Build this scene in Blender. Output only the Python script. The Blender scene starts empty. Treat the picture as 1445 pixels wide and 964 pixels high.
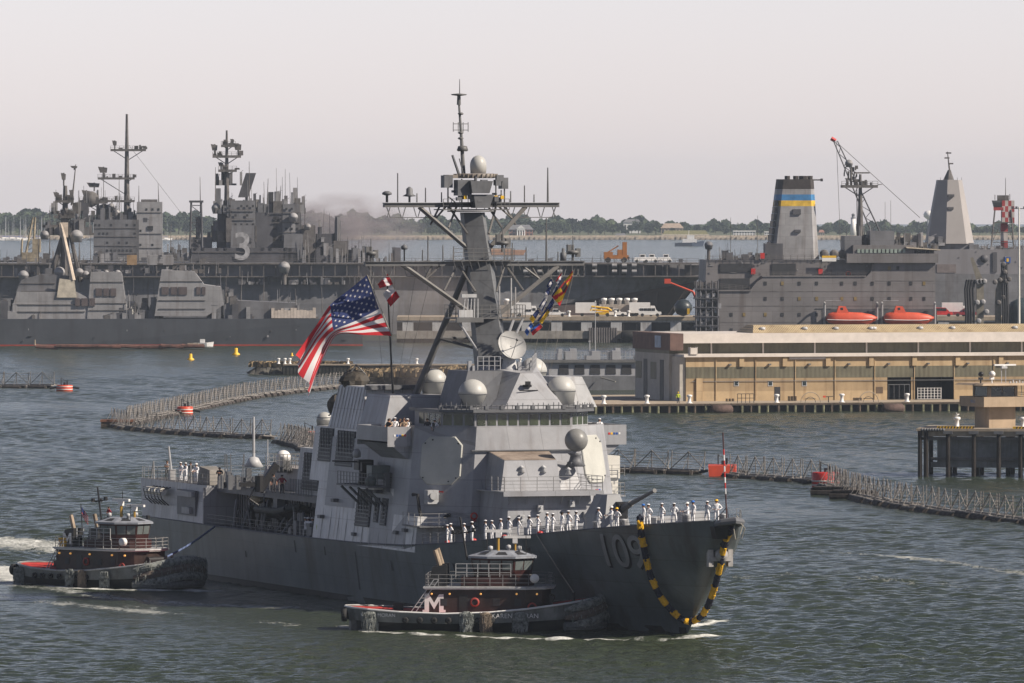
import bpy, bmesh, math, random
from mathutils import Vector, Matrix
R = math.radians
PI = math.pi
random.seed(7)
sc = bpy.context.scene
col = sc.collection

# ------------------------------------------------------------------ camera
H, F, CX, HY = 37.0, 12000.0, 722.5, 265.0       # eye height, focal length in px of a 1445 wide frame, centre column, horizon row
cam_d = bpy.data.cameras.new("Camera")
cam = bpy.data.objects.new("Camera", cam_d); col.objects.link(cam)
cam.location = (0, 0, H); cam.rotation_euler = (R(90), 0, 0)
cam_d.sensor_width = 36.0; cam_d.lens = 36.0 * F / 1445.0
cam_d.shift_y = (HY - 482.0) / 1445.0
cam_d.clip_start = 5; cam_d.clip_end = 40000
sc.camera = cam

# ------------------------------------------------------------------ light
SUN_EL, SUN_AZ = R(37), R(19)
L = Vector((math.cos(SUN_EL) * math.cos(SUN_AZ), -math.cos(SUN_EL) * math.sin(SUN_AZ), math.sin(SUN_EL)))
world = bpy.data.worlds.new("World"); sc.world = world; world.use_nodes = True
wn = world.node_tree.nodes; wl = world.node_tree.links
bg = wn["Background"]
sky = wn.new("ShaderNodeTexSky"); sky.sky_type = 'NISHITA'; sky.sun_disc = False
sky.sun_elevation = SUN_EL; sky.sun_rotation = math.atan2(L.x, L.y)
sky.altitude = 0; sky.air_density = 1.0; sky.dust_density = 0.4; sky.ozone_density = 1.0
hs = wn.new("ShaderNodeHueSaturation"); hs.inputs['Saturation'].default_value = 0.66
tint = wn.new("ShaderNodeMix"); tint.data_type = 'RGBA'; tint.blend_type = 'MULTIPLY'
tint.inputs[0].default_value = 1.0; tint.inputs[7].default_value = (0.91, 0.88, 1.085, 1)
wl.new(sky.outputs[0], hs.inputs['Color']); wl.new(hs.outputs[0], tint.inputs[6]); 
# the band of humid air near the horizon is brighter than the sky above it
wt = wn.new("ShaderNodeTexCoord"); wx = wn.new("ShaderNodeSeparateXYZ"); wr = wn.new("ShaderNodeMapRange"); wr.interpolation_type = 'SMOOTHSTEP'
wr.inputs[1].default_value = 0.02; wr.inputs[2].default_value = 0.26; wr.inputs[3].default_value = 1.0; wr.inputs[4].default_value = 0.31
band = wn.new("ShaderNodeVectorMath"); band.operation = 'SCALE'
wl.new(wt.outputs['Generated'], wx.inputs[0]); wl.new(wx.outputs[2], wr.inputs[0]); wl.new(tint.outputs[2], band.inputs[0]); wl.new(wr.outputs[0], band.inputs['Scale'])
wl.new(band.outputs[0], bg.inputs[0])
bg.inputs[1].default_value = 0.11
sun_d = bpy.data.lights.new("Sun", 'SUN'); sun_d.energy = 5.0; sun_d.angle = R(0.5); sun_d.color = (1.0, 0.89, 0.76)
sun = bpy.data.objects.new("Sun", sun_d); col.objects.link(sun)
sun.rotation_euler = L.to_track_quat('Z', 'Y').to_euler()
sc.view_settings.view_transform = 'Standard'; sc.view_settings.look = 'None'
sc.view_settings.exposure = 0.45; sc.view_settings.gamma = 1.0; sc.view_settings.use_curve_mapping = False
sc.render.engine = 'CYCLES'
cy = sc.cycles
cy.use_denoising = True; cy.max_bounces = 5; cy.diffuse_bounces = 2; cy.glossy_bounces = 3
cy.transparent_max_bounces = 12; cy.volume_bounces = 1; cy.transmission_bounces = 3; cy.caustics_reflective = False

# ------------------------------------------------------------------ materials
MATS = {}
def mat(name, c, rough=0.6, metal=0.0, var=0.12, scale=1.0, streak=0.0, spec=0.4, bump=0.0, c2=None, emit=0.0, plates=None):
    """principled paint / wood / concrete with broad patches, fine speckle and vertical weather streaks"""
    if name in MATS: return MATS[name]
    m = bpy.data.materials.new(name); m.use_nodes = True
    n = m.node_tree.nodes; l = m.node_tree.links; b = n["Principled BSDF"]
    b.inputs['Roughness'].default_value = rough; b.inputs['Metallic'].default_value = metal
    b.inputs['Specular IOR Level'].default_value = spec
    tc = n.new("ShaderNodeTexCoord")
    nz = n.new("ShaderNodeTexNoise"); nz.inputs['Scale'].default_value = 0.6 * scale; nz.inputs['Detail'].default_value = 6
    nz.inputs['Roughness'].default_value = 0.65
    l.new(tc.outputs['Object'], nz.inputs['Vector'])
    mp = n.new("ShaderNodeMapping"); mp.inputs['Scale'].default_value = (2.2 * scale, 2.2 * scale, 0.16 * scale)
    l.new(tc.outputs['Object'], mp.inputs['Vector'])
    ns = n.new("ShaderNodeTexNoise"); ns.inputs['Scale'].default_value = 1.0; ns.inputs['Detail'].default_value = 4
    l.new(mp.outputs[0], ns.inputs['Vector'])
    d = c2 if c2 else tuple(x * (1 - min(0.9, 3.2 * var)) for x in c[:3])
    e = tuple(min(1, x * (1 + var)) for x in c[:3])
    mx = n.new("ShaderNodeMix"); mx.data_type = 'RGBA'
    mx.inputs[6].default_value = (*d, 1); mx.inputs[7].default_value = (*e, 1)
    mr = n.new("ShaderNodeMapRange"); mr.inputs[1].default_value = 0.28; mr.inputs[2].default_value = 0.66
    l.new(nz.outputs[0], mr.inputs[0]); l.new(mr.outputs[0], mx.inputs[0])
    out = mx.outputs[2]
    if streak > 0:
        m2 = n.new("ShaderNodeMix"); m2.data_type = 'RGBA'; m2.blend_type = 'MULTIPLY'
        r2 = n.new("ShaderNodeMapRange"); r2.inputs[1].default_value = 0.52; r2.inputs[2].default_value = 0.75
        r2.inputs[3].default_value = 0; r2.inputs[4].default_value = streak
        l.new(ns.outputs[0], r2.inputs[0]); l.new(r2.outputs[0], m2.inputs[0])
        l.new(out, m2.inputs[6]); m2.inputs[7].default_value = (0.42, 0.33, 0.27, 1); out = m2.outputs[2]
    if plates:
        sx = n.new("ShaderNodeSeparateXYZ"); l.new(tc.outputs['Object'], sx.inputs[0]); cx_ = n.new("ShaderNodeCombineXYZ")
        ma = n.new("ShaderNodeMath"); ma.operation = 'MULTIPLY_ADD'; ma.inputs[1].default_value = plates[2]; l.new(sx.outputs[0], ma.inputs[0]); l.new(sx.outputs[1], ma.inputs[2])
        l.new(ma.outputs[0], cx_.inputs[0]); l.new(sx.outputs[2], cx_.inputs[1])
        bt = n.new("ShaderNodeTexBrick"); bt.inputs['Scale'].default_value = 1.0; bt.inputs['Brick Width'].default_value = plates[0]; bt.inputs['Row Height'].default_value = plates[1]
        bt.inputs['Mortar Size'].default_value = 0.035*plates[1]/2.2; bt.inputs['Color1'].default_value = (1,1,1,1); bt.inputs['Color2'].default_value = (.86,.87,.88,1); bt.inputs['Mortar'].default_value = (.66,.65,.64,1)
        l.new(cx_.outputs[0], bt.inputs['Vector']); m3 = n.new("ShaderNodeMix"); m3.data_type = 'RGBA'; m3.blend_type = 'MULTIPLY'; m3.inputs[0].default_value = 0.75
        l.new(out, m3.inputs[6]); l.new(bt.outputs[0], m3.inputs[7]); out = m3.outputs[2]
    l.new(out, b.inputs['Base Color'])
    if bump > 0:
        bp = n.new("ShaderNodeBump"); bp.inputs['Strength'].default_value = bump; bp.inputs['Distance'].default_value = 0.1
        n3 = n.new("ShaderNodeTexNoise"); n3.inputs['Scale'].default_value = 2.5 * scale; n3.inputs['Detail'].default_value = 5
        l.new(tc.outputs['Object'], n3.inputs['Vector']); l.new(n3.outputs[0], bp.inputs['Height'])
        l.new(bp.outputs[0], b.inputs['Normal'])
    if emit > 0:
        b.inputs['Emission Color'].default_value = (*c[:3], 1); b.inputs['Emission Strength'].default_value = emit
    MATS[name] = m
    return m

def corr(name, c, d, wave=6.0, axis=0, rough=0.6):
    """ribbed sheet cladding: vertical ribs as bump and a slight tone change"""
    m = mat(name, c, rough, var=0.1, scale=0.4, streak=0.5)
    n = m.node_tree.nodes; l = m.node_tree.links; b = n["Principled BSDF"]
    tc = n.new("ShaderNodeTexCoord"); w = n.new("ShaderNodeTexWave"); w.inputs['Scale'].default_value = wave
    w.bands_direction = 'XYZ'[axis]
    l.new(tc.outputs['Object'], w.inputs['Vector'])
    bp = n.new("ShaderNodeBump"); bp.inputs['Strength'].default_value = 0.8; bp.inputs['Distance'].default_value = 0.08
    l.new(w.outputs['Fac'], bp.inputs['Height']); l.new(bp.outputs[0], b.inputs['Normal'])
    return m

GREY = mat("haze_grey_paint", (0.33, 0.335, 0.35), 0.5, var=0.07, scale=0.5, streak=0.4, bump=0.25, plates=(3.1,2.3,1.0))
GREYD = mat("darker_grey_paint", (0.13, 0.135, 0.145), 0.55, var=0.1, streak=0.3)
GREYL = mat("pale_grey_paint", (0.47, 0.475, 0.48), 0.5, var=0.08, streak=0.55, scale=0.8, bump=0.2, plates=(2.6,2.45,1.0))
UPTG = mat("skylit_cleaned_grey", (0.62, 0.62, 0.62), 0.45, var=0.07, streak=0.5, scale=0.9, bump=0.2, plates=(2.6,2.45,1.0))  # cleaned haze grey, lightened so the colour carries reflected sky light
HULLG = mat("shaded_hull_grey", (0.125, 0.145, 0.15), 0.4, var=0.14, scale=0.25, streak=0.8, bump=0.3, plates=(7.5,2.1,1.0))  # haze grey darkened so the colour carries shade on the flared hull
MASTG = mat("mast_grey_paint", (0.13, 0.13, 0.13), 0.5, var=0.12)
RADOME = mat("radome_grey", (0.42, 0.42, 0.40), 0.45, var=0.03)
RADOMEW = mat("radome_white", (0.68, 0.66, 0.60), 0.45, var=0.04)
PANEL = mat("radar_panel_cream", (0.46, 0.46, 0.42), 0.6, var=0.05)
BLACK = mat("black_fitting", (0.015, 0.015, 0.017), 0.5)
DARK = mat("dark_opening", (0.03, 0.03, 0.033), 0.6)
LOUV = mat("louvre_grey", (0.055, 0.06, 0.065), 0.6)
WHITE = mat("white_paint", (0.75, 0.74, 0.72), 0.5, var=0.05)
GLASS = mat("window_glass", (0.02, 0.03, 0.032), 0.06, spec=0.8)
GLASSG = mat("bridge_glass", (0.045, 0.06, 0.03), 0.1, spec=0.8, var=0.3)
RAILM = mat("rail_grey", (0.25, 0.25, 0.25), 0.5)
DECKM = mat("deck_nonskid", (0.075, 0.075, 0.08), 0.9, var=0.12)
RED = mat("red_paint", (0.55, 0.03, 0.025), 0.5)
ORANGE = mat("orange_paint", (0.56, 0.065, 0.025), 0.45, var=0.06)
YEL = mat("yellow_paint", (0.75, 0.45, 0.02), 0.5)
BLUE = mat("blue_paint", (0.02, 0.09, 0.35), 0.5)
RUST = mat("rusty_steel", (0.18, 0.08, 0.045), 0.8, var=0.25)
WOOD = mat("weathered_timber", (0.10, 0.075, 0.055), 0.9, var=0.2, scale=2)
CONC = mat("concrete", (0.36, 0.30, 0.23), 0.9, var=0.1, streak=0.4, scale=0.6)
ROPE = mat("pale_rope", (0.35, 0.33, 0.28), 0.9)
ROPEB = mat("blue_rope", (0.10, 0.14, 0.26), 0.9)
FEND = mat("rope_fender_fibre", (0.30, 0.32, 0.30), 0.95, var=0.28, scale=5, bump=1.0)
RUB = mat("black_rubber", (0.02, 0.02, 0.02), 0.8, bump=0.5)
SKIN = mat("skin_light", (0.50, 0.28, 0.19), 0.6)
SKIND = mat("skin_dark", (0.13, 0.06, 0.035), 0.6)
TUGR = mat("tug_maroon", (0.04, 0.009, 0.008), 0.5)
TUGB = mat("tug_black", (0.02, 0.02, 0.02), 0.45)

# ------------------------------------------------------------------ mesh collector
class MB:
    def __init__(s): s.v = []; s.f = []; s.m = []; s.mi = 0; s.sm = []; s.smooth = False
    def add(s, vs, fs):
        o = len(s.v); s.v += [tuple(p) for p in vs]
        for f in fs: s.f.append([o + i for i in f]); s.m.append(s.mi); s.sm.append(s.smooth)
    def box(s, x0, x1, y0, y1, z0, z1):
        if x0 > x1: x0, x1 = x1, x0
        if y0 > y1: y0, y1 = y1, y0
        if z0 > z1: z0, z1 = z1, z0
        s.add([(x0,y0,z0),(x1,y0,z0),(x1,y1,z0),(x0,y1,z0),(x0,y0,z1),(x1,y0,z1),(x1,y1,z1),(x0,y1,z1)],
              [(0,3,2,1),(4,5,6,7),(0,1,5,4),(1,2,6,5),(2,3,7,6),(3,0,4,7)])
        return s
    def loft(s, rings, cap=True, closed=True):
        n = len(rings[0]); o = len(s.v); vs = [p for r in rings for p in r]; fs = []
        for k in range(len(rings) - 1):
            for i in range(n if closed else n - 1):
                j = (i + 1) % n; fs.append((k*n+i, k*n+j, (k+1)*n+j, (k+1)*n+i))
        if cap and closed: fs.append(tuple(range(n))[::-1]); fs.append(tuple((len(rings)-1)*n + i for i in range(n)))
        s.add(vs, fs); return s
    def prism(s, bot, top): return s.loft([bot, top])
    def tube(s, p0, p1, r, r1=None, n=6):
        p0 = Vector(p0); p1 = Vector(p1); r1 = r if r1 is None else r1; d = p1 - p0
        if d.length < 1e-6: return s
        d.normalize(); a = d.orthogonal().normalized(); b = d.cross(a)
        rg = lambda p, q: [p + (a * math.cos(2*PI*i/n) + b * math.sin(2*PI*i/n)) * q for i in range(n)]
        return s.loft([rg(p0, r), rg(p1, r1)])
    def path(s, pts, r, n=6, closed=False):
        pts = [Vector(p) for p in pts]; rings = []
        for i, p in enumerate(pts):
            d = (pts[min(i+1, len(pts)-1)] - pts[max(i-1, 0)])
            if closed: d = pts[(i+1) % len(pts)] - pts[i-1]
            d.normalize(); up = Vector((0,0,1)) if abs(d.z) < 0.95 else Vector((1,0,0))
            a = d.cross(up).normalized(); b = a.cross(d)
            rr = r[i] if isinstance(r, (list, tuple)) else r
            rings.append([p + (a*math.cos(2*PI*k/n) + b*math.sin(2*PI*k/n)) * rr for k in range(n)])
        if closed: rings.append(rings[0])
        return s.loft(rings, cap=not closed)
    def lathe(s, c, prof, n=20, axis='Z'):
        rings = []
        for r, h in prof:
            rg = []
            for i in range(n):
                a = 2*PI*i/n; p = (r*math.cos(a), r*math.sin(a), h)
                if axis == 'Y': p = (p[0], p[2], p[1])
                if axis == 'X': p = (p[2], p[0], p[1])
                rg.append((c[0]+p[0], c[1]+p[1], c[2]+p[2]))
            rings.append(rg)
        sm = s.smooth; s.smooth = True; s.loft(rings, cap=prof[0] != prof[-1]); s.smooth = sm; return s
    def grid(s, P, nu, nv, closed=False):
        vs = [P(i/nu, j/nv) for i in range(nu+1) for j in range(nv+1)]
        s.add(vs, [(i*(nv+1)+j, (i+1)*(nv+1)+j, (i+1)*(nv+1)+j+1, i*(nv+1)+j+1) for i in range(nu) for j in range(nv)]); return s
    def build(s, name, mats, parent=None, fix=True):
        me = bpy.data.meshes.new(name)
        me.from_pydata([tuple(p) for p in s.v], [], s.f)
        if not isinstance(mats, (list, tuple)): mats = [mats]
        for m in mats: me.materials.append(m)
        me.polygons.foreach_set('material_index', [min(i, len(mats)-1) for i in s.m])
        me.polygons.foreach_set('use_smooth', s.sm)
        if fix:
            bm = bmesh.new(); bm.from_mesh(me); bmesh.ops.recalc_face_normals(bm, faces=bm.faces); bm.to_mesh(me); bm.free()
        me.update()
        o = bpy.data.objects.new(name, me); col.objects.link(o)
        if parent: o.parent = parent
        return o

    def each(s, name, mats, parent=None, touch=0.0):
        """like build, but every separate piece becomes an object of its own"""
        n = len(s.v); par = list(range(n))
        def fd(i):
            while par[i] != i: par[i] = par[par[i]]; i = par[i]
            return i
        for f in s.f:
            for i in f[1:]: par[fd(i)] = fd(f[0])
        g = {}
        for k, f in enumerate(s.f): g.setdefault(fd(f[0]), []).append(k)
        G = []
        for ks in g.values():
            vs = {i for k in ks for i in s.f[k]}
            lo = [min(s.v[i][a] for i in vs) for a in range(3)]; hi = [max(s.v[i][a] for i in vs) for a in range(3)]
            G.append([ks, lo, hi])
        if touch is not None:
            ch = True
            while ch:
                ch = False
                for i in range(len(G)):
                    for j in range(i+1, len(G)):
                        if all(G[i][1][a] <= G[j][2][a]+touch and G[j][1][a] <= G[i][2][a]+touch for a in range(3)):
                            G[i] = [G[i][0]+G[j][0], [min(G[i][1][a],G[j][1][a]) for a in range(3)], [max(G[i][2][a],G[j][2][a]) for a in range(3)]]
                            del G[j]; ch = True; break
                    if ch: break
        out = []
        for ks, lo, hi in G:
            m = MB(); mp = {}
            for k in ks:
                for i in s.f[k]:
                    if i not in mp: mp[i] = len(m.v); m.v.append(s.v[i])
                m.f.append([mp[i] for i in s.f[k]]); m.m.append(s.m[k]); m.sm.append(s.sm[k])
            out.append(m.build(name, mats, parent))
        return out

def rail(mb, pts, h=1.05, n=3, r=0.022, gap=1.6):
    """stanchions and lifelines along a list of points"""
    for a, b in zip(pts, pts[1:]):
        a = Vector(a); b = Vector(b); k = max(1, round((b-a).length / gap))
        for i in range(k + 1):
            p = a.lerp(b, i/k); mb.tube(p, p + Vector((0,0,h)), r*1.25, n=4)
        for j in range(n):
            z = Vector((0,0,h*(j+1)/n)); mb.tube(a+z, b+z, r, n=4)

def thing(name, label, cat, loc=(0,0,0), rz=0.0, group=None, kind=None):
    o = bpy.data.objects.new(name, None); col.objects.link(o); o.empty_display_size = 0.5
    o.location = loc; o.rotation_euler = (0, 0, rz)
    return tag(o, label, cat, group, kind)
def tag(o, label=None, cat=None, group=None, kind=None):
    if label: o['label'] = label
    if cat: o['category'] = cat
    if group: o['group'] = group
    if kind: o['kind'] = kind
    return o
KIDS = {}
def dup(root, loc=None, rz=None, label=None, group=None):
    if root.name not in KIDS:
        KIDS[root.name] = [(c, list(c.children)) for c in root.children]
    r = root.copy(); col.objects.link(r)
    if loc is not None: r.location = loc
    if rz is not None: r.rotation_euler = (0, 0, rz)
    if label: r['label'] = label
    if group: r['group'] = group
    for ch, gs in KIDS[root.name]:
        c = ch.copy(); col.objects.link(c); c.parent = r
        for g in gs:
            d = g.copy(); col.objects.link(d); d.parent = c
    return r

class Fr:
    """a local frame standing on the water: u to the right, v away, z up, turned by ang"""
    def __init__(s, X, Y, ang=0.0):
        s.X, s.Y, s.a = X, Y, ang; s.c, s.s = math.cos(ang), math.sin(ang)
    def w(s, u, v, z=0.0): return (s.X + u*s.c - v*s.s, s.Y + u*s.s + v*s.c, z)
    def at(s, x, y, v):
        """survey helper: the local point seen in column x, row y of the photograph, lying at local depth v"""
        k = (x - CX) / F
        u = (k*(s.Y + v*s.c) - s.X + v*s.s) / (s.c - k*s.s)
        D = s.Y + u*s.s + v*s.c
        return Vector((u, v, H - (y - HY) * D / F))
    def on(s, x, y, u):
        k = (x - CX) / F
        v = (s.X + u*s.c - k*(s.Y + u*s.s)) / (s.s + k*s.c)
        D = s.Y + u*s.s + v*s.c
        return Vector((u, v, H - (y - HY) * D / F))
    def box(s, mb, x0, y0, x1, y1, v0, v1):
        a = s.at(x0, y1, v0); b = s.at(x1, y0, v0); mb.box(a.x, b.x, v0, v1, a.z, b.z)
    def root(s, name, label, cat, group=None):
        return thing(name, label, cat, (s.X, s.Y, 0), s.a, group)
def W(x, y):
    D = F*H/(y-HY); return Vector(((x-CX)/F*D, D, 0))
def front(x, y, ang=0.0):
    p = W(x, y); return Fr(p.x, p.y, ang)

def glyphs(txt, size, mb, put, sub=1, bold=0.0):
    """lettering: put(u, v) maps the flat text (u along, v up) onto its surface"""
    cu = bpy.data.curves.new("lettering", 'FONT'); cu.body = txt; cu.size = size; cu.offset = bold
    ob = bpy.data.objects.new("lettering", cu); col.objects.link(ob)
    me = bpy.data.meshes.new_from_object(ob.evaluated_get(bpy.context.evaluated_depsgraph_get()))
    bpy.data.objects.remove(ob); bm = bmesh.new(); bm.from_mesh(me)
    bmesh.ops.triangulate(bm, faces=bm.faces)
    for _ in range(sub): bmesh.ops.subdivide_edges(bm, edges=bm.edges, cuts=1, use_grid_fill=True)
    if sub: bmesh.ops.triangulate(bm, faces=bm.faces)
    bm.verts.index_update()
    xs = [v.co.x for v in bm.verts]; x0 = (min(xs)+max(xs))/2
    mb.add([put(v.co.x - x0, v.co.y) for v in bm.verts], [[v.index for v in f.verts] for f in bm.faces]); bm.free()

def dome(mb, c, r, neck=0.62, tall=1.9, n=24):
    """radome: round cap over a tapering skirt; c is the centre of its foot"""
    h = r*tall; zc = h - r
    pf = [(r*neck, 0), (r*0.97, zc*0.97)]
    for i in range(0, 10):
        a = i/9*PI/2; pf.append((max(0.001, r*math.cos(a)), zc + r*math.sin(a)))
    mb.lathe(c, pf, n)
# ------------------------------------------------------------------ water, far land, haze
def water_mat(name="harbour_water", dist=0.6):
    m = bpy.data.materials.new(name); m.use_nodes = True
    n = m.node_tree.nodes; l = m.node_tree.links; b = n["Principled BSDF"]
    tc = n.new("ShaderNodeTexCoord")
    def noise(sc_, det, rot=0.0, stretch=(1,1,1), rough=0.6, dist=0.0):
        mp = n.new("ShaderNodeMapping"); mp.inputs['Scale'].default_value = stretch; mp.inputs['Rotation'].default_value = (0,0,rot)
        l.new(tc.outputs['Object'], mp.inputs['Vector'])
        t = n.new("ShaderNodeTexNoise"); t.inputs['Scale'].default_value = sc_; t.inputs['Detail'].default_value = det
        t.inputs['Roughness'].default_value = rough; t.inputs['Distortion'].default_value = dist
        l.new(mp.outputs[0], t.inputs['Vector']); return t.outputs[0]
    def math_(op, a, b_):
        k = n.new("ShaderNodeMath"); k.operation = op
        for i, q in enumerate((a, b_)):
            if isinstance(q, (int, float)): k.inputs[i].default_value = q
            else: l.new(q, k.inputs[i])
        return k.outputs[0]
    big = noise(0.12, 2, 0.5, (1, 1.3, 1))
    mid = noise(1.0, 4, 0.3, (1, 1.35, 1), 0.6, 0.4)
    fine = noise(2.6, 3, -0.2, (1, 1.2, 1), 0.6, 0.3)
    h = math_('ADD', math_('MULTIPLY', mid, 0.55), math_('MULTIPLY', fine, 0.42))
    patch = noise(0.012, 3, 0.2, (1, 0.35, 1), 0.6, 0.6)
    mr = n.new("ShaderNodeMapRange"); mr.inputs[1].default_value = 0.35; mr.inputs[2].default_value = 0.65
    mr.inputs[3].default_value = 0.55; mr.inputs[4].default_value = 1.0; l.new(patch, mr.inputs[0])
    bp = n.new("ShaderNodeBump"); bp.inputs['Distance'].default_value = dist
    l.new(h, bp.inputs['Height']); l.new(mr.outputs[0], bp.inputs['Strength']); l.new(bp.outputs[0], b.inputs['Normal'])
    cr = n.new("ShaderNodeMix"); cr.data_type = 'RGBA'
    cr.inputs[6].default_value = (0.042, 0.049, 0.024, 1); cr.inputs[7].default_value = (0.022, 0.036, 0.030, 1)
    l.new(noise(0.02, 4, 0.0, (1, 0.4, 1)), cr.inputs[0])
    fa = n.new("ShaderNodeAttribute"); fa.attribute_name = "foam"
    fn = math_('ADD', math_('MULTIPLY', noise(1.1, 9, 0.1, (1, 0.4, 1), 0.78, 0.6), 0.6), math_('MULTIPLY', noise(0.11, 4, 0.0, (1, 0.3, 1), 0.6, 1.0), 0.4))
    fr_ = n.new("ShaderNodeMapRange"); fr_.inputs[1].default_value = 0.80; fr_.inputs[2].default_value = 1.03
    l.new(math_('ADD', fn, math_('MULTIPLY', fa.outputs['Fac'], 0.52)), fr_.inputs[0])
    fc = n.new("ShaderNodeMix"); fc.data_type = 'RGBA'; l.new(fr_.outputs[0], fc.inputs[0]); l.new(cr.outputs[2], fc.inputs[6]); fc.inputs[7].default_value = (0.62, 0.63, 0.60, 1)
    l.new(fc.outputs[2], b.inputs['Base Color'])
    rg = n.new("ShaderNodeMapRange"); rg.inputs[3].default_value = 0.14; rg.inputs[4].default_value = 0.8; l.new(fr_.outputs[0], rg.inputs[0]); l.new(rg.outputs[0], b.inputs['Roughness'])
    b.inputs['IOR'].default_value = 1.33; b.inputs['Specular IOR Level'].default_value = 0.36
    return m
import numpy as np
# churned water: polylines of surveyed points, half width in metres, strength
WAKES = [([(0,822),(80,832),(180,846),(260,852),(400,858)],3.2,.75), ([(0,842),(70,850),(150,858),(240,866)],4,.7), ([(10,806),(40,822),(90,829),(160,832),(240,833),(300,834)],2.0,1.0),
 ([(180,855),(300,872),(420,882),(560,888)],3.5,.55), ([(-10,763),(40,769),(120,777)],11,.9), ([(0,800),(20,812),(40,822)],5,.95), ([(484,884),(520,891),(600,896),(700,900),(800,903),(880,903)],1.2,.95),
 ([(955,903),(985,899),(1003,897)],1.6,1.0), ([(968,886),(985,882),(1005,879),(1018,877)],1.3,1.0), ([(880,902),(920,905),(960,902)],1.0,.7), ([(280,838),(400,850),(480,860)],1.0,.5),
 ([(1040,815),(1120,811),(1200,813),(1300,822),(1400,832),(1520,842)],7,.5), ([(1200,781),(1320,790),(1400,803),(1520,820)],2.6,.72), ([(1100,812),(1200,806),(1300,808),(1400,818),(1520,830)],9,.42),
 ([(20,500),(200,515),(380,524)],14,.45), ([(930,920),(1000,925),(1060,924),(1200,927),(1445,932)],3,.45), ([(0,880),(200,905),(420,915)],4,.42), ([(150,528),(420,530)],10,.4)]
def foam_at(X, Y):
    out = np.zeros_like(X)
    for pts, w_, st in WAKES:
        P = [W(*p) for p in pts]; best = np.full(X.shape, 1e9)
        for a, b in zip(P, P[1:]):
            d = np.array([b.x-a.x, b.y-a.y]); L2 = (d**2).sum(); t_ = np.clip(((X-a.x)*d[0] + (Y-a.y)*d[1])/L2, 0, 1)
            best = np.minimum(best, np.hypot(X-a.x-t_*d[0], Y-a.y-t_*d[1]))
        out = np.maximum(out, st*np.exp(-(best/w_)**2))
    return out
def build_water():
    """one sheet: real waves through the harbour, running out flat to the far shore"""
    rs = np.random.RandomState(4); ys = [500.0]
    while ys[-1] < 3200: ys.append(ys[-1]*1.00055)
    ys = np.array(ys); nx = 620; kx = np.linspace(-1, 1, nx+1)
    Yg = np.repeat(ys[:,None], nx+1, 1); Xg = kx[None,:]*(0.085*ys[:,None] + 42)
    Z = np.zeros_like(Yg); dy = 0.00055*Yg; DX = np.zeros_like(Z); DY = np.zeros_like(Z)
    for i in range(64):
        lam = 0.75*(4.2/0.75)**rs.rand()**1.4; th = math.radians(-75 + 52*rs.randn()); k = 2*math.pi/lam
        amp = 0.0165*lam**0.55*(0.6+0.8*rs.rand())*0.56
        ph = (Xg*math.cos(th) + Yg*math.sin(th))*k + rs.rand()*6.28
        vis = np.clip((lam/dy - 1.9)/2.0, 0, 1)
        Z += amp*vis*np.sin(ph); DX += amp*vis*np.cos(ph)*math.cos(th)*.8; DY += amp*vis*np.cos(ph)*math.sin(th)*.8
    gust = np.ones_like(Z)
    for i in range(14):
        lam = 40*(6)**rs.rand(); th = rs.rand()*6.28
        gust += 0.11*np.sin((Xg*math.cos(th)*1.0 + Yg*math.sin(th)*0.4)*2*math.pi/lam + rs.rand()*6.28)
    edge = np.clip((1-np.abs(kx))*14, 0, 1)[None,:]*np.clip((3200-Yg)/500, 0, 1)*np.clip((Yg-500)/8, 0, 1)
    gust = np.clip(gust, 0.35, 1.6)*edge
    V = np.stack([Xg - DX*gust, Yg - DY*gust, Z*gust], -1).reshape(-1, 3); n0 = len(V); ny = len(ys)
    a = (np.arange(ny-1)[:,None]*(nx+1) + np.arange(nx)[None,:]).reshape(-1)
    Q = np.stack([a, a+1, a+nx+2, a+nx+1], -1)
    far = np.array([(-3500,-200,0),(3500,-200,0),(3500,500,0),(-3500,500,0),(-3500,3200,0),(3500,3200,0),(-3500,8600,0),(3500,8600,0)], float)
    V = np.vstack([V, far]); o = n0
    bl, br, tl, tr_ = 0, nx, (ny-1)*(nx+1), n0-1
    Y_end = V[tl][1]
    V[o+4][1] = V[o+5][1] = Y_end
    # along the shared edges the waves have died out, so the flat quads meet the sheet
    E = [(o,o+1,o+2,br,bl,o+3), (o+3,bl,tl,o+4), (br,o+2,o+5,tr_), (o+4,tl,tr_,o+5,o+7,o+6)]
    loops = np.concatenate([Q.reshape(-1), np.array([i for e in E for i in e])]); sizes = np.array([4]*len(Q) + [len(e) for e in E])
    me = bpy.data.meshes.new("water"); me.vertices.add(len(V)); me.vertices.foreach_set('co', V.astype(np.float32).reshape(-1))
    me.loops.add(len(loops)); me.loops.foreach_set('vertex_index', loops.astype(np.int32))
    me.polygons.add(len(sizes)); me.polygons.foreach_set('loop_start', np.concatenate([[0], np.cumsum(sizes)[:-1]]).astype(np.int32))
    me.polygons.foreach_set('loop_total', sizes.astype(np.int32)); sm = np.ones(len(sizes), bool); sm[len(Q):] = False
    me.polygons.foreach_set('use_smooth', sm); me.materials.append(water_mat()); me.materials.append(water_mat("open_water", 3.0)); mi_ = np.zeros(len(sizes), np.int32); mi_[len(Q):] = 1; me.polygons.foreach_set('material_index', mi_); me.update(calc_edges=True)
    fm = np.concatenate([foam_at(Xg, Yg).reshape(-1), np.zeros(8)]).astype(np.float32)
    at = me.attributes.new("foam", 'FLOAT', 'POINT'); at.data.foreach_set('value', fm)
    ob = bpy.data.objects.new("water", me); col.objects.link(ob); return tag(ob, kind='structure')
build_water()

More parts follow.
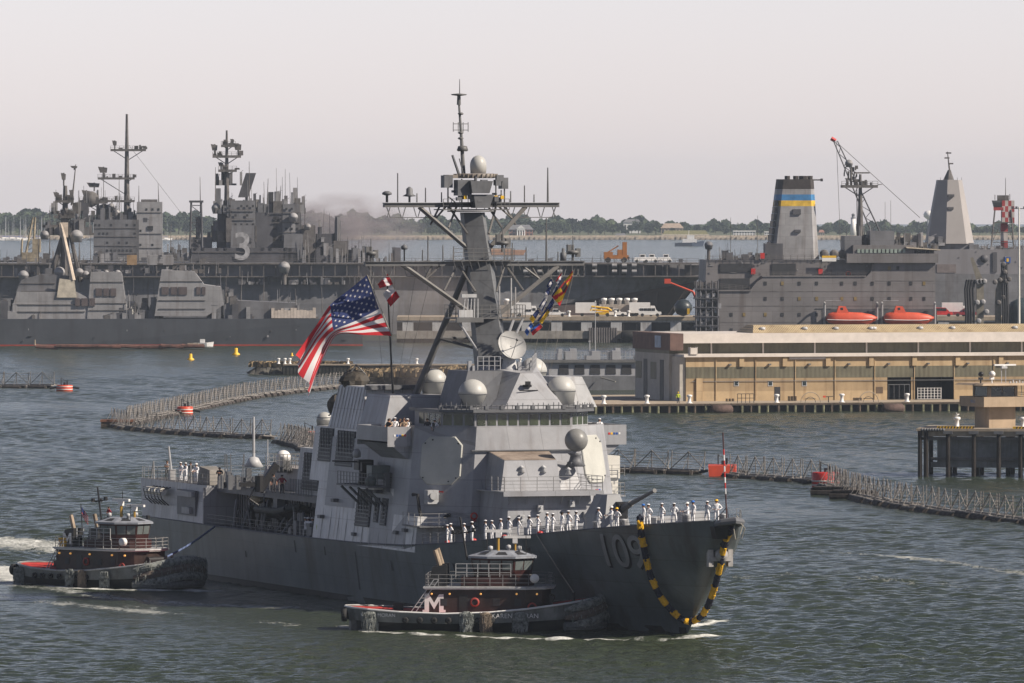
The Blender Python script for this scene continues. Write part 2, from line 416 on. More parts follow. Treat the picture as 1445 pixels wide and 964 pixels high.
HAZE = MB(); HAZE.box(-3600, 3600, -250, 8700, -1.0, 63)
hz = HAZE.build("haze", None)
hm = bpy.data.materials.new("haze_air"); hm.use_nodes = True
hn = hm.node_tree.nodes; hn.clear()
ho = hn.new("ShaderNodeOutputMaterial"); hv = hn.new("ShaderNodeVolumePrincipled")
hv.inputs['Color'].default_value = (0.72, 0.84, 1.0, 1); hv.inputs['Density'].default_value = 0.000036
hv.inputs['Anisotropy'].default_value = 0.0
hm.node_tree.links.new(hv.outputs[0], ho.inputs['Volume'])
hz.data.materials.clear(); hz.data.materials.append(hm)
tag(hz, kind='stuff')

# far shore
g = MB(); pts = []
D0 = 6080
g.add([(-2500,D0,0.02),(2500,D0,0.02),(2500,7200,0.02),(-2500,7200,0.02),(-2500,D0,2.2),(2500,D0,2.2),(2500,7200,4),(-2500,7200,4)],
      [(4,5,6,7),(0,1,5,4),(1,2,6,5),(3,0,4,7)])
tag(g.build("far_shore_land", mat("shore_grass", (0.10, 0.11, 0.06), 0.95)), kind='structure')
sw = MB(); sw.box(-2500, 2500, D0-6, D0-0.5, -0.4, 2.9)
for i in range(240):
    x = -430 + i*3.6; sw.box(x, x+2.2, D0-9-random.random()*2, D0-6.1, -0.3, 1.2+random.random()*1.1)
tag(sw.build("seawall", mat("seawall_stone", (0.52, 0.44, 0.34), 0.9, var=0.15)), 'long pale stone seawall at the foot of the far shore', 'seawall')

LEAF = [mat("leaf_far_a", (0.035, 0.055, 0.022), 0.9, var=0.3, scale=0.4), mat("leaf_far_b", (0.055, 0.075, 0.03), 0.9, var=0.3, scale=0.4),
        mat("leaf_far_c", (0.025, 0.042, 0.02), 0.9, var=0.3, scale=0.4)]
BARK = mat("bark", (0.06, 0.045, 0.03), 0.95)
def crown_mesh(seed, rx, rz, n=260, q=1.15):
    rnd = random.Random(seed); mb = MB()
    blobs = [(rnd.uniform(-.6,.6)*rx, rnd.uniform(-.6,.6)*rx, rnd.uniform(-.45,.5)*rz, rnd.uniform(.25,.6)) for _ in range(12)]
    for i in range(n):
        b = rnd.choice(blobs); a = rnd.uniform(0, 2*PI); e = math.asin(rnd.uniform(-.7, 1))
        rr = b[3]*rnd.uniform(.75, 1.1)
        c = Vector((b[0]+rx*rr*math.cos(a)*math.cos(e), b[1]+rx*rr*math.sin(a)*math.cos(e), b[2]+rz*rr*math.sin(e)))
        nrm = Vector((rnd.gauss(0,1), rnd.gauss(0,1), rnd.gauss(0.5,1))).normalized(); t = nrm.orthogonal().normalized(); u = nrm.cross(t)
        s = q*rnd.uniform(.6, 1.3); mb.mi = 0 if rnd.random() < .6 else 1
        k = rnd.randint(4, 6); mb.add([c + (t*math.cos(2*PI*j/k) + u*math.sin(2*PI*j/k))*s*rnd.uniform(.7,1.1) for j in range(k)], [tuple(range(k))])
        if rnd.random() < .5:
            mb.add([c + (t*math.cos(2*PI*j/k) + nrm*math.sin(2*PI*j/k))*s*rnd.uniform(.7,1.1) for j in range(k)], [tuple(range(k))])
    return mb
protos = []
for i in range(7):
    rx, rz = [(7,6),(8.5,7),(6,7.5),(10,7),(7.5,5.5),(5.5,6),(9,8)][i]
    t = thing("broadleaf_tree", "hazy broadleaf tree with a round crown in the row along the far shore", "tree", (0,0,0), 0, "trees on the far shore")
    c = crown_mesh(100+i, rx, rz).build("crown", [LEAF[i % 3], LEAF[(i+1) % 3]], t, fix=False); c.location = (0, 0, rz+2.5)
    tr = MB(); tr.tube((0,0,0), (0.3,0,rz+3), 0.5, 0.25, 7)
    for k in range(3): tr.tube((0.2,0,rz*.7), (math.cos(k*2.1)*rx*.5, math.sin(k*2.1)*rx*.5, rz+4), 0.22, 0.1, 5)
    tr.build("trunk", BARK, t); protos.append(t)
used = set()
def far_tree(x, top, D=None, k=None):
    """a tree standing on the far shore whose top reaches row `top`"""
    D = D or D0 + random.uniform(20, 260); k = random.randrange(7) if k is None else k
    zt = H - (top-HY)*D/F; p = protos[k]; hgt = ([6,7,7.5,7,5.5,6,8][k])*2 + 3
    s = max(0.35, (zt-2.3)/hgt)
    if k not in used: used.add(k); o = p
    else: o = dup(p, rz=random.random()*6)
    o.location = ((x-CX)/F*D, D, 2.3); o.scale = (s*random.uniform(1.0,1.35), s*1.2, s); return o
random.seed(21)
def skyline(x):
    """row of the tree tops along the photograph's far shore"""
    P = [(-60,300),(0,297),(60,296),(130,300),(240,297),(300,303),(420,300),(520,300),(560,306),(640,306),(700,304),(745,305),(775,307),(850,308),(880,308),(930,309),(960,317),(990,312),(1040,313),(1090,316),(1160,314),(1220,313),(1300,315),(1340,316),(1445,316),(1520,316)]
    for a, b in zip(P, P[1:]):
        if a[0] <= x <= b[0]: return a[1] + (b[1]-a[1])*(x-a[0])/(b[0]-a[0])
    return 305
GAPS = [(645,665),(790,802),(862,874),(930,1012),(1040,1072),(1160,1180)]
x = -25.0
while x < 1475:
    y = skyline(x) + 1.5 + random.uniform(-1, 8)
    far_tree(x, y, D0 + random.uniform(150, 320))
    if random.random() < .55 and not any(a < x < b for a, b in GAPS): far_tree(x + random.uniform(0, 6), y + random.uniform(6, 16), D0 + random.uniform(25, 90))
    x += random.uniform(9, 14)
# the wood behind them reads as one mass
mass = MB(); rnd = random.Random(5)
for i in range(9000):
    x = rnd.uniform(-40, 1490); D = D0 + rnd.uniform(350, 900); top = skyline(x) + 4 + 4*math.sin(x*.11) + 2*math.sin(x*.31+1)
    zt = H - (top-HY)*D/F; z = 2.5 + (zt-2.5)*rnd.random()**.6
    c = Vector(((x-CX)/F*D, D, z)); nrm = Vector((rnd.gauss(0,1), rnd.gauss(-.5,1), rnd.gauss(.4,1))).normalized(); t = nrm.orthogonal().normalized(); u = nrm.cross(t)
    s = rnd.uniform(1.6, 3.0); mass.mi = rnd.randrange(3)
    mass.add([c + (t*math.cos(2*PI*j/5)+u*math.sin(2*PI*j/5))*s for j in range(5)], [(0,1,2,3,4)])
tag(mass.build("distant_wood", LEAF, fix=False), 'hazy wood rising behind the far shore trees', 'wood', kind='stuff')

# buildings on the far shore
BRICK = mat("far_brick", (0.30, 0.15, 0.11), 0.9); CREAM = mat("far_cream_wall", (0.62, 0.56, 0.44), 0.9); ROOFG = mat("far_slate_roof", (0.16, 0.16, 0.17), 0.8)
def far_building(name, label, x0, x1, ytop, D, wall, roof=None, rooftop=3.0, rows=2, cols=8, depth=14, ybase=None):
    fr = Fr((x0-CX)/F*D, D); t = fr.root(name, label, "building")
    wd = (x1-x0)/F*D; z0 = 2.2; zt = H - (ytop-HY)*D/F
    m = MB(); m.box(0, wd, 0, depth, z0-1.5, zt); m.build("wall", wall, t)
    rf = MB()
    if roof: rf.prism([(-.5,-.5,zt+.02),(wd+.5,-.5,zt+.02),(wd+.5,depth+.5,zt+.02),(-.5,depth+.5,zt+.02)], [(wd*.15,depth*.5-.1,zt+rooftop),(wd*.85,depth*.5-.1,zt+rooftop),(wd*.85,depth*.5+.1,zt+rooftop),(wd*.15,depth*.5+.1,zt+rooftop)])
    else: rf.box(-.4, wd+.4, -.4, depth+.4, zt+.02, zt+.7)
    rf.build("roof", roof or wall, t)
    if rows:
        hh = (zt-z0)/rows
        for r_ in range(rows):
            for c in range(cols):
                q = MB(); cx = wd*(c+.5)/cols; q.box(cx-wd/cols*.26, cx+wd/cols*.26, -.06, .2, z0+hh*(r_+.25), z0+hh*(r_+.78)); q.build("window", DARK, t)
    return t, fr, wd, zt
t, fr, wd, zt = far_building("brick_house", "brick building with a white columned portico and grey roof behind the far seawall", 718, 752, 324, D0+60, BRICK, ROOFG, 3.4, 2, 7)
pm = MB(); pm.box(wd*.33, wd*.67, -3, -.1, zt-.6, zt+.6)
pm.prism([(wd*.31,-3.2,zt+.62),(wd*.69,-3.2,zt+.62),(wd*.69,0,zt+.62),(wd*.31,0,zt+.62)], [(wd*.49,-3.2,zt+3),(wd*.51,-3.2,zt+3),(wd*.51,0,zt+3),(wd*.49,0,zt+3)])
pm.build("portico", WHITE, t)
for k in range(4):
    q = MB(); q.tube((wd*(.35+.1*k), -2.5, 2.2), (wd*(.35+.1*k), -2.5, zt-.6), .45, n=8); q.build("column", WHITE, t)
far_building("white_hall", "white walled hall with a low dark roof showing above the trees on the far shore", 880, 904, 314, D0+330, WHITE, ROOFG, 2.4, 1, 5)
t, fr, wd, zt = far_building("stone_fort", "long low cream stone fort wall with a grass top on the far shore", 935, 1000, 332, D0+40, CREAM, None, 0, 1, 9)
gm = MB(); gm.prism([(0,3,zt+.72),(wd,3,zt+.72),(wd,13,zt+.72),(0,13,zt+.72)], [(2,5,zt+3.4),(wd-2,5,zt+3.4),(wd-2,12,zt+3.4),(2,12,zt+3.4)]); gm.build("grass_rampart", mat("rampart_grass", (0.17,0.16,0.07), .95), t)
far_building("arcaded_hotel", "pale two storey building with rows of tall windows on the far shore", 1035, 1066, 327, D0+30, WHITE, None, 0, 2, 8)
far_building("small_pale_block", "small pale block with two rows of windows beside the striped funnel on the far shore", 1079, 1092, 328, D0+30, WHITE, None, 0, 2, 4)
far_building("low_brick_range", "low reddish brick range among trees left of the columned building", 655, 690, 328, D0+80, BRICK, ROOFG, 2.5, 1, 8)
far_building("tan_roofed_house", "tan house with a broad pale roof between trees right of the white hall", 933, 964, 322, D0+180, mat("tan_wall",(0.42,0.33,0.25),.9), mat("tan_roof",(0.36,0.28,0.22),.9), 3.5, 1, 6)
far_building("pavilion", "little white pavilion with arches by the water on the far shore", 868, 884, 333, D0+20, WHITE, ROOFG, 1.8, 1, 4, depth=8)
far_building("beach_house", "reddish cream house at the waterline right of the striped funnel on the far shore", 1156, 1163, 328, D0+20, CREAM, BRICK, 1.8, 1, 3)
t = thing("lighthouse", "small white lighthouse tower among the far shore trees right of the funnel", "lighthouse", ((1204-CX)/F*(D0+15), D0+15, 2.2))
m = MB(); m.lathe((0,0,0), [(2.2,0),(1.6,13)], 12); m.build("tower", WHITE, t); m = MB(); m.lathe((0,0,13), [(2.0,0),(2.0,.4),(1.1,.4),(1.1,2.3),(1.5,2.3),(0.01,3.6)], 12); m.build("lantern_room", GREYD, t)
t = thing("water_tower", "pale water tower with a round tank rising over the far trees", "water tower", ((1311-CX)/F*(D0+300), D0+300, 2.2))
m = MB(); m.lathe((0,0,0), [(1.4,0),(1.4,11)], 10); m.build("column", WHITE, t); m = MB(); m.lathe((0,0,11), [(1.4,0),(4,2),(4.2,4),(3,6),(.01,6.8)], 14); m.build("tank", WHITE, t)
# marina masts at the left
random.seed(3)
sb = None
for i in range(26):
    D = D0 - 40 - random.random()*60; x = random.uniform(-4, 62) if i < 22 else random.uniform(110, 240)
    loc = ((x-CX)/F*D, D, 0)
    if sb is None:
        sb = thing("sailboat", "white sailboat with bare mast in the crowded marina at the far left shore", "sailboat", loc, 0, "sailboats in the far marina")
        m = MB(); m.loft([[(-5,-.9,1.2),(-5,.9,1.2),(-5,.5,-.2),(-5,-.5,-.2)],[(0,-1.6,1.1),(0,1.6,1.1),(0,1,-.3),(0,-1,-.3)],[(5.5,-.1,1.5),(5.5,.1,1.5),(5,.05,0),(5,-.05,0)]]); m.build("hull", WHITE, sb)
        m = MB(); m.box(-2, 1.5, -.8, .8, 1.1, 1.8); m.build("cabin", WHITE, sb)
        m = MB(); m.tube((.8,0,1), (.8,0,15), .16, .1, 5); m.build("mast", GREYL, sb)
        m = MB(); m.tube((.8,0,2.6), (-4,0,2.6), .12, n=5); m.build("boom", BLUE, sb)
        continue
    o = dup(sb, loc, random.uniform(-.6, .6)); s = random.uniform(.7, 1.15); o.scale = (s, s, s)
# a white motor vessel under way and an orange barge
D = 5400; t = thing("motor_vessel", "small white motor vessel under way leaving a wake in front of the far shore", "boat", ((972-CX)/F*D, D, 0))
m = MB(); m.loft([[(-9,-2.5,2),(-9,2.5,2),(-8.8,1.8,-.3),(-8.8,-1.8,-.3)],[(2,-2.7,2.2),(2,2.7,2.2),(2,2,-.3),(2,-2,-.3)],[(10,-.1,3.4),(10,.1,3.4),(9,.1,-.3),(9,-.1,-.3)]]); m.build("hull", mat("vessel_blue",(0.05,0.07,0.12),.5), t)
m = MB(); m.box(-4, 5, -2, 2, 2.1, 4.5); m.box(-1, 3.5, -1.7, 1.7, 4.51, 6.8); m.build("deckhouse", WHITE, t)
m = MB(); m.tube((0,0,6.8), (0,0,10), .15); m.box(-.2,.2,-1,1,9,9.2); m.build("mast", WHITE, t)
D = 4700; t = thing("barge", "flat orange brown barge anchored on the far water beside the mast", "barge", ((700-CX)/F*D, D, 0))
m = MB(); m.loft([[(-17,-5,2.6),(-17,5,2.6),(-15,5,-.2),(-15,-5,-.2)],[(17,-5,2.6),(17,5,2.6),(15,5,-.2),(15,-5,-.2)]]); m.build("hull", mat("barge_rust",(0.42,0.22,0.12),.8), t)
m = MB(); m.box(-12, 9, -3, 3, 2.61, 3.6); m.build("cargo", mat("barge_cargo",(0.4,0.3,0.2),.9), t)
# ------------------------------------------------------------------ the destroyer
# local axes: x to port, y aft from the bow, z up from the waterline
SH = Fr(18.07, 694.0, math.asin(0.3223))
def T(s, x, y): return SH.at(x, y, s)        # point at distance s aft of the bow
def lerp(P, s):
    for a, b in zip(P, P[1:]):
        if s <= b[0]: return a[1] + (b[1]-a[1])*max(0, (s-a[0]))/(b[0]-a[0])
    return P[-1][1]
BEAM = [(0,.35),(4,2.3),(8,3.9),(12,5.2),(18,6.7),(26,8.0),(36,9.1),(46,9.7),(56,10),(100,10.0),(118,9.8),(134,9.5),(140,9.4)]
SHEER = [(0,9.85),(6,9.4),(15,8.7),(30,7.45),(40,6.6),(50,5.95),(60,5.5),(75,5.3),(100,5.2),(140,5.2)]
def bm_(s): return lerp(BEAM, s)
def dz(s): return lerp(SHEER, s)
def hull_half(s, z):
    """hull half breadth at station s and height z"""
    d = dz(s); ss = s - max(0, (1 - z/9.85))*11.0*(1 if z > 0 else 1)      # the raked stem
    if ss <= 0: return 0.0
    wl = min(9.3, 9.3*(1-math.exp(-ss/22.0))*1.08) ; top = bm_(s)
    f = max(0, min(1, z/d)); fl = f**1.25
    full = min(1, ss/55.0); q = f**(1.9 - .9*full)
    return wl*(1-q)*min(1, ss/8 if z < 3 else 1) + top*q if z > 0 else wl*min(1, ss/8)*(1+z*.03)
dd = SH.root("destroyer", "big grey destroyer in the foreground with 109 on its bow and sailors along the rail", "warship")
m = MB(); m.smooth = True
ST = [0,.6,1.3,2.2,3.2,4.5,6,8,10,12,15,18,22,27,32,38,46,56,70,85,100,118,134,139.5]
ZN = 14
for side in (-1, 1):
    vs = []
    for s in ST:
        for j in range(ZN+1):
            f = j/ZN; z = -1.5 + (dz(s)+1.5)*f
            sm_ = 11.0*(1 - max(z,0)/9.85)
            s2 = max(s, sm_) if s < 11.5 else s
            s2 = s if s >= 11.5 else sm_ + (11.5 - sm_)*(s/11.5)
            hb = max(hull_half(s2, z), 0.0 if s > 0 else 0.0)
            if s > 130: hb *= 1 - .03*(s-130)/10*(1-f)
            if s == ST[0]: hb = 0.04 + 0.3*f**3
            sx = s2 - (2.0*(1-f)*(s > 138))
            vs.append((side*hb, sx, z))
    n = ZN+1
    m.add(vs, [(i*n+j, i*n+j+1, (i+1)*n+j+1, (i+1)*n+j) for i in range(len(ST)-1) for j in range(ZN)])
# transom and stem closing strips
n = ZN+1; half = len(ST)*n
m.smooth = False
m.add([m.v[(len(ST)-1)*n + j] for j in range(n)] + [m.v[half + (len(ST)-1)*n + j] for j in range(n)], [(j, n+j, n+j+1, j+1) for j in range(n-1)])
m.add([m.v[j] for j in range(n)] + [m.v[half + j] for j in range(n)], [(j, n+j, n+j+1, j+1) for j in range(n-1)])
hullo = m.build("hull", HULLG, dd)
m = MB(); BS_ = [11.1,12,14,17,20,25,30,36,44,54,66,80,100,120,137]
for sd in (-1,1): m.add([(sd*(hull_half(s,z)+.03), s, z) for s in BS_ for z in (-.6,.02,.55)], [(i*3+j,i*3+j+1,(i+1)*3+j+1,(i+1)*3+j) for i in range(len(BS_)-1) for j in range(2)])
m.build("boot_or_shade_band", mat("boot_black",(0.018,0.018,0.018),.6,streak=.3), dd, fix=False)
m = MB(); NS = [0,2,4,6,8,10,12,15,18,22,27,32,38,46,56,70,85,100,118,134,139.5]
m.add([(-(bm_(s) if s > 0 else .2)+.02, s, dz(s)-.03) for s in NS] + [((bm_(s) if s > 0 else .2)-.02, s, dz(s)-.03) for s in NS],
      [(i, i+1, len(NS)+i+1, len(NS)+i) for i in range(len(NS)-1)])
m.build("main_deck", DECKM, dd)
# low toe rail along the deck edge
m = MB()
for side in (-1, 1): m.path([(side*(bm_(s)-.04), s, dz(s)+.05) for s in NS[1:]], .07, 4)
m.each("toe_rail", GREYD, dd)

# --- bow number, draught marks
def on_hull(s, z, off=.035):
    return (-(hull_half(s, z) + off), s, z)
def put109(du, dv, off, dx=0, dz_=0):
    z = 5.55 + dz_ + dv; s = 13.4 - du + dx - 0.20*dv
    return on_hull(s, z, off)
for off, mm, nm, ddx, ddz in ((.05, BLACK, "number_shadow", -.14, -.14), (.09, mat("number_paint", (0.235,0.245,0.25), .6), "bow_number", 0, 0)):
    m = MB(); glyphs("109", 3.9, m, lambda u, v: put109(u*1.12, v, off, ddx, ddz), 3, .02); m.build(nm, mm, dd, fix=False)
m = MB()
for i, z in enumerate((1.0, 1.5, 2.0)): glyphs("18" if i else "17", .42, m, lambda u, v, z=z: on_hull(13.0 - u, z+v, .05), 1)
m.build("draught_marks", WHITE, dd, fix=False)

# --- superstructure helpers: blocks given as starboard half outlines (t, s), mirrored, tapering upward
def block(name, pts, z0, z1, taper=0.16, mt=GREY, fwd=0.12, parent=None, flip=True):
    """pts run from the front centre outward on the starboard side to the back; sides lean in with height"""
    P = [(-t, s) for t, s in pts]; Q = P + [(t, s) for t, s in pts[::-1]]
    h = z1 - z0; smin = min(s for t, s in pts); smax = max(s for t, s in pts)
    top = []
    for t, s in Q:
        tt = t - math.copysign(min(abs(t), taper*h), t) if t else 0
        f = (s-smin)/(smax-smin); top.append((tt, s + fwd*h*(1-f) - .05*h*f, z1))
    m = MB(); m.prism([(t, s, z0) for t, s in Q], top); return m.build(name, mt, parent or dd)
# bridge structure: z 5.4..17.6, flat front at s 52, 45 degree radar facets
base = [(5.6,51.4),(10.0,56.0),(10.0,66.5)]
block("forward_deckhouse", base, 5.4, 15.0, .115, fwd=.13)
def dh_outline(z, off=0.0):
    h = z-5.4; o = []
    for t_, s_ in [(-10.0,66.5),(-10.0,56.0),(-5.6,51.4),(5.6,51.4),(10.0,56.0),(10.0,66.5)]:
        f = (s_-51.4)/15.1; tt = t_ - math.copysign(.115*h+off, t_); o.append((tt, s_ + .13*h*(1-f) - .05*h*f + (off if s_ < 60 else 0), z))
    return o
m = MB(); A_, B_2 = dh_outline(15.002), dh_outline(16.15); A2_, B2_ = dh_outline(15.002,.12), dh_outline(16.15,.12)
for i in range(5): m.loft([[A_[i],A_[i+1],A2_[i+1],A2_[i]],[B_2[i],B_2[i+1],B2_[i+1],B2_[i]]])
m.build("bridge_bulwark", GREY, dd)
# angled bulkhead lines (weld seams and ledge)
m = MB()
a = T(52.75, 664, 629); b = T(52.75, 812, 627)
m.box(-5.0, 5.0, 52.25, 52.7, 14.0, 14.09); m.each("ledge", GREYD, dd)
# window band and roof
wb = [(4.5,52.95),(6.75,55.2),(6.75,63)]
block("bridge", wb, 15.01, 17.35, 0.0, GREY, 0.02)
win = 0
def pane(p, q, z0, z1, off=.03):
    """a window set just proud of the wall line p->q (both (t,s)); outward is to the left of p->q seen from above for starboard"""
    d = Vector((q[0]-p[0], q[1]-p[1])); d.normalize(); nx, ny = d.y, -d.x
    if (p[0]+q[0])*nx*0.5 + ((p[1]+q[1])*.5-70)*ny < 0: nx, ny = -nx, -ny
    mm = MB(); a = (p[0]+nx*off, p[1]+ny*off); b = (q[0]+nx*off, q[1]+ny*off); c = (q[0]-nx*.1, q[1]-ny*.1); e = (p[0]-nx*.1, p[1]-ny*.1)
    mm.prism([(a[0],a[1],z0),(b[0],b[1],z0),(c[0],c[1],z0),(e[0],e[1],z0)], [(a[0],a[1],z1),(b[0],b[1],z1),(c[0],c[1],z1),(e[0],e[1],z1)])
    fr = mm.build("bridge_window", GLASSG, dd); return fr
N = 9
for i in range(N):
    x0 = -4.4 + 8.8*i/N + .11; pane((x0, 52.97), (x0 + 8.8/N - .2, 52.97), 16.22, 17.2)
for sd in (-1, 1):
    for i in range(3):
        a = (i+.1)/3; b = (i+.9)/3
        pane((sd*(4.5+2.25*a), 52.98+2.25*a), (sd*(4.5+2.25*b), 52.98+2.25*b), 16.22, 17.2)
    for i in range(4):
        pane((sd*6.76, 55.5+i*1.6), (sd*6.76, 56.8+i*1.6), 16.22, 17.2)
rf = [(4.8,52.4),(7.2,54.8),(7.2,63.2)]
block("bridge_roof", rf, 17.36, 17.6, 0.0, GREYD, 0)
m = MB()   # frames, brackets and cable runs round the roof edge
for i in range(34):
    f = i/33
    if f < .2: t, s = -7.0 + 2.3*f*5, 54.8 - 2.4*f*5
    elif f < .8: t, s = -4.7 + 9.4*(f-.2)/.6, 52.45
    else: t, s = 4.7 + 2.3*(f-.8)*5, 52.45 + 2.4*(f-.8)*5
    m.tube((t, s, 17.6), (t, s-.05, 18.0+random.random()*.3), .04, n=4)
    if i % 3 == 0: m.box(t-.16, t+.16, s-.1, s+.3, 17.62, 17.95)
m.path([(-7.0,54.8,17.95),(-4.7,52.45,17.95),(4.7,52.45,17.95),(7.0,54.8,17.95)], .04, 4)
m.build("roof_fittings", GREYD, dd)
# bridge wings
for sd in (-1, 1):
    m = MB(); m.box(sd*8.6, sd*11.1, 57.4, 66.0, 14.75, 14.98)
    m.box(sd*11.0, sd*11.12, 57.4, 66.0, 14.98, 16.05); m.box(sd*8.95, sd*11.1, 57.28, 57.4, 14.3, 16.05); m.box(sd*8.9, sd*11.1, 66.0, 66.1, 14.3, 16.05)
    m.prism([(sd*8.7,57.5,13.2),(sd*9.2,57.5,13.2),(sd*9.2,65,13.2),(sd*8.7,65,13.2)], [(sd*8.7,57.5,14.58),(sd*10.9,57.5,14.58),(sd*10.9,65.5,14.58),(sd*8.7,65.5,14.58)])
    m.build("bridge_wing", GREY, dd)
    m = MB()
    for i, c in enumerate((RED, YEL, BLUE, BLUE, RED)):
        m.mi = i; m.box(sd*(9.4+i*.24), sd*(9.56+i*.24), 57.25, 57.28, 15.2, 15.38)
    m.each("award_ribbons", [RED, YEL, BLUE, BLUE, WHITE], dd)
# SPY radar panels on the facets
def oct_panel(sd):
    cz = 13.15; f = .115*(cz-5.4); fa = .13*(cz-5.4)
    A = Vector((sd*(5.6-f), 51.4+fa)); B = Vector((sd*(10.0-f), 56.0+fa*.7))
    mid = A.lerp(B, .52); d = (B-A).normalized(); nrm = Vector((sd*abs(d.y), -abs(d.x)))
    w_, h_, c_ = 1.98, 2.1, .75; mm = MB()
    lean = .165
    def P(u, v, o): return (mid.x + d.x*u + nrm.x*(o - lean*v), mid.y + d.y*u + nrm.y*(o - lean*v), cz + v)
    O = [(-w_,-h_+c_),(-w_,h_-c_),(-w_+c_,h_),(w_-c_,h_),(w_,h_-c_),(w_,-h_+c_),(w_-c_,-h_),(-w_+c_,-h_)]
    mm.loft([[P(u,v,-.2) for u,v in O],[P(u,v,.10) for u,v in O],[P(u*.97,v*.97,.16) for u,v in O]])
    pn = mm.build("radar_panel", PANEL, dd)
    mm = MB()
    for u, v in ((-1.6,1.5),(1.6,1.5),(-1.6,-1.5),(1.6,-1.5),(0.9,1.8),(-.9,-1.8)): mm.tube(P(u,v,.1), P(u,v,.22), .07, n=8)
    mm.each("bolt", BLACK, pn)
    # badge under the panel
    cz2 = cz - 3.05; m2 = MB()
    def Q(u, v, o): return (mid.x + d.x*u + nrm.x*(o + .5), mid.y + d.y*u + nrm.y*(o + .5), cz2 + v)
    m2.mi = 0; m2.loft([[Q(-.45,-.4,0),Q(.05,-.4,0),Q(.05,.4,0),Q(-.45,.4,0)],[Q(-.45,-.4,.06),Q(.05,-.4,.06),Q(.05,.4,.06),Q(-.45,.4,.06)]])
    m2.mi = 1; m2.loft([[Q(.05,-.4,0),Q(.45,-.4,0),Q(.45,.4,0),Q(.05,.4,0)],[Q(.05,-.4,.06),Q(.45,-.4,.06),Q(.45,.4,.06),Q(.05,.4,.06)]])
    m2.mi = 2
    if sd < 0: glyphs("3", .7, m2, lambda u, v: Q(-u, v-.25, .09), 0, .01)
    m2.build("unit_badge", [RED if sd < 0 else RED, BLUE, WHITE], dd, fix=False)
oct_panel(-1); oct_panel(1)

# --- lower house in front of the bridge
m = MB(); m.prism([(-4.1,45.5,5.8),(4.1,45.5,5.8),(4.9,52.5,5.8),(-4.9,52.5,5.8)], [(-3.75,46,10.6),(3.75,46,10.6),(4.3,53,10.6),(-4.3,53,10.6)]); m.build("forward_gun_house", GREY, dd)
m = MB(); m.prism([(-3.9,47.6,10.72),(1.6,47.6,10.72),(2.6,53,10.72),(-3.9,53,10.72)], [(-3.4,48.1,13.3),(1.4,48.1,13.3),(2.3,53,14.0),(-3.4,53,14.0)])
m.prism([(1.62,48.3,10.72),(4.0,48.9,10.72),(4.0,53,10.72),(1.62,53,10.72)], [(1.62,48.8,12.7),(3.5,49.5,12.7),(3.5,53,13.2),(1.62,53,13.2)])
m.each("magazine_house", GREY, dd)
m = MB(); m.add([(-3.35,48.15,13.33),(1.35,48.15,13.33),(2.25,52.9,14.03),(-3.35,52.9,14.03)], [(0,1,2,3)]); m.build("worn_top", mat("worn_tan_top", (0.27,0.22,0.18), .8, var=.2, c2=(0.12,0.09,0.07)), dd)
m = MB(); m.box(-4.6, 4.6, 44.8, 53, 10.6, 10.72); m.box(-4.6, 4.6, 44.8, 44.9, 10.3, 10.6); m.build("gallery_deck", GREY, dd)
m = MB(); rail(m, [(-4.5,50,10.72),(-4.5,44.9,10.72),(4.5,44.9,10.72),(4.5,52,10.72)], 1.25, 4, .03, 1.5); m.build("gallery_rail", RAILM, dd)
m = MB()
for x in (-3.8,-2.2,-.6,1.0,2.6,3.9): m.tube((x,45.0,10.6), (x,45.75,9.6), .07, n=5)
m.each("gallery_bracket", GREY, dd)
m = MB()
for x, y, z in ((-2.7,45.55,8.4),(0.6,45.5,6.9),(1.9,45.6,9.6),(-1.0,45.6,9.2),(3.2,45.6,8.6)):
    m.box(x-.22, x+.22, y-.25, y+.2, z-.28, z+.28); m.tube((x, y-.2, z+.1), (x, y-.5, z+.1), .12)
m.each("wall_box", GREYL, dd)
# ball director on its pedestal
m = MB(); m.lathe((3.3,48.6,12.75), [(.9,0),(.55,.5),(.45,.9),(.7,1.1)], 16); m.box(2.7,3.9,48.1,49.1,12.7,13.1); m.build("director_pedestal", GREYD, dd)
m = MB(); m.lathe((3.3,48.4,15.0), [(.01,-1.0)] + [(1.02*math.cos(a), 1.02*math.sin(a)) for a in [k*PI/12 - PI/2 for k in range(1,12)]] + [(.01,1.02)], 20); m.build("director_ball", mat("ball_grey",(0.22,0.22,0.21),.4), dd)
m = MB()
for x in (-1.9, .1, 2.4): m.lathe((x,47.9,12.2 if x<2 else 12.0), [(.01,0),(.3,.05),(.12,.4),(.3,.5),(.01,.7)], 8)
m.each("searchlight", GREYL, dd)
m = MB(); m.box(-5.05,-4.9,51.2,53,7.9,8.2); m.lathe((-5.2,51.05,8.4),[(.2,-.05),(.34,-.05),(.34,.05),(.2,.05),(.2,-.05)],12,'Y'); m.build("life_ring", RED, dd)
m = MB(); m.path([(4.95,51.0,8.4),(5.0,51.0,9.1)], .11, 8); m.build("fire_extinguisher", RED, dd)
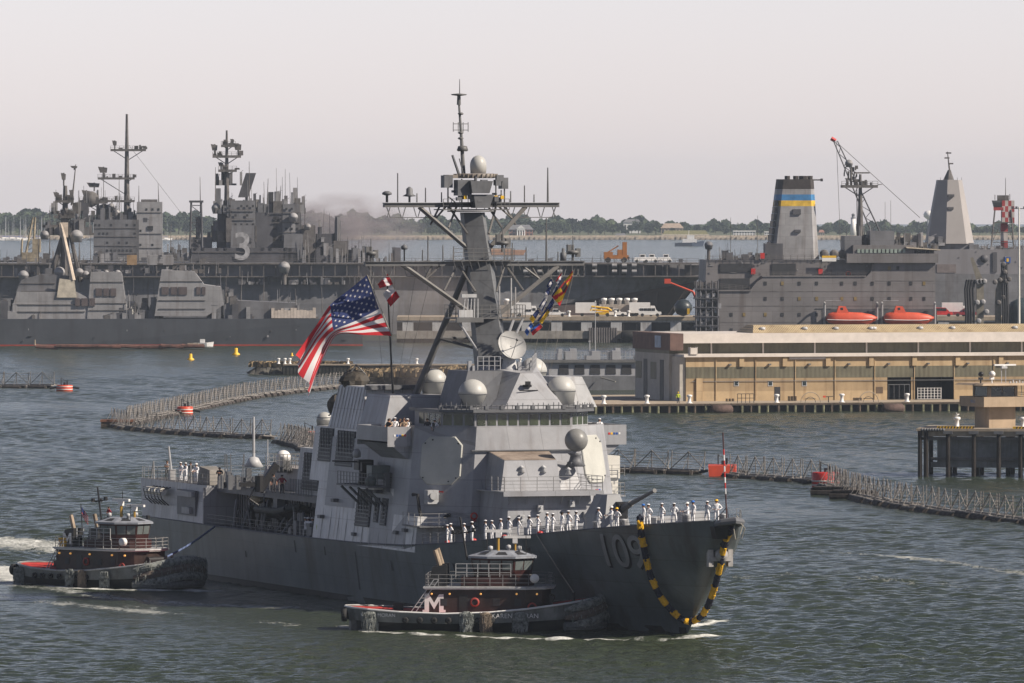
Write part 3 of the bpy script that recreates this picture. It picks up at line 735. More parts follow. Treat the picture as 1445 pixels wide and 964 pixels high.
# side details on the starboard front quarter
m = MB(); m.box(-8.6,-7.6,53.6,54.6,9.4,10.6); m.tube((-8.1,53.5,10.1), (-8.1,53.4,10.1), .35, n=12); m.build("electronics_cabinet", GREYL, dd)
m = MB(); m.path([(-9.6,54.8,10.2),(-9.3,54.3,10.2),(-9.2,54.2,9.0),(-9.0,54.2,8.2),(-8.2,54.0,7.8),(-7.4,53.5,8.1),(-6.8,52.9,8.5)], .16, 8); m.build("fuel_hose", BLACK, dd)
m = MB(); m.box(-9.3,-8.5,54.9,55.2,5.5,7.6); m.build("dark_doorway", DARK, dd)
m = MB(); m.box(-10.2, -4.9, 51.0, 56, 7.45, 7.55); m.build("side_gallery", GREYD, dd)
m = MB(); rail(m, [(-10.1,56,7.55),(-10.1,51.1,7.55),(-5.0,51.1,7.55)], 1.1, 3, .025, 1.7); m.build("side_rail", RAILM, dd)
# port side platform with white boxes
m = MB(); m.box(9.2, 12.0, 60, 66, 9.6, 9.72)
for k in range(4): m.tube((9.3,60.5+k*1.6,8.2), (11.8,60.5+k*1.6,9.6), .07, n=5)
m.each("port_platform", GREY, dd)
m = MB(); m.box(9.8,11.6,60.4,63.0,11.2,13.2); m.box(10.0,11.5,60.6,62.6,9.72,11.2); m.build("decoy_launcher", RADOMEW, dd)
m = MB(); rail(m, [(9.5,60,9.72),(11.9,60,9.72),(11.9,66,9.72)], 1.1, 3, .03, 1.2); rail(m, [(9.5,60,11.4),(11.9,60,11.4)], 1.0, 3, .025, 1.0); m.each("platform_rail", RAILM, dd)

# --- pyramid deckhouse and domes on the bridge roof
m = MB(); m.prism([(-1.4,54.0,17.62),(4.2,54.0,17.62),(5.4,60,17.62),(-3.6,60,17.62)], [(.9,56.4,20.7),(2.0,56.4,20.7),(3.6,60,21.2),(-1.6,60,21.2)]); m.build("director_house", GREY, dd)
m = MB(); m.prism([(-4.6,57,17.62),(-1.7,56.0,17.62),(-1.7,63,17.62),(-4.6,63,17.62)], [(-3.6,57.5,20.9),(-.4,57.4,20.9),(-.4,63,20.9),(-3.6,63,20.9)]); m.build("mast_house", GREYD, dd)
m = MB(); m.prism([(4.8,58,17.62),(8.6,58,17.62),(8.8,64,17.62),(4.8,64,17.62)], [(5.2,58.6,20.3),(7.4,58.6,20.3),(7.6,63.6,20.3),(5.2,63.6,20.3)]); m.build("port_roof_house", GREYL, dd)
m = MB(); m.box(0.8,1.5,55.1,55.5,19.5,19.7); m.box(.95,1.3,54.8,55.3,19.7,20.0); m.tube((.3,54.9,19.2),(2.1,55.2,19.2),.05); m.build("roof_lamp", BLACK, dd)
def radome(c, r, name="radome", mt=RADOME, neck=.62, tall=1.95):
    m = MB(); dome(m, c, r, neck, tall); o = m.build(name, mt, dd)
    q = MB(); q.lathe((c[0],c[1],c[2]-.35), [(r*neck*1.05,0),(r*neck*1.05,.36)], 20); q.lathe((c[0],c[1],c[2]+r*.9), [(r*1.0,0),(r*1.015,.03),(r*1.0,.06)], 24)
    q.build("mounting_ring", GREYD, o); return o
p = T(57.2, 667, 576); radome((p.x, 57.2, 17.7), 1.27)
p = T(57.0, 790, 576); radome((p.x, 56.6, 17.9), 1.30, neck=.85)
p = T(67.0, 752, 550); radome((p.x, 67, 19.35), 1.28, neck=.7)
m = MB(); m.lathe((p.x,67,17.0),[(1.1,0),(.9,2.0)],12); m.build("radome_pedestal", GREYL, dd)
p = T(70.5, 612, 556); radome((p.x, 70.5, p.z-.05), 1.2, neck=.8)
m = MB(); m.prism([(p.x-1.5,69.2,15.0),(p.x+1.5,69.2,15.0),(p.x+1.5,72.5,15.0),(p.x-1.5,72.5,15.0)], [(p.x-1.2,69.4,p.z-.42),(p.x+1.3,69.4,p.z-.42),(p.x+1.3,72,p.z-.42),(p.x-1.2,72,p.z-.42)]); m.build("radome_pedestal", GREYL, dd)
# signal bridge house aft of the wing, and the forward uptake block
m = MB(); m.prism([(-9.3,64.5,14.6),(-3,64.5,14.6),(-3,72,14.6),(-9.3,72,14.6)], [(-8.2,65.4,18.6),(-3,65.4,18.6),(-3,72,18.6),(-8.2,72,18.6)]); m.build("signal_house", GREY, dd)
block("uptake_base", [(8.9,66),(9.7,72),(9.7,80)], 8.4, 14.6, .1, fwd=0)
# --- foremast
MT = lambda z: (-0.0, 60.4 + (z-20)*.42)      # raked centre line (t, s) at height z
def mastring(z, wt, ws):
    t, s = MT(z); return [(t-wt,s-ws*.15,z),(t+wt*.42,s-ws*1.15,z),(t+wt,s-ws*.1,z),(t+wt*.6,s+ws,z),(t-wt,s+ws,z)]
m = MB(); m.loft([mastring(19.6,1.5,1.3), mastring(24,1.35,1.1), mastring(30,1.15,1.0), mastring(34.8,1.0,.9)]); mast = m.build("foremast", mat("mast_paint",(0.15,0.155,0.16),.5,var=.1,streak=.4,plates=(9,2.4,1.0)), dd)
m = MB(); m.tube((-4.6,70.5,17.5), (-1.0,65.0,30.2), .36, .26, 8); m.tube((4.0,71.5,17.5), (1.0,65.0,30.2), .36, .26, 8)
t_, s_ = MT(27); m.tube((-2.9,67.8,23.6),(2.9,68,23.6),.14); m.tube((-2.9,67.8,23.6),(t_,s_,22.5),.14)
m.each("mast_leg", MASTG, dd)
def yard(z, tl, tr, s, th, name):
    o = MB(); o.box(tl, tr, s-.28, s+.28, z-.24, z+.12); o.box(tl, tr, s-.42, s+.42, z+.12, z+.17)
    y = o.build(name, MASTG, dd); q = MB()
    for sd, e in ((-1, tl), (1, tr)):
        # hanging ladder frame under the outer arm
        k0, k1 = e*0.97, e*0.45
        q.tube((k0,s,z-.16),(k0-sd*.35,s,z-1.15),.05,n=4); q.tube((k0-sd*.35,s,z-1.15),(k1,s,z-1.15),.05,n=4)
        for i in range(6):
            x = k0 + (k1-k0)*(i+.5)/6; q.tube((x,s,z-.16),(x-sd*(.3 if i%2 else -.3),s,z-1.15),.045,n=4)
    q.each("yard_frame", MASTG, y); return y
Y1 = yard(35.5, -8.3, 8.1, 67.0, 0, "upper_yard"); Y2 = yard(30.3, -10.9, 9.6, 64.5, 0, "lower_yard")
m = MB()
for z, e, zb, s, sb in ((35.3,5.0,31.6,67.0,65.4),(30.2,7.4,25.6,64.5,63.2)):
    for sd in (-1,1):
        m.tube((sd*e,s,z), (sd*1.0,sb,zb), .21, .21, 6); m.tube((sd*e*.5,s,z),(sd*e*.72,s-(s-sb)*.28,z-(z-zb)*.28),.09,n=5); m.tube((sd*e*.3,s,z),(sd*e*.5,s-(s-sb)*.5,z-(z-zb)*.5),.1,n=5); m.tube((sd*e*.62,s,z),(sd*(e*.62+.9),s-.2,z-1.6),.09); m.tube((sd*2.2,s,z),(sd*1.0,sb,z-2.4),.1)
m.each("yard_brace", mat("brace_paint",(0.14,0.135,0.13),.5), dd)
m = MB()   # platforms
m.lathe((0,67.3,34.85), [(.01,0),(2.2,.0),(2.2,.12),(.01,.12)], 12); m.box(-3.1,3.1,65.9,68.6,35.0,35.1)
m.box(-3.0,2.7,63.4,66,30.5,30.6); m.box(-3.4,3.1,61.5,64.6,25.4,25.52); m.box(-3.4,-.9,61.2,61.5,25.1,25.52)
m.each("mast_platform", MASTG, dd)
m = MB(); rail(m, [(-3.0,63.4,30.6),(2.7,63.4,30.6),(2.7,66,30.6)], 1.0, 3, .03, .9); rail(m, [(-3.1,65.9,35.1),(3.1,65.9,35.1)], .9, 3, .03, .8)
rail(m, [(-3.4,61.5,25.52),(3.1,61.5,25.52),(3.1,64.6,25.52)], 1.1, 3, .03, .8); rail(m, [(-3.4,61.5,25.52),(-3.4,64.6,25.52)], 1.1, 3, .03, .9)
for i in range(9): m.tube((-3.0+i*.75,63.4,30.6),(-2.7+i*.75,63.4,29.7),.03,n=4)
m.each("mast_rail", MASTG, dd)
m = MB(); m.box(-1.9,-.6,65.4,66.6,36.3,37.7); m.prism([(-.7,64.9,36.5),(.9,64.9,36.5),(.9,66.5,36.5),(-.7,66.5,36.5)],[(-.9,64.8,37.6),(1.2,64.8,37.6),(1.2,66.5,37.6),(-.9,66.5,37.6)]); m.prism([(-.3,65.2,35.2),(1.0,65.2,35.2),(1.0,66.5,35.2),(-.3,66.5,35.2)],[(-.5,65.1,36.4),(1.4,65.1,36.4),(1.4,66.5,36.4),(-.5,66.5,36.4)])
for k in range(26): x = random.uniform(-2.2,2.4); z = random.uniform(35.2,37.6); y = random.uniform(64.9,66.8); m.box(x,x+random.uniform(.15,.7),y,y+.4,z,z+random.uniform(.1,.6))
m.box(-3.0,-2.2,65.9,66.9,37.0,38.1); m.box(2.4,3.0,65.9,66.9,36.9,37.9)
m.each("antenna_group", GREYD, dd)
m = MB()
for x in (-2.6,-1.3,1.9,2.7):
    m.tube((x,66.1,35.1),(x,66.1,37.8),.07,n=5)
m.path([(-2.6,65.9,36.2),(-1.9,65.8,35.6),(0,65.7,35.7),(2.4,65.9,36.4)], .06, 5); m.build("antenna_frame", MASTG, dd)
m = MB(); m.box(-1.35,-1.05,65.3,65.5,36.0,36.3); m.box(1.5,1.8,65.3,65.5,36.0,36.3); m.box(2.1,2.4,65.3,65.5,36.0,36.3); m.each("yellow_tag", YEL, dd)
# ring of antenna elements under the dome, TACAN dome and topmast
m = MB(); m.lathe((0.5,67.6,37.85), [(1.6,0),(1.9,.08),(1.9,.36),(1.6,.42),(.01,.42)], 28)
for i in range(28):
    a = i*2*PI/28; m.box(.5+1.93*math.cos(a)-.05,.5+1.93*math.cos(a)+.05,67.6+1.93*math.sin(a)-.05,67.6+1.93*math.sin(a)+.05,37.88,38.24)
m.box(-2.3,-1.2,66.8,68.3,37.85,38.15); m.build("ring_antenna", mat("ring_tan",(0.24,0.21,0.18),.6), dd)
m = MB(); m.smooth = True; pf = [(.70,0),(.74,.7)] + [(.74*math.cos(a), .75+.85*math.sin(a)) for a in [k*PI/18 for k in range(0,9)]] + [(.01,1.6)]
m.lathe((.75,67.6,38.28), pf, 24); m.build("mast_dome", RADOME, dd)
m = MB(); m.tube((-.3,68.6,38.2),(-.35,69.0,41.2),.2,.16,8); m.lathe((-.33,68.8,40.25),[(.42,0),(.52,.1),(.40,.45),(.2,.5)],14); m.tube((-.35,69,41.2),(-.45,69.4,44.4),.15,.1,8)
for z in (41.3,41.8,43.5): m.lathe((-.4,69.1,z),[(.16,0),(.3,.1),(.16,.22)],10)
m.tube((-.47,69.4,44.4),(-.47,69.4,45.2),.2,.16,8); m.build("topmast", MASTG, dd)
m = MB()
for z in (42.15,42.7):
    m.tube((-1.1,69.1,z),(.3,69.1,z),.045,n=4)
for x in (-1.1,-.63,-.17,.3): m.tube((x,69.1,42.0),(x,69.1,42.85),.04,n=4)
m.each("folded_dipole", MASTG, dd)
m = MB(); m.lathe((-.47,69.4,45.2),[(.15,0),(.68,.07),(.70,.16),(.15,.22)],18); m.tube((-.4,69.4,45.3),(-.4,69.4,46.7),.05,.03,5); m.build("masthead_antenna", MASTG, dd)
m = MB(); m.tube((-1.1,67.4,38.1),(-1.75,67.4,39.9),.13,.11,7); m.tube((-.7,67.4,38.1),(-1.1,67.4,39.6),.05); m.build("raked_antenna", GREYD, dd)
m = MB()
for x, h, s, z in ((-7.0,2.6,67,35.7),(7.1,3.1,67,35.7),(-4.4,1.3,67,35.7),(3.6,1.0,67,35.7),(4.9,1.5,67,35.7),(-5.2,.8,67,35.7),(2.7,1.1,67,35.7),(-2.9,.9,67,35.7),(5.8,.7,67,35.7),
                   (-5.0,2.2,64.5,30.5),(6.1,3.8,64.5,30.5),(-5.5,1.0,64.5,30.5),(2.9,1.6,64.5,30.5),(4.2,1.2,64.5,30.5),(-2.6,1.3,64.5,30.5),(-3.6,1.4,64.5,30.5),(7.2,.8,64.5,30.5),(-8.6,.6,64.5,30.5)):
    m.tube((x,s,z),(x,s,z+h),.1 if h > 3 else .06,.05,6)
m.each("whip_antenna", MASTG, dd)
def topknot(x, s, z, k=1.0):
    m = MB(); m.tube((x,s,z),(x,s,z+1.3*k),.12); m.lathe((x,s,z+.5*k),[(.2,0),(.5*k,.1),(.5*k,.3),(.2,.4)],10); m.box(x-.5*k,x-.2*k,s-.2,s+.2,z+.5*k,z+1.3*k); m.box(x+.25*k,x+.6*k,s-.2,s+.2,z+.3*k,z+1.0*k)
    m.tube((x,s,z+1.2*k),(x,s,z+2.0*k),.04); return m.build("yard_sensor", MASTG, dd)
topknot(-10.3,64.5,30.5,1.0); topknot(8.6,64.5,30.5,1.1); topknot(2.0,64.6,31.3,1.2)
m = MB(); m.lathe((-8.0,67,35.7),[(.12,0),(.12,.6),(.45,.7),(.45,.85),(.2,1.0)],10); m.lathe((-5.9,67,35.7),[(.1,0),(.1,.5),(.65,.55),(.3,.75),(.3,1.2),(.05,1.4)],12); m.lathe((-7.2,64.5,30.5),[(.07,0),(.07,1.0),(.3,1.05),(.3,1.3),(.05,1.5)],10)
m.lathe((7.7,64.5,30.5),[(.3,0),(.3,.7),(.15,.75),(.15,1.1)],8); m.each("yard_lamp", GREYD, dd)
# halyards
m = MB()
for a, b in (((-10.2,64.5,30.2),(-6.2,73,18)),((-8,64.5,30.2),(-5.6,74,18)),((-6,64.5,30.2),(-5,74,18)),((-4.5,64.5,30.2),(-4.8,73,18)),((7.5,64.5,30.2),(4.6,62,20)),((6.8,64.5,30.2),(3.6,62,20)),((8.9,64.5,30.2),(5.4,62,20))): m.tube(a,b,.018,n=3)
m.each("halyard", mat("halyard_line",(0.12,0.11,0.10),.8), dd)
# mid mast floodlights, ladders
m = MB(); m.box(-2.9,-1.5,61.3,61.6,27.3,27.6); m.box(-3.2,-1.9,61.2,61.5,25.55,26.2)
for k in range(5): m.tube((-2.8+k*.35,61.3,25.5),(-2.6+k*.3,61.3,27.2),.05,n=4)
m.tube((.8,61.9,25.5),(.8,61.9,28.3),.07); m.tube((1.9,61.9,25.5),(1.9,61.9,29.0),.07); m.tube((2.3,61.9,25.5),(2.3,61.9,28.2),.06); m.each("platform_gear", GREYL, dd)
m = MB(); m.tube((2.0,61.6,25.3),(.8,61.0,22.6),.14); m.tube((-3.2,61.6,25.3),(-1.0,61.4,22),.1); m.tube((2.9,61.6,25.4),(.9,61.2,21.5),.12); m.each("platform_strut", GREY, dd)
# satellite dish (illuminator) on its pedestal above the roof
c = Vector((.75,58.6,23.0)); ax = Vector((.10,-.9,.42)).normalized(); A = ax.orthogonal().normalized(); B = ax.cross(A)
m = MB(); m.smooth = True; rg = []
for r, h in ((.05,0),(.5,.04),(.9,.14),(1.2,.27),(1.34,.36)): rg.append([c + (A*math.cos(2*PI*i/28)+B*math.sin(2*PI*i/28))*r + ax*h for i in range(28)])
m.loft(rg, cap=False); rg2 = [[p - ax*.12 for p in r] for r in rg[::-1]]; m.loft(rg2, cap=False)
dsh = m.build("illuminator_dish", mat("dish_grey",(0.40,0.40,0.39),.5), dd, fix=False)
m = MB()
for k in range(3):
    a = k*2*PI/3+.5; m.tube(c + (A*math.cos(a)+B*math.sin(a))*1.25 + ax*.34, c + ax*1.5, .03, n=4)
m.tube(c+ax*1.4, c+ax*1.7, .12, n=8); m.build("feed_horn", GREYD, dsh)
m = MB(); m.lathe((.75,59.0,20.8),[(.9,0),(.7,.3),(.5,1.3),(.6,1.6)],16); m.box(.2,1.3,58.8,59.4,22.0,23.2); m.box(-.1,1.6,58.7,59.6,21.9,22.1); m.build("dish_pedestal", GREYL, dd)
m = MB(); rail(m,[(-2.6,57.8,20.95),(-.6,57.5,20.95)],1.2,3,.04,.5); rail(m,[(2.2,57,20.9),(3.6,60,21.2)],1.2,3,.03,.6)
for i in range(14): x = random.uniform(-3.4,4.8); y = random.uniform(57.6,61); m.box(x,x+.3,y,y+.3,20.9,21.3+random.random()*.6)
m.each("roof_top_gear", GREY, dd)
# --- gun
m = MB(); gs = 30.2; gz = dz(30)
O = lambda w0, w1, f, b, z: [(-w0, gs-f, z),(w0, gs-f, z),(w1, gs-.2, z),(w1, gs+b, z),(-w1, gs+b, z),(-w1, gs-.2, z)]
m.loft([O(1.25,1.75,2.0,2.3,gz+.15), O(.95,1.5,1.5,2.0,gz+1.8), O(.5,.8,.7,1.3,gz+3.5)]); gun = m.build("gun_turret", mat("gun_grey",(0.25,0.255,0.26),.5,var=.05), dd)
m = MB(); a = Vector((.55, gs-1.3, gz+2.3)); b = a + Vector((.6,-6.6,1.75)); m.tube(a - (b-a)*.08, a.lerp(b,.3), .36, .27, 10); m.tube(a.lerp(b,.3), b, .2, .14, 10); m.tube(b, b+(b-a)*.015, .19, .19, 10); m.build("gun_barrel", MASTG, gun)
m = MB(); m.box(.15,.95,gs-1.85,gs-.8,gz+1.5,gz+2.9); m.build("mantlet", BLACK, gun)
m = MB(); m.lathe((0,gs,gz-.1),[(2.3,0),(2.3,.22)],24); m.build("turret_ring", GREYD, dd)
# forward launcher hatches, bollards, windlass and rails on the forecastle
m = MB(); m.box(-3.2,3.2,35.5,43.5,dz(40)-.1,dz(40)+1.1); m.build("launcher_coaming", GREY, dd)
m = MB()
for i in range(4):
    for j in range(8): m.box(-2.9+i*1.5,-1.6+i*1.5,35.8+j*.95,36.6+j*.95,dz(40)+1.1,dz(40)+1.18)
m.each("launcher_hatch", GREYD, dd)
m = MB(); m.box(3.0,6.5,27,31,dz(29),dz(29)+1.5); m.box(2.0,4.4,22,24,dz(23),dz(23)+.9); m.box(-1.3,.9,8.3,9.6,dz(9),dz(9)+1.1); m.lathe((0,12,dz(12)),[(.8,0),(.8,.3),(.5,.4),(.5,1.0),(.75,1.1),(.75,1.3)],14); m.lathe((2.0,13,dz(13)),[(.6,0),(.5,.9),(.7,1.1)],12)
for s, t in ((7,-1.6),(7,1.6),(20,-4.8),(20,4.8),(16,-3.9),(24,-5.9)):
    for k in (-.3,.3): m.lathe((t,s+k,dz(s)),[(.2,0),(.2,.6),(.3,.7),(.3,.8)],10)
m.each("mooring_gear", GREYL, dd)
m = MB()
for s, t in ((34,-8.2),(41,-8.6),(47,-9),(27,-7.4)): m.lathe((t,s,dz(s)),[(.01,0),(.26,0),(.26,.28),(.1,.36)],10)
m.each("red_fitting", RED, dd)
m = MB()
for side in (-1, 1): rail(m, [(side*(bm_(s)-.25), s, dz(s)) for s in (1.5,4,8,12,18,24,30,38,46,52)], 1.05, 3, .016, 2.2)
m.each("lifeline", RAILM, dd)
m = MB()
for side in (-1, 1): rail(m, [(side*(bm_(s)-.2), s, dz(s)) for s in (56,64,72)] , 1.05, 3, .018, 2.0)
rail(m, [(-(bm_(s)-.2), s, dz(s)) for s in (85,95,105,117)], 1.05, 3, .018, 2.0); m.each("side_lifeline", RAILM, dd)
# bow: fairlead, stem anchor, jackstaff
m = MB(); m.path([(-.9,1.4,9.5),(-.8,.3,9.7),(0,-.35,9.85),(.8,.3,9.7),(.9,1.4,9.5)], .3, 8); m.build("bull_nose", GREYD, dd)
m = MB(); m.prism([(-1.0,1.2,8.3),(-.3,.6,8.3),(-.3,2.6,8.3),(-1.1,2.8,8.3)], [(-1.3,1.0,9.3),(-.35,.1,9.3),(-.35,2.2,9.3),(-1.3,2.4,9.3)]); m.build("hawse_opening", BLACK, dd)
m = MB(); az = 6.9; as_ = 11.0*(1-az/9.85)
m.lathe((0,as_-.35,az),[(.35,-.3),(.55,-.25),(.55,.3),(.3,.42),(.01,.45)],14,'Y')
m.box(-1.05,-.65,as_-.35,as_+.2,az-.95,az+.45); m.box(.65,1.05,as_-.35,as_+.2,az-.95,az+.45); m.box(-.9,.9,as_-.45,as_+.3,az-.5,az-.15); m.box(-.28,.28,as_-.5,as_+.4,az-.15,az+1.5)
m.lathe((0,as_-.5,az),[(.24,-.3),(.42,-.15),(.24,.1)],12,'Y'); m.build("anchor", mat("anchor_grey",(0.34,0.33,0.32),.5,streak=.5), dd)
m = MB(); m.path([(.35,.0,9.9),(.9,-.25,9.2),(.7,-.1,8.4),(.25,.2,8.3),(.1,.2,9.2),(.2,-.3,10.0)], .05, 5); m.path([(.5,.6,10.2),(.9,.2,9.5),(.6,.1,8.7)], .05, 5); m.each("bow_rope", ROPE, dd)
m = MB(); base = Vector((-.2,1.0,9.7)); 
for k in range(16):
    m.mi = (k % 2) if 4 < k < 13 else 2; a = base + Vector((-.35,0,7.3))*(k/16); b = base + Vector((-.35,0,7.3))*((k+1)/16); m.tube(a, b, .065, n=8)
m.build("jackstaff", [RED, WHITE, mat("staff_dark",(0.07,0.03,0.03),.5)], dd)
m = MB(); m.tube(base+Vector((0,0,1.2)),(.6,2.6,9.6),.04,n=4); m.tube(base+Vector((0,0,1.2)),(-.9,2.6,9.5),.04,n=4); m.each("staff_stay", RAILM, dd)
# --- midship walls, uptake block with louvres
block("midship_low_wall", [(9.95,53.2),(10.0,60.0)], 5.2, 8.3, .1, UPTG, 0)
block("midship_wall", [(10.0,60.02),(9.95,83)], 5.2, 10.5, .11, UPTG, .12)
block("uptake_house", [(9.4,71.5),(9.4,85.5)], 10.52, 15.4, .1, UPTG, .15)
def sprism(m, P, Q): m.prism(P, Q)
m = MB(); m.prism([(-8.9,72.2,15.42),(-3.0,72.2,15.42),(-3.0,81.5,15.42),(-8.9,81.5,15.42)], [(-8.1,72.6,19.2),(-3.4,72.6,19.2),(-3.4,80.6,19.2),(-8.1,80.6,19.2)])
m.prism([(3.0,72.2,15.42),(8.9,72.2,15.42),(8.9,81.5,15.42),(3.0,81.5,15.42)], [(3.4,72.6,19.0),(8.1,72.6,19.0),(8.1,80.6,19.0),(3.4,80.6,19.0)])
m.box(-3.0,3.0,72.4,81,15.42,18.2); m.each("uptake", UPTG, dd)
m = MB(); m.box(-8.3,-3.2,72.0,72.6,18.95,19.35); m.box(-6.3,8.4,74,80.9,18.9,19.1); m.each("uptake_cap", GREYD, dd)
m = MB(); m.box(-6.6,-3.3,70.6,72.5,17.2,17.35); rail(m,[(-6.5,70.6,17.35),(-3.4,70.6,17.35)],1.1,3,.03,.7); m.box(-5.6,-4.4,71,72.4,17.36,17.8); m.build("flag_platform", GREY, dd)
# louvre banks lying on the sloping starboard side
def louvre(s0, s1, z0, z1, tb, tt, zb, zt, name="louvre_bank"):
    """panel between stations s0..s1 on a side wall running from (tb, zb) to (tt, zt)"""
    tx = lambda z: -(tb + (tt-tb)*(z-zb)/(zt-zb))
    m = MB(); m.prism([(tx(z0)-.1,s0,z0),(tx(z0)+.2,s0,z0),(tx(z0)+.2,s1,z0),(tx(z0)-.1,s1,z0)], [(tx(z1)-.1,s0,z1),(tx(z1)+.2,s0,z1),(tx(z1)+.2,s1,z1),(tx(z1)-.1,s1,z1)])
    o = m.build(name, LOUV, dd); q = MB()
    k = int((z1-z0)/.32)
    for i in range(k):
        z = z0 + (i+.5)*(z1-z0)/k; q.box(tx(z)-.17, tx(z)-.09, s0+.08, s1-.08, z-.05, z+.06)
    for i in range(1, int((s1-s0)/.9)+1):
        s = s0 + (s1-s0)*i/(int((s1-s0)/.9)+1); q.box(tx((z0+z1)/2)-.2, tx((z0+z1)/2)-.1, s-.04, s+.04, z0, z1)
    q.build("slat", mat("slat_grey",(0.12,0.125,0.13),.5), o)
louvre(73.0,78.2,12.0,15.2,9.4,8.91,10.52,15.4); louvre(79.5,83.4,12.3,15.3,9.4,8.91,10.52,15.4)
louvre(66.5,70.6,6.9,10.2,10.0,9.42,5.2,10.5); louvre(61.8,63.4,7.2,9.6,10.0,9.42,5.2,10.5); louvre(64.2,65.4,7.4,9.6,10.0,9.42,5.2,10.5)
block("aft_uptake_house", [(8.2,86.0),(8.2,93.6)], 8.9, 13.2, .1, GREYL, .2)
louvre(86.8,91.8,9.4,12.8,8.2,7.77,8.9,13.2)
m = MB(); m.prism([(-6.0,87,13.22),(6.0,87,13.22),(6.0,92.5,13.22),(-6.0,92.5,13.22)], [(-5.0,87.6,15.2),(5.0,87.6,15.2),(5.0,91.8,15.2),(-5.0,91.8,15.2)]); m.build("aft_uptake", GREYL, dd)
m = MB()
for zz in (8.6, 9.4, 7.6): pass
for k, (s, z) in enumerate(((58,6.6),(70,6.0),(76,8.8),(63.7,10.0),(80,7.2),(55.5,6.9))): m.box(-10.15,-9.5,s,s+.8,z,z+.3)
m.box(-9.9,-9.5,61.5,62.3,10.2,11.9); m.each("wall_fitting", GREYD, dd)
# sheet-metal ribs on the sloping uptake sides
m = MB()
for i in range(9):
    s = 72.9 + i*.95; m.tube((-8.98,s,15.4),(-8.16,s,19.1),.04,n=4)
for i in range(12): s = 54 + i*2.4; m.tube((-10.02 if s<83 else -9,s,5.4),(-9.62,s,8.2),.03,n=4)
m.build("weld_rib", GREYL, dd)
# covered exhaust caps: drooping dark shrouds over the uptakes
def lump(name, c, r, mt, seed, sz=(1,1,1), parent=None, jag=.28, n=14):
    rnd = random.Random(seed); m = MB(); m.smooth = False; rings = []
    for j in range(9):
        e = -PI/2 + PI*j/8; rings.append([(c[0]+r*sz[0]*math.cos(e)*math.cos(2*PI*i/n)*(1+rnd.uniform(-jag,jag)*.6), c[1]+r*sz[1]*math.cos(e)*math.sin(2*PI*i/n)*(1+rnd.uniform(-jag,jag)*.6), c[2]+r*sz[2]*math.sin(e)*(1+rnd.uniform(-jag,jag)*.3)) for i in range(n)])
    m.loft(rings); return m.build(name, mt, parent)
p = T(79, 500, 541); lump("exhaust_shroud", (p.x,79,p.z+.25), 1.25, mat("shroud_black",(0.03,0.03,0.028),.7,bump=.8,c2=(0.09,0.07,0.05)), 3, (1,1,.8), dd)
m = MB(); m.tube((p.x-.9,78.5,p.z+.4),(p.x,78.5,p.z+1.7),.07); m.tube((p.x,78.5,p.z+1.7),(p.x+.9,78.5,p.z+.8),.07); m.each("shroud_lifting_frame", MASTG, dd)
p = T(83, 476, 574); lump("exhaust_shroud", (p.x-.1,83,p.z+.1), 1.05, MATS["shroud_black"], 5, (.75,1,1.0), dd)
m = MB(); m.tube((p.x-1,82.5,p.z-.8),(p.x+.6,82.5,p.z+.2),.07); m.tube((p.x-.1,82.5,p.z+.1),(p.x+.4,82.5,p.z+1.4),.06); m.each("shroud_lifting_frame", MASTG, dd)
p = T(86, 458, 617); radome((p.x, 86, 15.42), .75, "small_radome", RADOME, .9, 1.6)
# gun platform below the starboard wing
m = MB(); m.box(-11.6,-8.6,61.5,70.5,10.55,10.72); m.build("gun_platform", GREYD, dd)
m = MB()
for k in range(4): m.tube((-11.4,62.5+k*2.4,10.5), (-9.4,62.5+k*2.4,8.6), .12)
m.each("platform_strut", GREYD, dd)
m = MB(); rail(m, [(-8.9,61.6,10.72),(-11.5,61.6,10.72),(-11.5,70.4,10.72)], 1.1, 3, .03, .9); m.each("platform_rail", MASTG, dd)
m = MB(); m.lathe((-10.3,66.5,10.75),[(.6,0),(.45,.5),(.45,1.3)],14); m.box(-11.0,-9.6,65.9,67.3,12.0,12.9); m.tube((-10.6,66.3,12.7),(-13.1,67.0,12.8),.08,.06); m.box(-10.9,-9.9,65.2,65.8,11.9,12.7); m.build("deck_gun", BLACK, dd)
m = MB(); m.box(-10.9,-9.0,62.4,63.9,11.3,12.5); m.lathe((-11.0,62.3,11.1),[(.5,-.05),(.5,.3)],14,'Y'); m.box(-8.9,-8.5,62,62.4,10.8,12); m.build("ammunition_locker", mat("locker_green_grey",(0.17,0.20,0.19),.5), dd)
m = MB(); m.lathe((-10.5,68,13.0),[(.01,0),(.35,.1),(.38,.5),(.2,.8),(.01,.85)],12); m.build("sensor_head", GREYL, dd)
m = MB()
for i in range(10): z = 10.9 + i*.33; m.tube((-8.75,60.0,z),(-8.75,60.5,z),.035,n=4)
m.build("rung_ladder", MASTG, dd)
m = MB()      # clutter between the uptakes and the rail
rnd = random.Random(4)
for i in range(60):
    s = rnd.uniform(83,90); t = -rnd.uniform(8.2,9.9); z = 5.2 + rnd.random()*.3; m.box(t,t+rnd.uniform(.15,.6),s,s+rnd.uniform(.2,.9),z,z+rnd.uniform(.3,1.8))
for i in range(16): s = 84.5+i*.5; m.tube((-9.2,s,10.5 if s<85.5 else 8.9),(-9.2,s,12.2 if s<85.5 else 10.4),.04,n=4)
m.build("deck_gear", GREYD, dd)

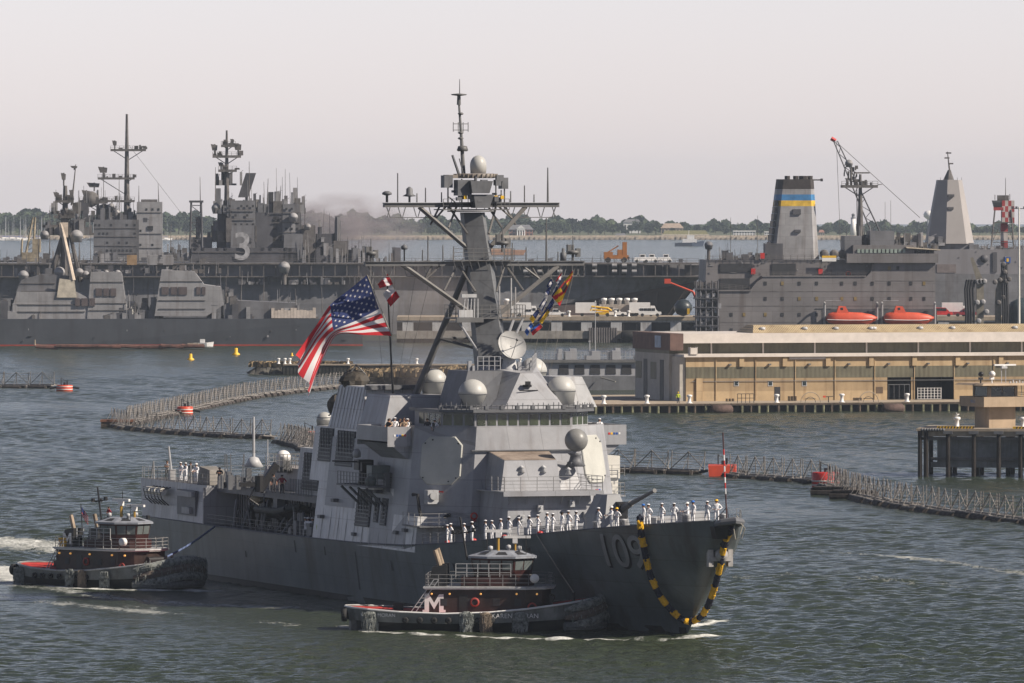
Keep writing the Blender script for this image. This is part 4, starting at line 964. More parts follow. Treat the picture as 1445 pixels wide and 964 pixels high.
# --- aft: open boat bay, roof deck, raised stern block
m = MB(); m.box(-6.3,-6.1,85.5,118,5.2,8.7); m.box(6.1,6.3,85.5,118,5.2,8.7); m.box(-9.8,-6.3,117.6,117.9,5.2,8.7); m.box(6.3,9.8,117.6,117.9,5.2,8.7); m.each("boat_bay_wall", GREY, dd)
m = MB(); m.box(-8.3,8.3,84,118.0,8.7,8.88); m.box(-8.4,-8.28,84,118,8.3,9.0); m.build("boat_deck", GREYD, dd)
m = MB(); rnd = random.Random(9)
for i in range(40): s = 88 + i*.75; m.tube((-6.5,s,5.2),(-6.5,s,8.6),.06,n=4)
for i in range(45):
    s = rnd.uniform(86,116); z = rnd.uniform(5.2,7.8); m.box(-7.0,-6.3,s,s+rnd.uniform(.3,1.3),z,z+rnd.uniform(.2,.9))
m.build("bay_gear", BLACK, dd)
m = MB()
rnd = random.Random(44)
for i in range(11): s = 87.5 + i*2.6 + rnd.uniform(-.8,.8); m.tube((-9.1+rnd.random()*1.2,s,5.2),(-9.0+rnd.random()*1.4,s+rnd.uniform(-.9,.9),rnd.uniform(6.6,8.3)),.10 if i%3 else .16,n=6)
for s in (87,87.6,88.2,89.5): m.box(-9.6,-9.4,s,s+.35,5.25,7.4)
m.each("boat_davit", GREYD, dd)
# raised stern block
m = MB(); P = [(-9.75,117.9),(9.75,117.9),(9.4,139.5),(-9.4,139.5)]; Qt = [(-9.35,117.9),(9.35,117.9),(9.1,141.0),(-9.1,141.0)]
m.prism([(t,s,5.2) for t,s in P], [(t,s,8.88) for t,s in Qt]); m.build("stern_block", GREYL, dd)
m = MB(); m.add([(-9.3,118,8.9),(9.3,118,8.9),(9.05,140.9,8.9),(-9.05,140.9,8.9)], [(0,1,2,3)]); m.build("flight_deck", DECKM, dd)
m = MB(); m.box(-9.75,-9.5,120.5,126.5,5.9,8.3); m.build("recess", GREYD, dd)
m = MB(); m.box(-10.1,-9.55,120.6,125.5,7.7,8.2); m.box(-10.05,-9.6,121.5,124,6.1,6.7); m.each("recess_shelf", GREY, dd)
m = MB()
for i in range(3): m.tube((-10.1,130+i*1.9,7.9),(-10.1,131.6+i*1.9,7.9),.36,n=12)
m.each("raft_canister", RADOMEW, dd)
m = MB()
for k in range(6): m.path([(-9.4,129.8+k*1.1,8.3),(-10.5,129.8+k*1.1,8.0),(-10.3,129.8+k*1.1,7.2),(-9.6,129.8+k*1.1,6.6)], .06, 5)
for z in (8.2,7.8,7.4,7.0): m.tube((-10.45,129.6,z),(-10.45,135.6,z),.04,n=4)
m.build("raft_rack", BLACK, dd)
m = MB(); rail(m, [(-9.2,139.5,8.9),(-9.3,118,8.9),(-8.3,117.5,8.9),(-8.3,86.5,8.9)], 1.05, 3, .022, 1.5)
for s in (137,124.5,113): 
    m.tube((-9.1,s-.6,8.9),(-9.0,s,10.6),.06,n=5); m.tube((-9.1,s+.6,8.9),(-9.0,s,10.6),.06,n=5)
m.each("aft_rail", RAILM, dd)
m = MB(); rail(m, [(9.2,139.5,8.9),(9.3,118,8.9),(8.3,117.5,8.9),(8.3,100,8.9)], 1.05, 3, .022, 1.5); rail(m, [(-9,140.8,8.9),(9,140.8,8.9)], 1.05, 3, .022, 1.5); m.each("aft_rail", RAILM, dd)
p = T(120, 290, 690); m = MB()
m.prism([(-8.9,118.5,8.9),(-7.0,118.5,8.9),(-7.0,122.6,8.9),(-8.9,122.6,8.9)], [(-8.7,119.2,10.3),(-7.3,119.2,10.3),(-7.2,122.2,10.55),(-8.8,122.2,10.55)]); m.build("tarpaulin_cover", mat("tarp",(0.28,0.26,0.23),.9,bump=.6), dd)
# hangar house, white gun dome
m = MB(); m.prism([(-5.6,98.5,8.9),(5.6,98.5,8.9),(5.6,113,8.9),(-5.6,113,8.9)], [(-5.2,98.9,10.9),(5.2,98.9,10.9),(5.2,112.6,10.9),(-5.2,112.6,10.9)]); m.build("hangar_house", mat("hangar_grey",(0.30,0.275,0.26),.6,streak=.3), dd)
p = T(105, 400, 659); m = MB(); dome(m, (p.x,105,p.z), .68, .95, 2.3, 20); m.build("close_in_gun_dome", WHITE, dd)
m = MB(); m.lathe((p.x,105,p.z-.5),[(.8,0),(.8,.5)],16); rail(m,[(p.x-1.2,103.8,p.z-.4),(p.x+1.2,103.8,p.z-.4)],1.6,3,.04,.4); m.box(p.x-.3,p.x+.3,103.8,104.2,p.z-.2,p.z+.6); m.build("gun_mount", MASTG, dd)
p = T(109, 358, 661); m = MB(); m.lathe((p.x,109,10.9),[(.95,0),(.45,.85),(.2,.95)],12); m.build("antenna_base", GREYL, dd)
m = MB(); m.tube((p.x,109,11.6),(p.x,109,15.6),.14,.09); m.tube((-5.5,111,8.9),(-5.5,111,13.4),.05); m.tube((4,111,10.9),(4,111,13.5),.04); m.each("whip_antenna", GREYL, dd)
p = T(134, 243, 684); m = MB(); m.tube((p.x,134,8.9),(p.x-.35,134,12.1),.12,.08); m.box(p.x-.3,p.x+.3,133.7,134.3,8.9,9.9); m.build("stern_mast", GREYL, dd)
m = MB(); rnd = random.Random(12)
for x0, x1 in ((308,345),(345,420)):
    for i in range(16):
        x = rnd.uniform(x0,x1); p = T(rnd.uniform(106,117), x, 688); h = rnd.uniform(.3,1.8); m.box(p.x,p.x+rnd.uniform(.1,.5),p.y,p.y+.4,8.9,8.9+h)
for x in (318,322,326,340,344): p = T(116, x, 688); m.tube((p.x,116,8.9),(p.x+rnd.uniform(-.3,.3),116,11.9),.05,n=4)
m.build("aft_deck_gear", GREYD, dd)
m = MB(); m.tube((-6.7,112,10.9),(-6.7,116,10.9),.03); rail(m,[(-5.2,98.9,10.9),(5.2,98.9,10.9)],1.1,3,.025,1.2); rail(m,[(-5.2,98.9,10.9),(-5.2,112.6,10.9),(5.2,112.6,10.9)],1.1,3,.025,1.2); m.each("hangar_rail", RAILM, dd)
# boat crane
p = T(100, 366, 690); q = T(100, 391, 655); m = MB(); m.tube((p.x,100,8.9),(p.x,100,10.4),.45,n=10); m.build("crane_post", BLACK, dd)
m = MB(); m.loft([[(p.x-.4,99.8,9.0),(p.x+.3,99.8,8.8),(p.x+.3,100.3,8.8),(p.x-.4,100.3,9.0)],[(q.x-.25,99.8,q.z+.2),(q.x+.2,99.8,q.z-.2),(q.x+.2,100.3,q.z-.2),(q.x-.25,100.3,q.z+.2)]]); m.build("crane_arm", BLACK, dd)
m = MB(); m.path([(p.x-1.8,100,9.6),(p.x-.9,100,9.9),(p.x-.4,100,9.4),(p.x-1.0,100,8.3),(p.x,100,7.6)], .1, 6); m.box(p.x-1.9,p.x-.2,99.8,100.3,9.4,9.8); m.build("crane_hydraulics", BLACK, dd)
# draught stains and rubbing marks on the hull side
m = MB(); rnd = random.Random(17)
for s, z0, z1 in ((70,1.2,4.6),(44.5,.8,4.6),(88,3.8,4.9),(60,3.3,4.2),(104,2.7,3.3),(79,3.9,4.7)):
    m.add([on_hull(s,z0,.03),on_hull(s+.5,z0,.03),on_hull(s+.42,z1,.03),on_hull(s+.1,z1,.03)], [(0,1,2,3)])
m.build("scuff_mark", mat("scuff",(0.06,0.063,0.065),.7), dd, fix=False)

# ------------------------------------------------------------------ boats carried on the destroyer
def sworld(t, s, z): return SH.w(t, s, z)
t = thing("inflatable_boat", "dark rigid inflatable boat stowed in the boat bay along the destroyer's side", "boat", sworld(-7.9, 99, 7.0), SH.a)
m = MB(); m.path([(-.9,-4.6,.5),(-1.1,-2,.2),(-1.1,4.2,.2)], .32, 10); m.path([(-.9,-4.6,.5),(0,-5.3,.75),(.9,-4.6,.5),(1.1,-2,.2),(1.1,4.2,.2)], .32, 10); m.build("tube", mat("boat_tube",(0.05,0.055,0.05),.7), t)
m = MB(); m.loft([[(-.1,-5,.4),(.1,-5,.4),(.05,-4.9,.2),(-.05,-4.9,.2)],[(-1,-2,0),(1,-2,0),(.1,-2,-.6),(-.1,-2,-.6)],[(-1,4.2,0),(1,4.2,0),(.1,4.2,-.6),(-.1,4.2,-.6)]]); m.build("hull", BLACK, t)
m = MB(); m.box(-.4,.4,0,1.2,.1,1.3); m.tube((-.8,2.8,0),(-.8,2.8,1.8),.05); m.tube((.8,2.8,0),(.8,2.8,1.8),.05); m.tube((-.8,2.8,1.8),(.8,2.8,1.8),.05); m.each("console", GREYD, t)
t = thing("life_raft", "tan covered life raft bundle above the bow of the inflatable boat", "life raft", sworld(-7.8, 106.5, 8.0), SH.a)
lump("canvas_cover", (0,0,0), .9, mat("raft_tan",(0.33,0.28,0.18),.8,bump=.6), 8, (1,1.5,.45), t)
m = MB(); m.tube((0,0,0),(0,0,1.2),.06); m.build("lifting_pole", GREYD, t)

# ------------------------------------------------------------------ people
def person_proto(key, shirt, pants, shoes, skin, pose, hat=None, hair=None, kerchief=False):
    sk = {  # joints: (x, y, z, radius); the person faces -y
        'pelvis':(0,0,.95,.135),'waist':(0,.0,1.10,.125),'chest':(0,.01,1.32,.155),'neck':(0,0,1.47,.07),'head0':(0,-.01,1.55,.075),'head1':(0,-.02,1.64,.105),'crown':(0,-.005,1.72,.07)}
    E = [('pelvis','waist'),('waist','chest'),('chest','neck'),('neck','head0'),('head0','head1'),('head1','crown')]
    sx = {'stand':.10,'wide':.16,'walk':.10}.get(pose.get('legs','stand'), .1)
    for sd, nm in ((-1,'r'),(1,'l')):
        fy = -.16*sd if pose.get('legs') == 'walk' else 0
        sk['hip'+nm] = (sd*.10,0,.88,.105); sk['knee'+nm] = (sd*(sx+.01),-.02+fy*.6,.50,.078); sk['ank'+nm] = (sd*(sx+.02),.02+fy,.10,.055); sk['toe'+nm] = (sd*(sx+.05),-.15+fy,.045,.045)
        E += [('pelvis','hip'+nm),('hip'+nm,'knee'+nm),('knee'+nm,'ank'+nm),('ank'+nm,'toe'+nm)]
        a = pose['arms']
        el, wr, hd = {'back':((sd*.30,.13,1.13),(sd*.12,.21,.98),(sd*.03,.23,.93)), 'side':((sd*.28,.03,1.13),(sd*.29,-.03,.88),(sd*.29,-.05,.79)),
                      'hips':((sd*.40,.08,1.14),(sd*.22,-.08,1.02),(sd*.15,-.12,1.0)), 'cross':((sd*.27,-.05,1.15),(sd*.02,-.22,1.20),(-sd*.08,-.22,1.22)),
                      'rail':((sd*.27,-.10,1.16),(sd*.20,-.33,1.08),(sd*.18,-.40,1.06)), 'wave':((.36,-.05,1.45),(.34,-.12,1.72),(.34,-.14,1.82)) if sd > 0 else ((-.28,-.02,1.13),(-.27,-.14,.92),(-.26,-.18,.84))}[a]
        sk['sh'+nm] = (sd*.19,.01,1.40,.072); sk['el'+nm] = (*el,.05); sk['wr'+nm] = (*wr,.036); sk['hd'+nm] = (*hd,.042)
        E += [('chest','sh'+nm),('sh'+nm,'el'+nm),('el'+nm,'wr'+nm),('wr'+nm,'hd'+nm)]
    names = list(sk); bm = bmesh.new(); lay = bm.verts.layers.skin.verify(); vv = {}
    for n_ in names:
        x, y, z, r = sk[n_]; v = bm.verts.new((x,y,z)); v[lay].radius = (r, r*(.82 if n_ in ('pelvis','waist','chest') else 1)); v[lay].use_root = n_ == 'pelvis'; vv[n_] = v
    for a, b in E: bm.edges.new((vv[a], vv[b]))
    me = bpy.data.meshes.new("skel"); bm.to_mesh(me); bm.free()
    ob = bpy.data.objects.new("skel", me); col.objects.link(ob); ob.modifiers.new("s", 'SKIN'); sb_ = ob.modifiers.new("d", 'SUBSURF'); sb_.levels = 1
    bpy.context.view_layer.update()
    me2 = bpy.data.meshes.new_from_object(ob.evaluated_get(bpy.context.evaluated_depsgraph_get())); bpy.data.objects.remove(ob)
    mb = MB(); mb.smooth = True; mb.add([v.co for v in me2.vertices], [list(p.vertices) for p in me2.polygons])
    # five fingers on each hand, face details, all in the one body mesh
    for nm, sd in (('r',-1),('l',1)):
        h = Vector(sk['hd'+nm][:3]); w_ = Vector(sk['wr'+nm][:3]); d = (h-w_).normalized(); s_ = d.cross(Vector((0,1,0.3))).normalized()
        for k, ln in enumerate((.075,.085,.08,.06)):
            o_ = h + s_*(-.027+.018*k) + d*.02; mb.path([o_, o_+d*ln*.6, o_+d*ln+Vector((0,-.015,0))], [.010,.009,.007], 5)
        mb.path([h - s_*.03*sd, h - s_*.055*sd + d*.03, h - s_*.055*sd + d*.06], [.012,.010,.008], 5)
    mb.path([(0,-.115,1.655),(0,-.145,1.625),(0,-.12,1.61)], [.012,.018,.014], 6)
    for sd in (-1,1): mb.tube((sd*.098,0,1.61),(sd*.104,.01,1.66),.02)
    shirt_lo = pose.get('shirt_lo', .93); short = pose.get('short', False); shorts = pose.get('shorts', False)
    mi = []; hz_ = [Vector(sk['hdr'][:3]), Vector(sk['hdl'][:3])]; wz = [Vector(sk['wrr'][:3]), Vector(sk['wrl'][:3])]
    for f in mb.f:
        c = sum((Vector(mb.v[i]) for i in f), Vector())/len(f)
        if c.z > 1.49 and abs(c.x) < .15: k = 3
        elif min((c-h).length for h in hz_) < .075 or (short and min((c-h).length for h in wz) < .17): k = 3
        elif c.z < .09: k = 2
        elif c.z < shirt_lo and abs(c.x) < .24 or c.z < .75: k = 3 if (shorts and c.z < .52) else 1
        else: k = 0
        mi.append(k)
    mb.m = mi
    root = thing("person", "x", "person"); mb.build("body", [shirt, pants, shoes, skin], root, fix=False)
    if hat:
        q = MB()
        if hat[0] == 'dixie': q.lathe((0,-.01,1.71),[(.105,-.01),(.125,.0),(.13,.045),(.105,.05),(.10,.06),(.01,.085)],12)
        elif hat[0] == 'hard': q.lathe((0,-.01,1.69),[(.15,-.005),(.13,.01),(.12,.07),(.08,.12),(.01,.135)],12); q.box(-.08,.08,-.19,-.1,1.685,1.70)
        elif hat[0] == 'peak': q.lathe((0,-.01,1.71),[(.10,-.01),(.10,.02),(.14,.05),(.01,.07)],12); q.box(-.08,.08,-.17,-.09,1.70,1.715)
        q.build("hat", hat[1], root)
    if hair:
        q = MB(); q.smooth = True; q.lathe((0,.012,1.665),[(.112,-.06),(.118,.0),(.10,.06),(.06,.09),(.01,.10)],12); q.build("hair", hair, root)
    if kerchief:
        q = MB(); q.path([(-.09,.02,1.48),(-.07,-.12,1.42),(0,-.165,1.33),(0,-.175,1.18)], .018, 5); q.path([(.09,.02,1.48),(.07,-.12,1.42),(0,-.165,1.33)], .018, 5); q.build("neckerchief", BLACK, root)
    return root
NAVYW = mat("white_uniform", (0.78,0.78,0.80), .8, var=.03); HAIRD = mat("dark_hair",(0.02,0.014,0.01),.8); HAIRB = mat("brown_hair",(0.09,0.05,0.03),.8)
B_ = BLACK
def pm_(n, c): return mat(n, c, .85, var=.05)
PR = {
 'w1': (NAVYW,NAVYW,B_,SKIN,{'arms':'back','legs':'wide'},('dixie',NAVYW),HAIRD,True),
 'w2': (NAVYW,NAVYW,B_,SKIND,{'arms':'back','legs':'wide'},('dixie',NAVYW),HAIRD,True),
 'w3': (NAVYW,NAVYW,B_,SKIN,{'arms':'side'},('dixie',NAVYW),HAIRB,True),
 'wk': (NAVYW,NAVYW,B_,SKIND,{'arms':'side','legs':'walk'},('peak',B_),HAIRD,False),
 'hb': (NAVYW,NAVYW,B_,SKIN,{'arms':'side'},('hard',pm_("helmet_blue",(0.03,0.14,0.45))),HAIRD,False),
 'hy': (NAVYW,NAVYW,B_,SKIN,{'arms':'hips'},('hard',YEL),HAIRD,False),
 'hw': (NAVYW,NAVYW,B_,SKIN,{'arms':'rail'},('hard',WHITE),HAIRD,False),
 'rw': (NAVYW,NAVYW,B_,SKIN,{'arms':'rail'},('dixie',NAVYW),HAIRD,True),
 'wv': (pm_("black_shirt",(0.03,0.03,0.035)),pm_("dark_trousers",(0.05,0.05,0.06)),B_,SKIN,{'arms':'wave','short':True},None,HAIRB,False),
 'bk': (MATS["black_shirt"],MATS["dark_trousers"],B_,SKIN,{'arms':'side','short':True},None,HAIRD,False),
 'bs': (MATS["black_shirt"],MATS["black_shirt"],B_,SKIN,{'arms':'cross','short':True,'shorts':True},None,HAIRD,False),
 'gy': (pm_("grey_shirt",(0.38,0.36,0.34)),pm_("khaki_trousers",(0.22,0.19,0.14)),B_,SKIN,{'arms':'cross','short':True},None,HAIRB,False),
 'mr': (pm_("maroon_shirt",(0.28,0.02,0.035)),pm_("dark_jeans",(0.07,0.06,0.06)),B_,SKIN,{'arms':'hips','short':True},None,HAIRD,False),
 'vy': (pm_("lime_vest",(0.45,0.52,0.03)),pm_("navy_trousers",(0.03,0.035,0.06)),B_,SKIN,{'arms':'side'},('hard',YEL),HAIRD,False),
 'tn': (pm_("tan_shirt",(0.42,0.30,0.20)),MATS["dark_jeans"],B_,SKIN,{'arms':'rail','short':True},None,HAIRB,False),
}
PROT = {}; PCOUNT = [0]
def person(key, loc, rz, label, group=None, s=1.0):
    if key not in PROT:
        o = person_proto(key, *PR[key]); PROT[key] = o; KIDS[o.name] = [(c, list(c.children)) for c in o.children]
        o.location = loc; o.rotation_euler = (0,0,rz); o['label'] = label
        if group: o['group'] = group
    else:
        o = dup(PROT[key], loc, rz, label, group)
        if group is None and 'group' in o: del o['group']
    o.scale = (s*1.14,s*1.14,s); PCOUNT[0] += 1; return o
def stern_x(s, t): return CX + F*(SH.X + t*SH.c - s*SH.s)/(SH.Y + t*SH.s + s*SH.c)
def deck_s(x, inb=.6, side=-1, lo=.5, hi=70):
    for _ in range(50):
        md = (lo+hi)/2; xx = stern_x(md, side*(bm_(md)-inb))
        if xx > x: lo = md
        else: hi = md
    return lo
FACE = R(-71.2); rnd = random.Random(31)
row = [631,636,655,666,685,694,706.5,718,732,746.5,759,772,780,793,802,813]
plan = ['w1','w1','w1','w2','w1','w1','w3','w2','w1','w2','w1','w1','w2','wk','w1','w2']
desc = ["first sailor in whites at the left end of the forecastle line beside the dark doorway","sailor in whites just right of the first one by the dark doorway","sailor in whites standing alone left of the first red deck fitting",
 "sailor in whites left of the first red deck fitting, facing the tug","sailor in whites right of the first red deck fitting above the tug mast","sailor in whites close behind the one above the tug mast",
 "sailor in whites above the tug's radar bars, arms at his sides","sailor in whites under the left end of the gallery rail","sailor in whites below the middle of the gallery, ninth in line","sailor in whites with dark skin below the gallery, tenth in line",
 "sailor in whites below the right part of the gallery, eleventh in line","sailor in whites, left one of the close pair under the gallery end","sailor in whites, right one of the close pair under the gallery end",
 "sailor in whites with a dark cap standing mid stride left of the gun","sailor in whites beside the red fitting left of the gun","tall sailor in whites nearest the gun on its left"]
for x, k, d in zip(row, plan, desc):
    s = deck_s(x); person(k, sworld(-(bm_(s)-.6), s, dz(s)-.02), FACE + rnd.uniform(-.25,.25), d, "sailors manning the starboard rail", rnd.uniform(.96,1.05))
for x, k, d, inb, f in ((844.5,'w1',"sailor in whites alone at the rail in front of the gun turret",.6,FACE),(863,'hw',"sailor in whites and a white hard hat at the rail under the gun barrel",.9,FACE),(870.5,'hy',"sailor in whites and a yellow hard hat, hands on hips, under the gun barrel",1.2,FACE+.4),
    (908,'hb',"sailor in whites and a blue hard hat beside the garland's upper end",.8,FACE),(915,'w1',"sailor in whites just right of the blue helmeted one by the garland",1.4,FACE+.3),(934,'w1',"sailor in whites right of the garland pair on the bow",1.0,FACE),
    (951,'w2',"sailor in whites facing the camera at the middle of the bow rail",1.0,FACE+1),(970,'hw',"sailor with a white hard hat half hidden behind the winch on the bow",3.0,FACE),(978,'hb',"sailor in whites and a dark blue helmet beside the bow winch",1.0,FACE+.2),
    (998,'w1',"sailor in whites, left one of the two nearest the jackstaff",1.0,FACE+.5),(1011,'hy',"sailor in whites and a yellow hard hat nearest the jackstaff",1.0,FACE+1.2)):
    s = deck_s(x, inb); person(k, sworld(-(max(bm_(s)-inb,.1)), s, dz(s)-.02), f, d, "line handlers on the bow", rnd.uniform(.97,1.05))
for x, d in ((874,"sailor in whites at the port rail beyond the gun, left of three"),(880,"sailor in whites at the port rail beyond the gun, middle of three"),(885.5,"sailor in whites at the port rail beyond the gun, right of three")):
    s = deck_s(x, .6, 1, .5, 60); person('w1', sworld(bm_(s)-.6, s, dz(s)-.02), R(108), d, "sailors at the port rail", 1.0)
# people on the wings
wing = [(541,'bk',"onlooker in black at the left end of the starboard wing"),(548,'tn',"onlooker in a tan shirt beside the left end of the starboard wing"),(556,'rw',"sailor in whites, first white uniform from the left on the starboard wing"),(564,'wv',"onlooker in black raising one arm on the starboard wing"),
        (570,'tn',"onlooker in a tan shirt in the middle of the starboard wing"),(577,'rw',"sailor in whites in the middle of the starboard wing"),(584,'bk',"dark haired onlooker in black right of the middle sailor on the wing"),(592,'bk',"onlooker in black beside the flying arm on the wing"),
        (601,'wv',"onlooker in black waving near the windows on the starboard wing"),(607,'rw',"sailor in whites nearest the bridge windows on the starboard wing")]
for x, k, d in wing:
    x = 543 + (x-541)*.93
    s = 57.8 + rnd.random()*.5; p = SH.at(x, 600, s)
    if p.x > -8.9: p = SH.on(x, 600, -9.0); p = SH.at(x, 600, max(55.6, (p.y+57.2)/2 if p.y < 57.2 else 57.8) - 0.0)
    q = min(s, p.y) if p.x > -8.8 else s; lim = -(10.0-.115*9.6-.45) + max(0, 57.0-q)*1.0 - .25; tt = max(p.x, -10.8); person(k, sworld(tt if q >= 57 else max(tt, lim), q, 15.02), R(-18) + rnd.uniform(-.5,.5), d, "people on the starboard bridge wing", rnd.uniform(.95,1.03))
p = SH.at(846, 600, 59); person('rw', sworld(p.x, 59, 14.8), R(20), "sailor in whites alone on the port bridge wing", None)
# people aft
for x, s, k, z, f, d in ((236,136,'gy',8.9,-.3,"man in a grey shirt and khaki trousers at the stern with folded arms"),(255,131,'w3',8.9,-.8,"sailor in whites, left one of two beside the stern mast"),(262,129.5,'rw',8.9,-.9,"sailor in whites, right one of two at the stern rail"),
    (269,131,'bk',8.9,-.2,"tall man in black standing behind the sailors at the stern"),(277,127,'hw',8.9,-.5,"sailor in a white helmet behind the tarpaulin cover"),(310,116.5,'bs',8.9,-.1,"person in black shirt and shorts with folded arms on the aft deck"),
    (386,97.3,'bk',8.9,.6,"man in dark clothes left of the maroon shirt below the white dome"),(398,94.5,'mr',8.9,.4,"man in a maroon shirt with hands on hips below the white dome")):
    p = SH.at(x, 680, s); person(k, sworld(p.x, s, z), f, d, None, 1.0)
for x, k, f, d in ((431,'w1',-1.2,"sailor in whites at the left of the midship line handling party"),(435,'hw',-.6,"sailor in whites and white hard hat in the midship line handling party"),(441,'w3',.4,"sailor in whites with his back half turned in the midship party"),(447,'rw',1.0,"sailor in whites beside the lime vest amidships"),
    (452,'vy',.3,"crew member in a lime vest and yellow helmet amidships"),(456,'w2',1.2,"sailor in whites at the right end of the midship party")):
    p = SH.on(x, 760, -9.0 - rnd.random()*.5); person(k, sworld(p.x, p.y, dz(p.y)), f, d, "line handling party amidships", 1.0)
# ------------------------------------------------------------------ flags
def PXW(x, y, D): return Vector(((x-CX)/F*D, D, H-(y-HY)*D/F))
def cr(p0, p1, p2, p3, t):
    return .5*((2*p1)+(-p0+p2)*t+(2*p0-5*p1+4*p2-p3)*t*t+(-p0+3*p1-3*p2+p3)*t**3)
def spline(P, t):
    n = len(P)-1; k = min(int(t*n), n-1); f = t*n-k
    g = lambda i: P[max(0,min(n,i))]
    return cr(g(k-1), g(k), g(k+1), g(k+2), f)
def cloth_mat(name, c):
    m = mat(name, c, .85, var=.02); b = m.node_tree.nodes["Principled BSDF"]
    b.inputs['Subsurface Weight'].default_value = 0.0; b.inputs['Sheen Weight'].default_value = .2
    tr = m.node_tree.nodes.new("ShaderNodeBsdfTranslucent"); tr.inputs['Color'].default_value = (*c, 1)
    mx = m.node_tree.nodes.new("ShaderNodeMixShader"); mx.inputs[0].default_value = .3; l = m.node_tree.links
    l.new(b.outputs[0], mx.inputs[1]); l.new(tr.outputs[0], mx.inputs[2]); l.new(mx.outputs[0], m.node_tree.nodes["Material Output"].inputs[0]); return m
CR, CW, CB, CY, CK = cloth_mat("flag_red",(0.55,0.015,0.025)), cloth_mat("flag_white",(0.72,0.70,0.70)), cloth_mat("flag_blue",(0.022,0.04,0.15)), cloth_mat("flag_yellow",(0.8,0.5,0.02)), cloth_mat("flag_black",(0.03,0.02,0.02))
# the ensign hangs from its halyard; the survey rows run from hoist to fly
ROWS = [(0.0, [(518,388),(492,409),(465,431),(447,455),(431,477),(415,497)]), (0.54, [(535,436),(505,452),(471,466),(455,484),(441,508),(428,536)]), (1.0, [(553,474),(515,472.5),(479,472.5),(463,495),(452,525),(441,560)])]
def flag_pt(u, v):
    D0_ = 755.0; a = []
    for vv, r in ROWS:
        q = spline([Vector((x,y,0)) for x,y in r], u); a.append(q)
    q = a[0].lerp(a[1], v/.54) if v < .54 else a[1].lerp(a[2], (v-.54)/.46)
    q.x += (4.5*math.sin(v*11+.5) + 2.5*math.sin(v*23))*u*u; q.y += (5*math.sin(v*9+1.0))*u*u*(1-.5*v) + 1.5*math.sin(u*14+v*5)*u*(1-u)*2
    D = D0_ - .2 + .62*math.sin(u*9 + v*3.0) * min(1, u*2.5) + .55*math.sin(u*4 - v*9)*u + .30*math.sin(v*17+u*5)*u - 1.2*u
    return PXW(q.x, q.y, D)
t = thing("national_flag", "huge red, white and blue flag with stars and stripes streaming from the destroyer's halyard", "flag", flag_pt(0, 1))
o_ = Vector(t.location)
m = MB(); m.smooth = True; nu, nv = 60, 39
m.grid(lambda u, v: flag_pt(u, v) - o_, nu, nv); 
m.m = [ (2 if (i/nu < .40 and j < 21) else (0 if (j//3) % 2 == 0 else 1)) for i in range(nu) for j in range(nv)]
m.build("cloth", [CR, CW, CB], t, fix=False)
def nrm_at(u, v):
    e = .004; a = flag_pt(u+e, v) - flag_pt(u-e, v); b = flag_pt(u, v+e) - flag_pt(u, v-e); return a.cross(b).normalized()
for r_ in range(9):
    for c_ in range(6 if r_ % 2 == 0 else 5):
        u = .40*( (c_*2 + (1 if r_ % 2 == 0 else 2)) / 12); v = .538*(r_+1)/10
        nn = nrm_at(u, v); star = MB()
        for sg in (-1, 1):
            pts = []
            for k in range(10):
                a = PI/2 + k*PI/5; rr = .0185 if k % 2 == 0 else .0074
                pts.append(flag_pt(u + rr*math.cos(a)*.72, v - rr*1.25*math.sin(a)) - o_ + nn*.035*sg)
            c0 = flag_pt(u, v) - o_ + nn*.035*sg
            star.add([c0] + pts, [(0, 1+k, 1+(k+1) % 10) for k in range(10)])
        star.build("star", CW, t, fix=False)
m = MB(); m.tube(flag_pt(0,0)-o_, flag_pt(0,1)-o_, .04, n=5); m.build("hoist_rope", ROPE, t)
# flagpole on the flag platform
m = MB(); a = SH.at(556, 585, 71.5); b = SH.at(546.5, 400, 71.5); m.tube(a, b, .11, .06, 8); m.build("flagpole", BLACK, dd)
def cloth(name, label, quad, D, colf, mats, cat="flag", nu=16, nv=10, wave=.18, group=None):
    """quad: hoist top, hoist bottom, fly bottom, fly top"""
    Q = [Vector((x,y,0)) for x,y in quad]
    def P(u, v):
        a = Q[0].lerp(Q[1], v); b = Q[3].lerp(Q[2], v); q = a.lerp(b, u); return PXW(q.x, q.y, D + wave*math.sin(u*7+v*2)*u*1.4 + .1*math.sin(v*9+u*4))
    t = thing(name, label, cat, P(0,0), 0, group); o = Vector(t.location)
    m = MB(); m.smooth = True; m.grid(lambda u, v: P(u,v)-o, nu, nv); m.m = [colf((i+.5)/nu, (j+.5)/nv) for i in range(nu) for j in range(nv)]
    m.build("cloth", mats, t, fix=False)
    m = MB(); m.tube(P(0,0)-o, P(0,1)-o, .03, n=4); m.build("hoist_line", ROPE, t)
    return t
cloth("signal_flag", "red and white swallowtail pennant at the top of the destroyer's flagpole", [(547,386),(555,401),(536,407),(533,401)], 758, lambda u,v: (0,1,0,1)[int(u*3.99)] if u<.75 else 0, [CR,CW])
cloth("signal_flag", "square flag half red and half white below the pennant on the flagpole", [(553,402),(564,419),(551,433),(540,415)], 758, lambda u,v: 1 if v+u*.0<.5 and u<2 and (1-u)>.0 and v<.5 else 0, [CR,CW])
cloth("signal_flag", "big red and yellow patterned flag hanging below the right end of the lower yard", [(809,381),(808,390),(790,432),(779,419)], 750, lambda u,v: (2 if (abs(u-.5)<.14 and abs(v-.5)<.3) else (1 if int(u*4+v*3) % 2 else 0)), [CR,CY,CK])
cloth("signal_flag", "small red, white and blue flag left of the big red and yellow one", [(793,384),(794,392),(788,404),(784,396)], 751, lambda u,v: int(v*2.99), [CR,CW,CB])
